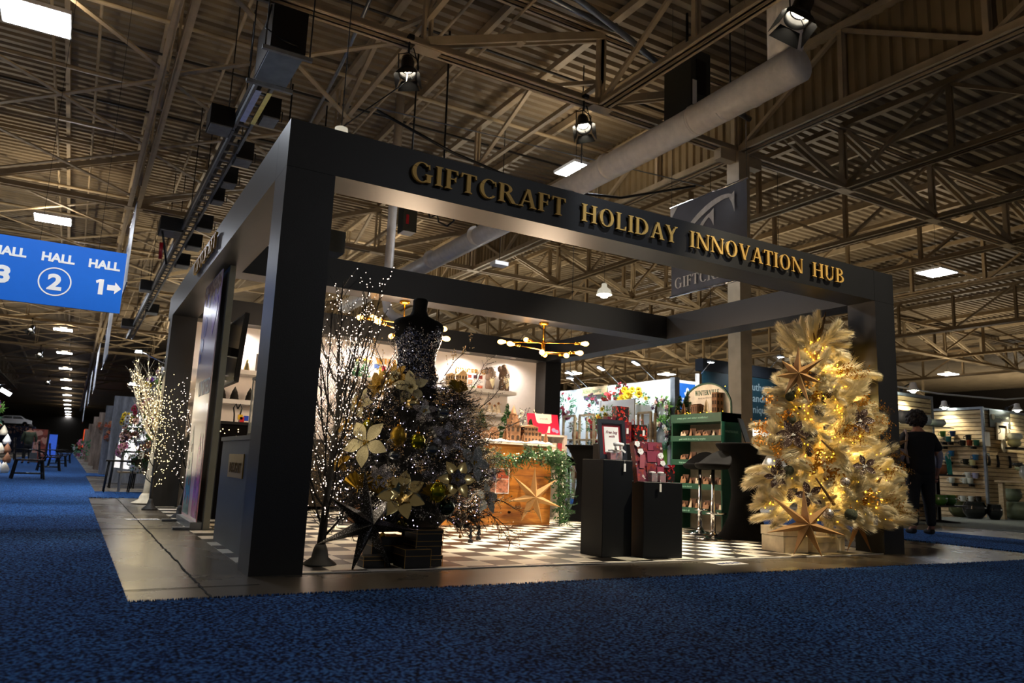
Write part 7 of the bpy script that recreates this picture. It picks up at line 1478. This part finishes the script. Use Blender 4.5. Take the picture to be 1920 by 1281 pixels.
# body: one continuous surface (legs, torso, neck, head, arms); local +y = facing away
V = [(0, 0, .92), (0, .01, 1.08), (0, -.0, 1.25), (0, -.01, 1.42), (0, .0, 1.52), (0, .015, 1.585), (0, .03, 1.68), (0, .03, 1.76),
     (-.1, 0, .86), (-.115, .01, .5), (-.12, .0, .1), (-.13, .1, .04), (.1, 0, .86), (.115, -.01, .5), (.125, -.03, .1), (.135, .07, .04),
     (-.19, -.01, 1.42), (-.255, .0, 1.16), (-.24, .12, .96), (.19, -.01, 1.42), (.29, -.02, 1.16), (.31, .06, .93), (-.235, .17, .9), (.31, .09, .86)]
E_ = [(0, 1), (1, 2), (2, 3), (3, 4), (4, 5), (5, 6), (6, 7), (0, 8), (8, 9), (9, 10), (10, 11), (0, 12), (12, 13), (13, 14), (14, 15), (3, 16), (16, 17), (17, 18), (18, 22), (3, 19), (19, 20), (20, 21), (21, 23)]
Rr = [(.14, .1), (.155, .11), (.17, .115), (.17, .11), .075, .055, .095, .06, .105, .07, .045, .04, .105, .07, .045, .04, .065, .048, .034, .065, .048, .034, .03, .03]
skin_body('body', V, E_, Rr, M_SKIN, ps)
skin_body('tshirt', [(0, 0, .80), (0, .0, .98), (0, -.005, 1.25), (0, -.01, 1.41), (0, .0, 1.5), (-.2, -.01, 1.42), (-.27, .0, 1.22), (.2, -.01, 1.42), (.3, -.02, 1.2)], [(0, 1), (1, 2), (2, 3), (3, 4), (3, 5), (5, 6), (3, 7), (7, 8)], [(.25, .19), (.245, .175), (.225, .16), (.2, .13), .075, .085, .085, .085, .085], M_TEE, ps)
skin_body('trousers', [(0, 0, 1.0), (0, 0, .86), (-.1, 0, .8), (-.115, .01, .5), (-.12, .0, .1), (.1, 0, .8), (.115, -.01, .5), (.125, -.03, .1)], [(0, 1), (1, 2), (2, 3), (3, 4), (1, 5), (5, 6), (6, 7)], [(.21, .16), (.21, .17), .13, .09, .068, .13, .09, .068], M_TRS, ps)
for s_, pts in ((0, [(-.26, .0, 1.27), (-.265, .0, 1.16), (-.25, .12, .98)]), (1, [(.29, -.02, 1.25), (.3, -.02, 1.14), (.31, .05, .96)])): skin_part('sleeve', pts, [.066, .06, .046], M_SLV, ps)
for x, y in ((-.125, .04), (.13, .01)): skin_part('shoe', [(x, y - .07, .05), (x, y + .03, .045), (x, y + .16, .035)], [.045, .046, .035], M_TRS, ps)
for sx_, hx, hy, hz in ((-1, -.235, .17, .9), (1, .31, .09, .87)):      # hands: palm, four curled fingers, thumb
    skin_part('palm', [(hx, hy, hz + .02), (hx, hy + .01, hz - .03), (hx, hy + .012, hz - .065)], [(.028, .02), (.036, .018), (.034, .015)], M_SKIN, ps, 2)
    for k in range(4): fx = hx + (k - 1.5) * .017; l_ = [.055, .066, .062, .048][k]; skin_part('finger', [(fx, hy + .012, hz - .07), (fx, hy + .026, hz - .07 - l_ * .5), (fx, hy + .05, hz - .07 - l_ * .8), (fx, hy + .066, hz - .07 - l_ * .7)], [.0095, .009, .008, .0065], M_SKIN, ps, 1)
    skin_part('thumb', [(hx - sx_ * .03, hy + .02, hz - .02), (hx - sx_ * .045, hy + .045, hz - .045), (hx - sx_ * .04, hy + .062, hz - .07)], [.011, .01, .008], M_SKIN, ps, 1)
a = MB(); rn = random.Random(3)
for i in range(380):
    d = Vector((rn.gauss(0, 1), rn.gauss(-.25, 1), rn.gauss(.25, 1))).normalized()
    if d.z < -.85 or (d.y > .5 and d.z < .3): continue
    c = Vector((0, .02, 1.685)) + Vector((d.x * .122, d.y * .115, d.z * .125 + .01)) * rn.uniform(.88, 1.1) ; a.ball(tuple(c), rn.uniform(.018, .032), 0, 7, 5)
a.build('curly_hair', M_HAIR, ps)
for s_ in (-1, 1): a = MB(); a.ball((s_ * .097, .045, 1.675), .022, sz=1.4, n=8, k=6); a.build('ear', M_SKIN, ps)
a = MB(); a.ball((0, .135, 1.665), .02, n=8, k=6); a.build('nose', M_SKIN, ps)
for s_ in (-1, 1): a = MB(); a.ball((s_ * .034, .12, 1.70), .012, n=8, k=6); a.build('eye', M_PAPER, ps)
a = MB(); a.tube([(-.03, .118, 1.625), (0, .126, 1.622), (.03, .118, 1.625)], .006, 6); a.build('mouth', M_RED, ps)
bg = thing('shoulder_bag', 'pale tan strapped shoulder bag on the left side of the person', 'bag', (9.93, 1.76, .012), math.radians(-28)); a = MB(); a.tube([(-.24, -.13, 1.02), (-.27, -.13, 1.25), (-.235, -.12, 1.44), (-.19, .0, 1.52), (-.2, .13, 1.40), (-.3, .14, 1.1)], .018, 6); a.build('strap', mat('tan_webbing', '#9a8474', .8), bg); a = MB(); a.lathe([(.06, 0), (.09, .06), (.09, .22), (.05, .26)], 12, (-.37, .02, .82), sy=1.5); a.build('pouch', M_BLACKM, bg)
# second person far down the aisle
p2 = thing('person', 'distant person in olive jacket standing by the aisle holding a trolley handle', 'person', (-2.78, 37.2, .012), .3)
skin_body('body', [(x, y, z) for x, y, z in V], E_, Rr, M_SKIN, p2, 1)
skin_body('jacket', [(0, 0, .85), (0, .0, 1.05), (0, 0, 1.25), (0, -.01, 1.42), (-.2, -.01, 1.42), (-.27, .0, 1.18), (-.25, .12, .98), (.2, -.01, 1.42), (.3, -.02, 1.18), (.31, .06, .98)], [(0, 1), (1, 2), (2, 3), (3, 4), (4, 5), (5, 6), (3, 7), (7, 8), (8, 9)], [(.22, .17), (.22, .16), (.21, .15), (.19, .13), .08, .07, .055, .08, .07, .055], mat('olive_jacket', '#3a4430', .8, 0, .2), p2, 1)
skin_body('trousers', [(0, 0, .98), (0, 0, .86), (-.1, 0, .8), (-.115, .01, .5), (-.12, .0, .1), (.1, 0, .8), (.115, -.01, .5), (.125, -.03, .1)], [(0, 1), (1, 2), (2, 3), (3, 4), (1, 5), (5, 6), (6, 7)], [(.18, .14), (.17, .15), .12, .085, .065, .12, .085, .065], M_TRS, p2, 1)
for x, y in ((-.125, .04), (.13, .01)): skin_part('shoe', [(x, y - .07, .05), (x, y + .16, .035)], [.045, .035], M_TRS, p2, 1)
a = MB(); a.ball((0, .0, 1.72), .1, n=12, k=8); a.build('hair', M_HAIR, p2)
sc_ = thing('trolley_case', 'small grey trolley case with raised handle beside the distant person', 'suitcase', (-2.5, 36.8, .012)); a = MB(); a.box(-.15, -.1, .06, .15, .1, .5); a.build('case', M_GREY, sc_); a = MB(); a.tube([(-.08, 0, .5), (-.08, 0, 1.0), (.08, 0, 1.0), (.08, 0, .5)], .012, 6); a.build('handle', M_CHROME, sc_)

# ================================================================== LEFT AISLE
def chair(x, y, rz, label):
    t = thing('slatted_chair', label, 'chair', (x, y, .012), rz, 'black chairs with wooden slats along the aisle')
    for sx_ in (-.28, .28):
        for sy_ in (-.24, .24): a = MB(); a.beam((sx_ * 1.15, sy_ * 1.1, 0), (sx_ * .92, sy_ * .9, .44), .032, .032); a.build('leg', M_BLACKM, t)
    a = MB(); a.beam((-.3, -.25, .13), (.3, -.25, .13), .03, .03); a.beam((-.3, .25, .13), (.3, .25, .13), .03, .03); a.beam((0, -.25, .13), (0, .25, .13), .03, .03); a.build('stretcher', M_BLACKM, t)
    a = MB(); a.box(-.31, -.26, .42, .31, .26, .445); a.build('seat_frame', M_BLACKM, t)
    for k in range(5): a = MB(); a.box(-.3 + k * .12, -.25, .446, -.2 + k * .12, .25, .462); a.build('seat_slat', mat('weathered_slat', '#4a3a34', .7, 0, .3), t)
    a = MB(); a.beam((-.3, -.24, .44), (-.36, -.24, .94), .03, .03); a.beam((-.3, .24, .44), (-.36, .24, .94), .03, .03); a.build('back_frame', M_BLACKM, t)
    for z in (.58, .72, .86): a = MB(); a.box(-.365 + (.94 - z) * .11, -.24, z, -.345 + (.94 - z) * .11, .24, z + .085); a.build('back_slat', mat('weathered_slat2', '#6a564c', .7, 0, .3), t)
    for s_ in (-.26, .26): a = MB(); a.tube([(-.33, s_, .68), (.1, s_, .68), (.28, s_, .62), (.34, s_, .55), (.28, s_, .44)], .014, 6); a.build('armrest', M_BLACKM, t)
    return t
c0 = chair(-1.85, 16.3, .12, 'nearest black chair with wooden slats on the blue aisle carpet')
copy_tree(c0, (-1.6, 24.5, .012), .1, 'second black slatted chair down the blue aisle'); copy_tree(c0, (-1.45, 32, .012), .1, 'third black slatted chair down the blue aisle'); copy_tree(c0, (-1.3, 42, .012), .1, 'fourth black slatted chair, tiny at the far end of the aisle')
# booth walls right of the aisle
def panelwall(x0, y, w_, h, label, m, d=.08, cat='exhibition wall'):
    t = MB(); t.box(x0, y, 0, x0 + w_, y + d, h); return tag(t.build('exhibition_wall', m), label, cat, 'grey stall side walls along the aisle')
M_GWOOD = pattern_mat('grey_weathered_boards', b_wood('#6b6f76', '#8b8f97', '#a6aab2', (6, 1, 1), 1.2), .6); M_TWOOD = pattern_mat('tan_weathered_boards', b_wood('#5c5048', '#85766c', '#a59588', (6, 1, 1), 1.2), .6)
panelwall(-.27, 15.34, 4.5, 2.05, 'grey board wall behind the flower stand, nearest of the row', M_GWOOD); panelwall(-.22, 21.9, 4, 2.15, 'second grey board stall wall along the aisle', M_GWOOD); panelwall(-.2, 29.3, 4, 2.25, 'tan board stall wall, third along the aisle', M_TWOOD)
for i, y in enumerate((38, 50, 65)): panelwall(-.2, y, 4, 2.4, 'darker stall wall far down the aisle on the right, %s' % ['nearer', 'middle', 'farther'][i], M_TWOOD)
rn = random.Random(12)
for i, (x, y, z, lab) in enumerate(((-.1, 21.8, 1.5, 'reddish ornament stack on the edge of the second stall wall'), (-.05, 21.8, 1.2, 'brown ornament bundle on the second stall wall'), (-.12, 29.2, 1.7, 'orange ornament bundle on the third stall wall'))): bouquet((x, y, z), .16, lab, mat('dry_brown', '#7a5a48', .8), [FM['coral'], FM['tan']], 14, 6, seed=60 + i, kind='ornament_bundle', cat='ornaments')
# white price board on easel and flower stand
t = thing('easel_board', 'tall leaning white notice board on black easel legs beside the flower stand', 'notice board', (-.3, 12.4, .0)); a = MB(); a.M = Matrix.Rotation(-.12, 4, 'X') @ Matrix.Rotation(.11, 4, 'Y'); a.box(0, 0, .42, .5, .03, 1.56); a.build('board', mat('self_lit_board', '#f2f0f0', .6, emit=.02), t)  # faint glow put into the board colour, the board is no lamp
a = MB()
for x in (.02, .45): a.tube([(x, -.05, 0), (x + .05, .1, .9)], .015, 6); a.tube([(x, .5, 0), (x + .05, .15, .9)], .015, 6)
a.build('easel_legs', M_BLACKM, t)
fs = thing('flower_stand', 'tall metal and wood tiered stand holding artificial flowers by the white twig tree', 'flower stand', (-.05, 10.5, .0)); a = MB()
a.cbox(.28, .15, 1.1, .04, .04, 2.2)
for x in (-.15, .45):
    for y in (0, .35): a.cbox(x, y, .6, .03, .03, 1.2)
a.build('frame', M_GALV, fs)
for z in (.35, .72, 1.15): a = MB(); a.box(-.2, -.05, z, .5, .4, z + .03); a.build('tier', M_WOODL if z < .5 else M_GREY, fs)
a = MB(); 
for x in (-.4, 0): a.tube([(x, -.1, 0), (x + .04, -.1, .55)], .012, 6); a.tube([(x, .3, 0), (x + .04, .3, .55)], .012, 6)
a.box(-.42, -.12, .55, .06, .32, .58); a.build('side_rack', M_BLACKM, fs)
sd = 70
for x, y, z, r, cs, lf, lab in ((.15, 10.6, 1.58, .2, ('pink', 'blush', 'white'), M_LEAF, 'pink and blush blossoms at the top of the flower stand'), (-.02, 10.5, 1.48, .15, ('berry', 'pink'), M_LEAF, 'magenta blossoms at the upper left of the flower stand'), (-.2, 10.4, 1.31, .14, ('white', 'yellow'), M_LEAFY, 'white magnolia with yellow heart at the left of the flower stand'), (-.1, 10.4, 1.16, .18, ('tan', 'blush'), M_LEAF, 'dusty tan roses on the left of the flower stand'), (.22, 10.5, 1.3, .2, ('coral', 'blush', 'pink'), M_LEAFY, 'coral roses at the right of the flower stand'), (-.18, 10.4, .98, .13, ('blush', 'plum'), M_LEAF, 'blush roses with dark centres at the middle left of the flower stand'), (.09, 10.4, .98, .16, ('white',), M_LEAFY, 'white lilies in the middle of the flower stand'), (.19, 10.35, .78, .18, ('tan', 'tan'), M_LEAF, 'brown hydrangeas at the lower right of the flower stand'), (-.22, 10.35, .76, .13, ('pink', 'blush'), M_LEAF, 'pink roses in a basket at the far left of the flower stand'), (.05, 10.3, .55, .2, ('white', 'cream'), M_LEAF, 'trailing eucalyptus low on the flower stand'), (.16, 10.6, 2.0, .17, ('yellow', 'violet', 'white'), M_LEAFY, 'small yellow and violet posy above the stand behind the twig tree'), (.3, 10.7, 2.24, .1, ('white', 'blush'), M_LEAFY, 'small pale posy at the very top beside the black post')):
    sd += 1; bouquet((x, y, z), r, lab, lf, [FM[c_] for c_ in cs], 26, 12, seed=sd, fr=.055, group='artificial flowers on the stand')
for x, z, lab in ((.06, .52, 'left woven basket pot on the flower stand'), (.26, .52, 'right woven basket pot on the flower stand')): t = MB(); t.lathe([(.1, 0), (.13, .28), (.12, .28), (.09, .02)], 14); tag(t.build('woven_basket', mat('woven_reed', '#6b5234', .9, 0, .4, 60, .8), None, (x, 10.55, z - .12)), lab, 'basket', 'woven baskets on the flower stand')
for x, y, z, lab in ((-.05, 11.6, 2.72, 'small floodlight on an arm above the white twig tree, upper'), (-.1, 11.4, 2.05, 'small floodlight on an arm left of the white twig tree, lower')):
    t = thing('arm_light', lab, 'arm lamp', (x, y, z), 0, 'arm floodlights over the flower stand'); a = MB(); a.tube([(0, 0, 0), (.7, .1, -.28)], .012, 6); a.build('arm', M_CHROME, t); a = MB(); a.tube([(.7, .1, -.28), (.7, .1, -z)], .02, 6); a.build('pole', M_GALV, t); a = MB(); a.cbox(-.05, 0, 0, .14, .1, .04); h_ = a.build('lamp_head', M_GALV, t); a = MB(); a.cbox(-.05, 0, -.023, .12, .08, .006); a.cbox(-.05, -.052, 0, .1, .004, .03); a.build('led_face', MATS['arm_led'], h_)
    lamp('glow', 'SPOT', (-.05, 0, -.06), 38, (1, .97, .92), t, spot_size=math.radians(130), spot_blend=.6, shadow_soft_size=.06)
# far left booths
t = thing('car', 'white estate car with dark windows parked on display at the far left', 'car', (-8.9, 130, 3.93), 0); a = MB(); 
prof_ = [(-2.2, .3), (-2.25, .75), (-1.9, .95), (-1.2, 1.42), (.9, 1.48), (1.5, 1.05), (2.3, .85), (2.35, .35)]
a.prism(prof_[::-1], 0, 1.75); a.build('body', M_WHITE, t); a = MB(); a.prism([(.85, 1.38), (-.1, 1.38), (-.1, 1.0), (1.3, 1.0)], -.01, 0); a.prism([(-.2, 1.38), (-1.15, 1.36), (-1.6, 1.0), (-.2, 1.0)], -.01, 0); a.build('windows', MATS['tv_screen'], t)
for x in (-1.4, 1.5): a = MB(); a.M = Matrix.Translation((x, .12, .33)) @ Matrix.Rotation(PI / 2, 4, 'X'); a.lathe([(.0001, -.1), (.3, -.1), (.33, -.05), (.33, .12), (.001, .12)], 18); a.build('wheel', M_BLACKM, t)
t = MB(); t.box(-12.5, 129, 0, -6.0, 133, 3.9); tag(t.build('platform', mat('navy_drape', '#0f1830', .9)), 'dark draped platform under the white car at the far left', 'platform')
for i in range(3): bouquet((-7.4 - i * 1.4, 128.5, 3.3), .75, 'brown bundle on the platform before the white car, %s' % ['right', 'middle', 'left'][i], mat('dry_brown', '#7a5a48', .8), [FM['tan']], 14, 5, seed=90 + i, kind='ornament_bundle', cat='ornaments')
for i, (x, y, w_, h, m_, em) in enumerate(((-2.85, 41, .7, 1.7, pattern_mat('red_stock', b_blotch([(0, '#6a2a20'), (.4, '#b08070'), (.7, '#8a4030')], 5), .6), 1), (-2.5, 56, .6, 1.7, mat('electric_blue', '#2b50b0', .5, emit=.25), 1), (-2.75, 50, .5, 1.8, M_BLACKM, 0), (-4.6, 38, .2, 2.2, M_GALV, 0))): t = MB(); t.box(x, y, 0, x + w_, y + .1, h); tag(t.build('display_partition', m_), ['coral lit stall panel behind the distant person', 'glowing blue stall panel far down the left of the aisle', 'black stall panel far down the left of the aisle', 'thin grey post behind the distant person'][i], 'stall panel')
rn = random.Random(33)
for i in range(5):
    x, y, z = -2.78 - .04 * i, 20.2 + i * .35, .25 + i * .26; t = thing('display_goods', 'pale stacked ornament display at the left edge, tier %s from the floor' % ['one', 'two', 'three', 'four', 'five'][i], 'display goods', (x, y, 0), 0, 'cream stacked goods at the left edge')
    for k in range(5): a = MB(); a.lathe([(.09, 0), (.11, .1), (.05, .22), (.001, .3)], 9, (rn.uniform(-.3, .3), rn.uniform(-.2, .2), z - .22)); a.build('figurine_shape', [M_CRM, M_SNOW, MATS['terracotta']][k % 3], t)
bouquet((-2.98, 21.4, 1.85), .2, 'bright green and violet foliage top of the display at the left edge', M_LEAFY, [FM['violet'], FM['white'], FM['pink']], 30, 12, seed=99); bouquet((-3.0, 21.4, 1.5), .2, 'red white and blue bundle below the green foliage at the left edge', M_LEAFB, [FM['red'], FM['white'], FM['coral']], 20, 12, seed=98)
t = thing('arm_light', 'bright clustered arm floodlights at the left edge of the photo', 'arm lamp', (-2.8, 20.4, 2.25)); a = MB(); a.tube([(-.8, 0, .1), (-.05, 0, .22)], .012, 6); a.tube([(-.8, 0, -.05), (.1, .1, .1)], .012, 6); a.build('arm', M_CHROME, t); a = MB(); a.tube([(-.8, 0, .12), (-.8, 0, -2.25)], .02, 6); a.build('pole', M_GALV, t); a = MB(); a.M = Matrix.Rotation(.5, 4, 'Y'); a.cbox(0, -.05, 0, .28, .12, .1); a.build('led_face', MATS['arm_led'], t)
lamp('glow', 'SPOT', (0, 0, -.1), 45, (.92, .96, 1), t, spot_size=math.radians(130), spot_blend=.6, shadow_soft_size=.06)
t = thing('scissor_lift', 'small orange scissor lift at the far end of the aisle', 'lift', (2.2, 118, 0)); a = MB(); a.box(-1.6, 0, .3, 1.6, 1.5, 1.1); a.build('chassis', mat('lift_yellow', '#c8b04a', .5), t); a = MB()
for z in (1.6, 2.3, 3.6): a.beam((-1.8, 0, z), (1.8, 0, z), .14, .14)
for x in (-1.8, 0, 1.8): a.beam((x, 0, 1.1), (x, 0, 3.6), .14, .14)
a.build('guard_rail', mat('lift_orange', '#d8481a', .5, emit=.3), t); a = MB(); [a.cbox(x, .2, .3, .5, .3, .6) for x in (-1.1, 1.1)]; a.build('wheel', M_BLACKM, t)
for i, (x, y, s_) in enumerate(((.2, 46, 1.2), (.9, 58, 1.5), (.6, 72, 1.8))): bouquet((x - .6, y, .8), .5 * s_, ['nearest', 'middle', 'farthest'][i] + ' blurred floral display past the board walls on the right of the aisle', M_LEAFB, [FM['pink'], FM['white'], FM['coral']], 18, 10, seed=110 + i, fr=.12)
# added uplights in unseen stalls, put in to brighten the dark roof
for x, y, e_ in ((-6, 24, 350), (4, 30, 450), (-7, 45, 600), (5, 50, 700), (14, 24, 500), (22, 14, 350), (30, 30, 700), (42, 18, 600), (21, 45, 800), (36, 48, 900), (54, 40, 900), (66, 26, 900)):
    t = thing('added_uplight', 'added pole uplight for the dark roof %s' % {-6: 'left of the aisle, nearer', 4: 'behind the left back post', -7: 'left of the aisle, farther', 5: 'far behind the pavilion', 14: 'behind the flower stall', 22: 'behind the teal fascia stall', 30: 'beyond the teal fascia stall', 42: 'beyond the slatwall stall', 21: 'far behind the flower stall', 36: 'farthest at the right', 54: 'far right of the slatwall stall', 66: 'in the far right corner'}[x], 'floodlight', (x, y, 3.2), 0, 'added uplights that brighten the roof'); a = MB(); a.tube([(0, 0, -3.2), (0, 0, 0)], .02, 6); a.build('pole', M_GALV, t); a = MB(); a.cbox(0, 0, .06, .2, .2, .1); a.build('lamp_head', M_BLACKM, t)
    a = MB(); a.cbox(0, 0, .113, .16, .16, .004); a.build('led_face', MATS['arm_led'], t); lamp('glow', 'SPOT', (0, 0, .14), e_, (1, .86, .66), t, spot_size=math.radians(160), spot_blend=.6, shadow_soft_size=.08, target=None).rotation_euler = (PI, 0, 0)
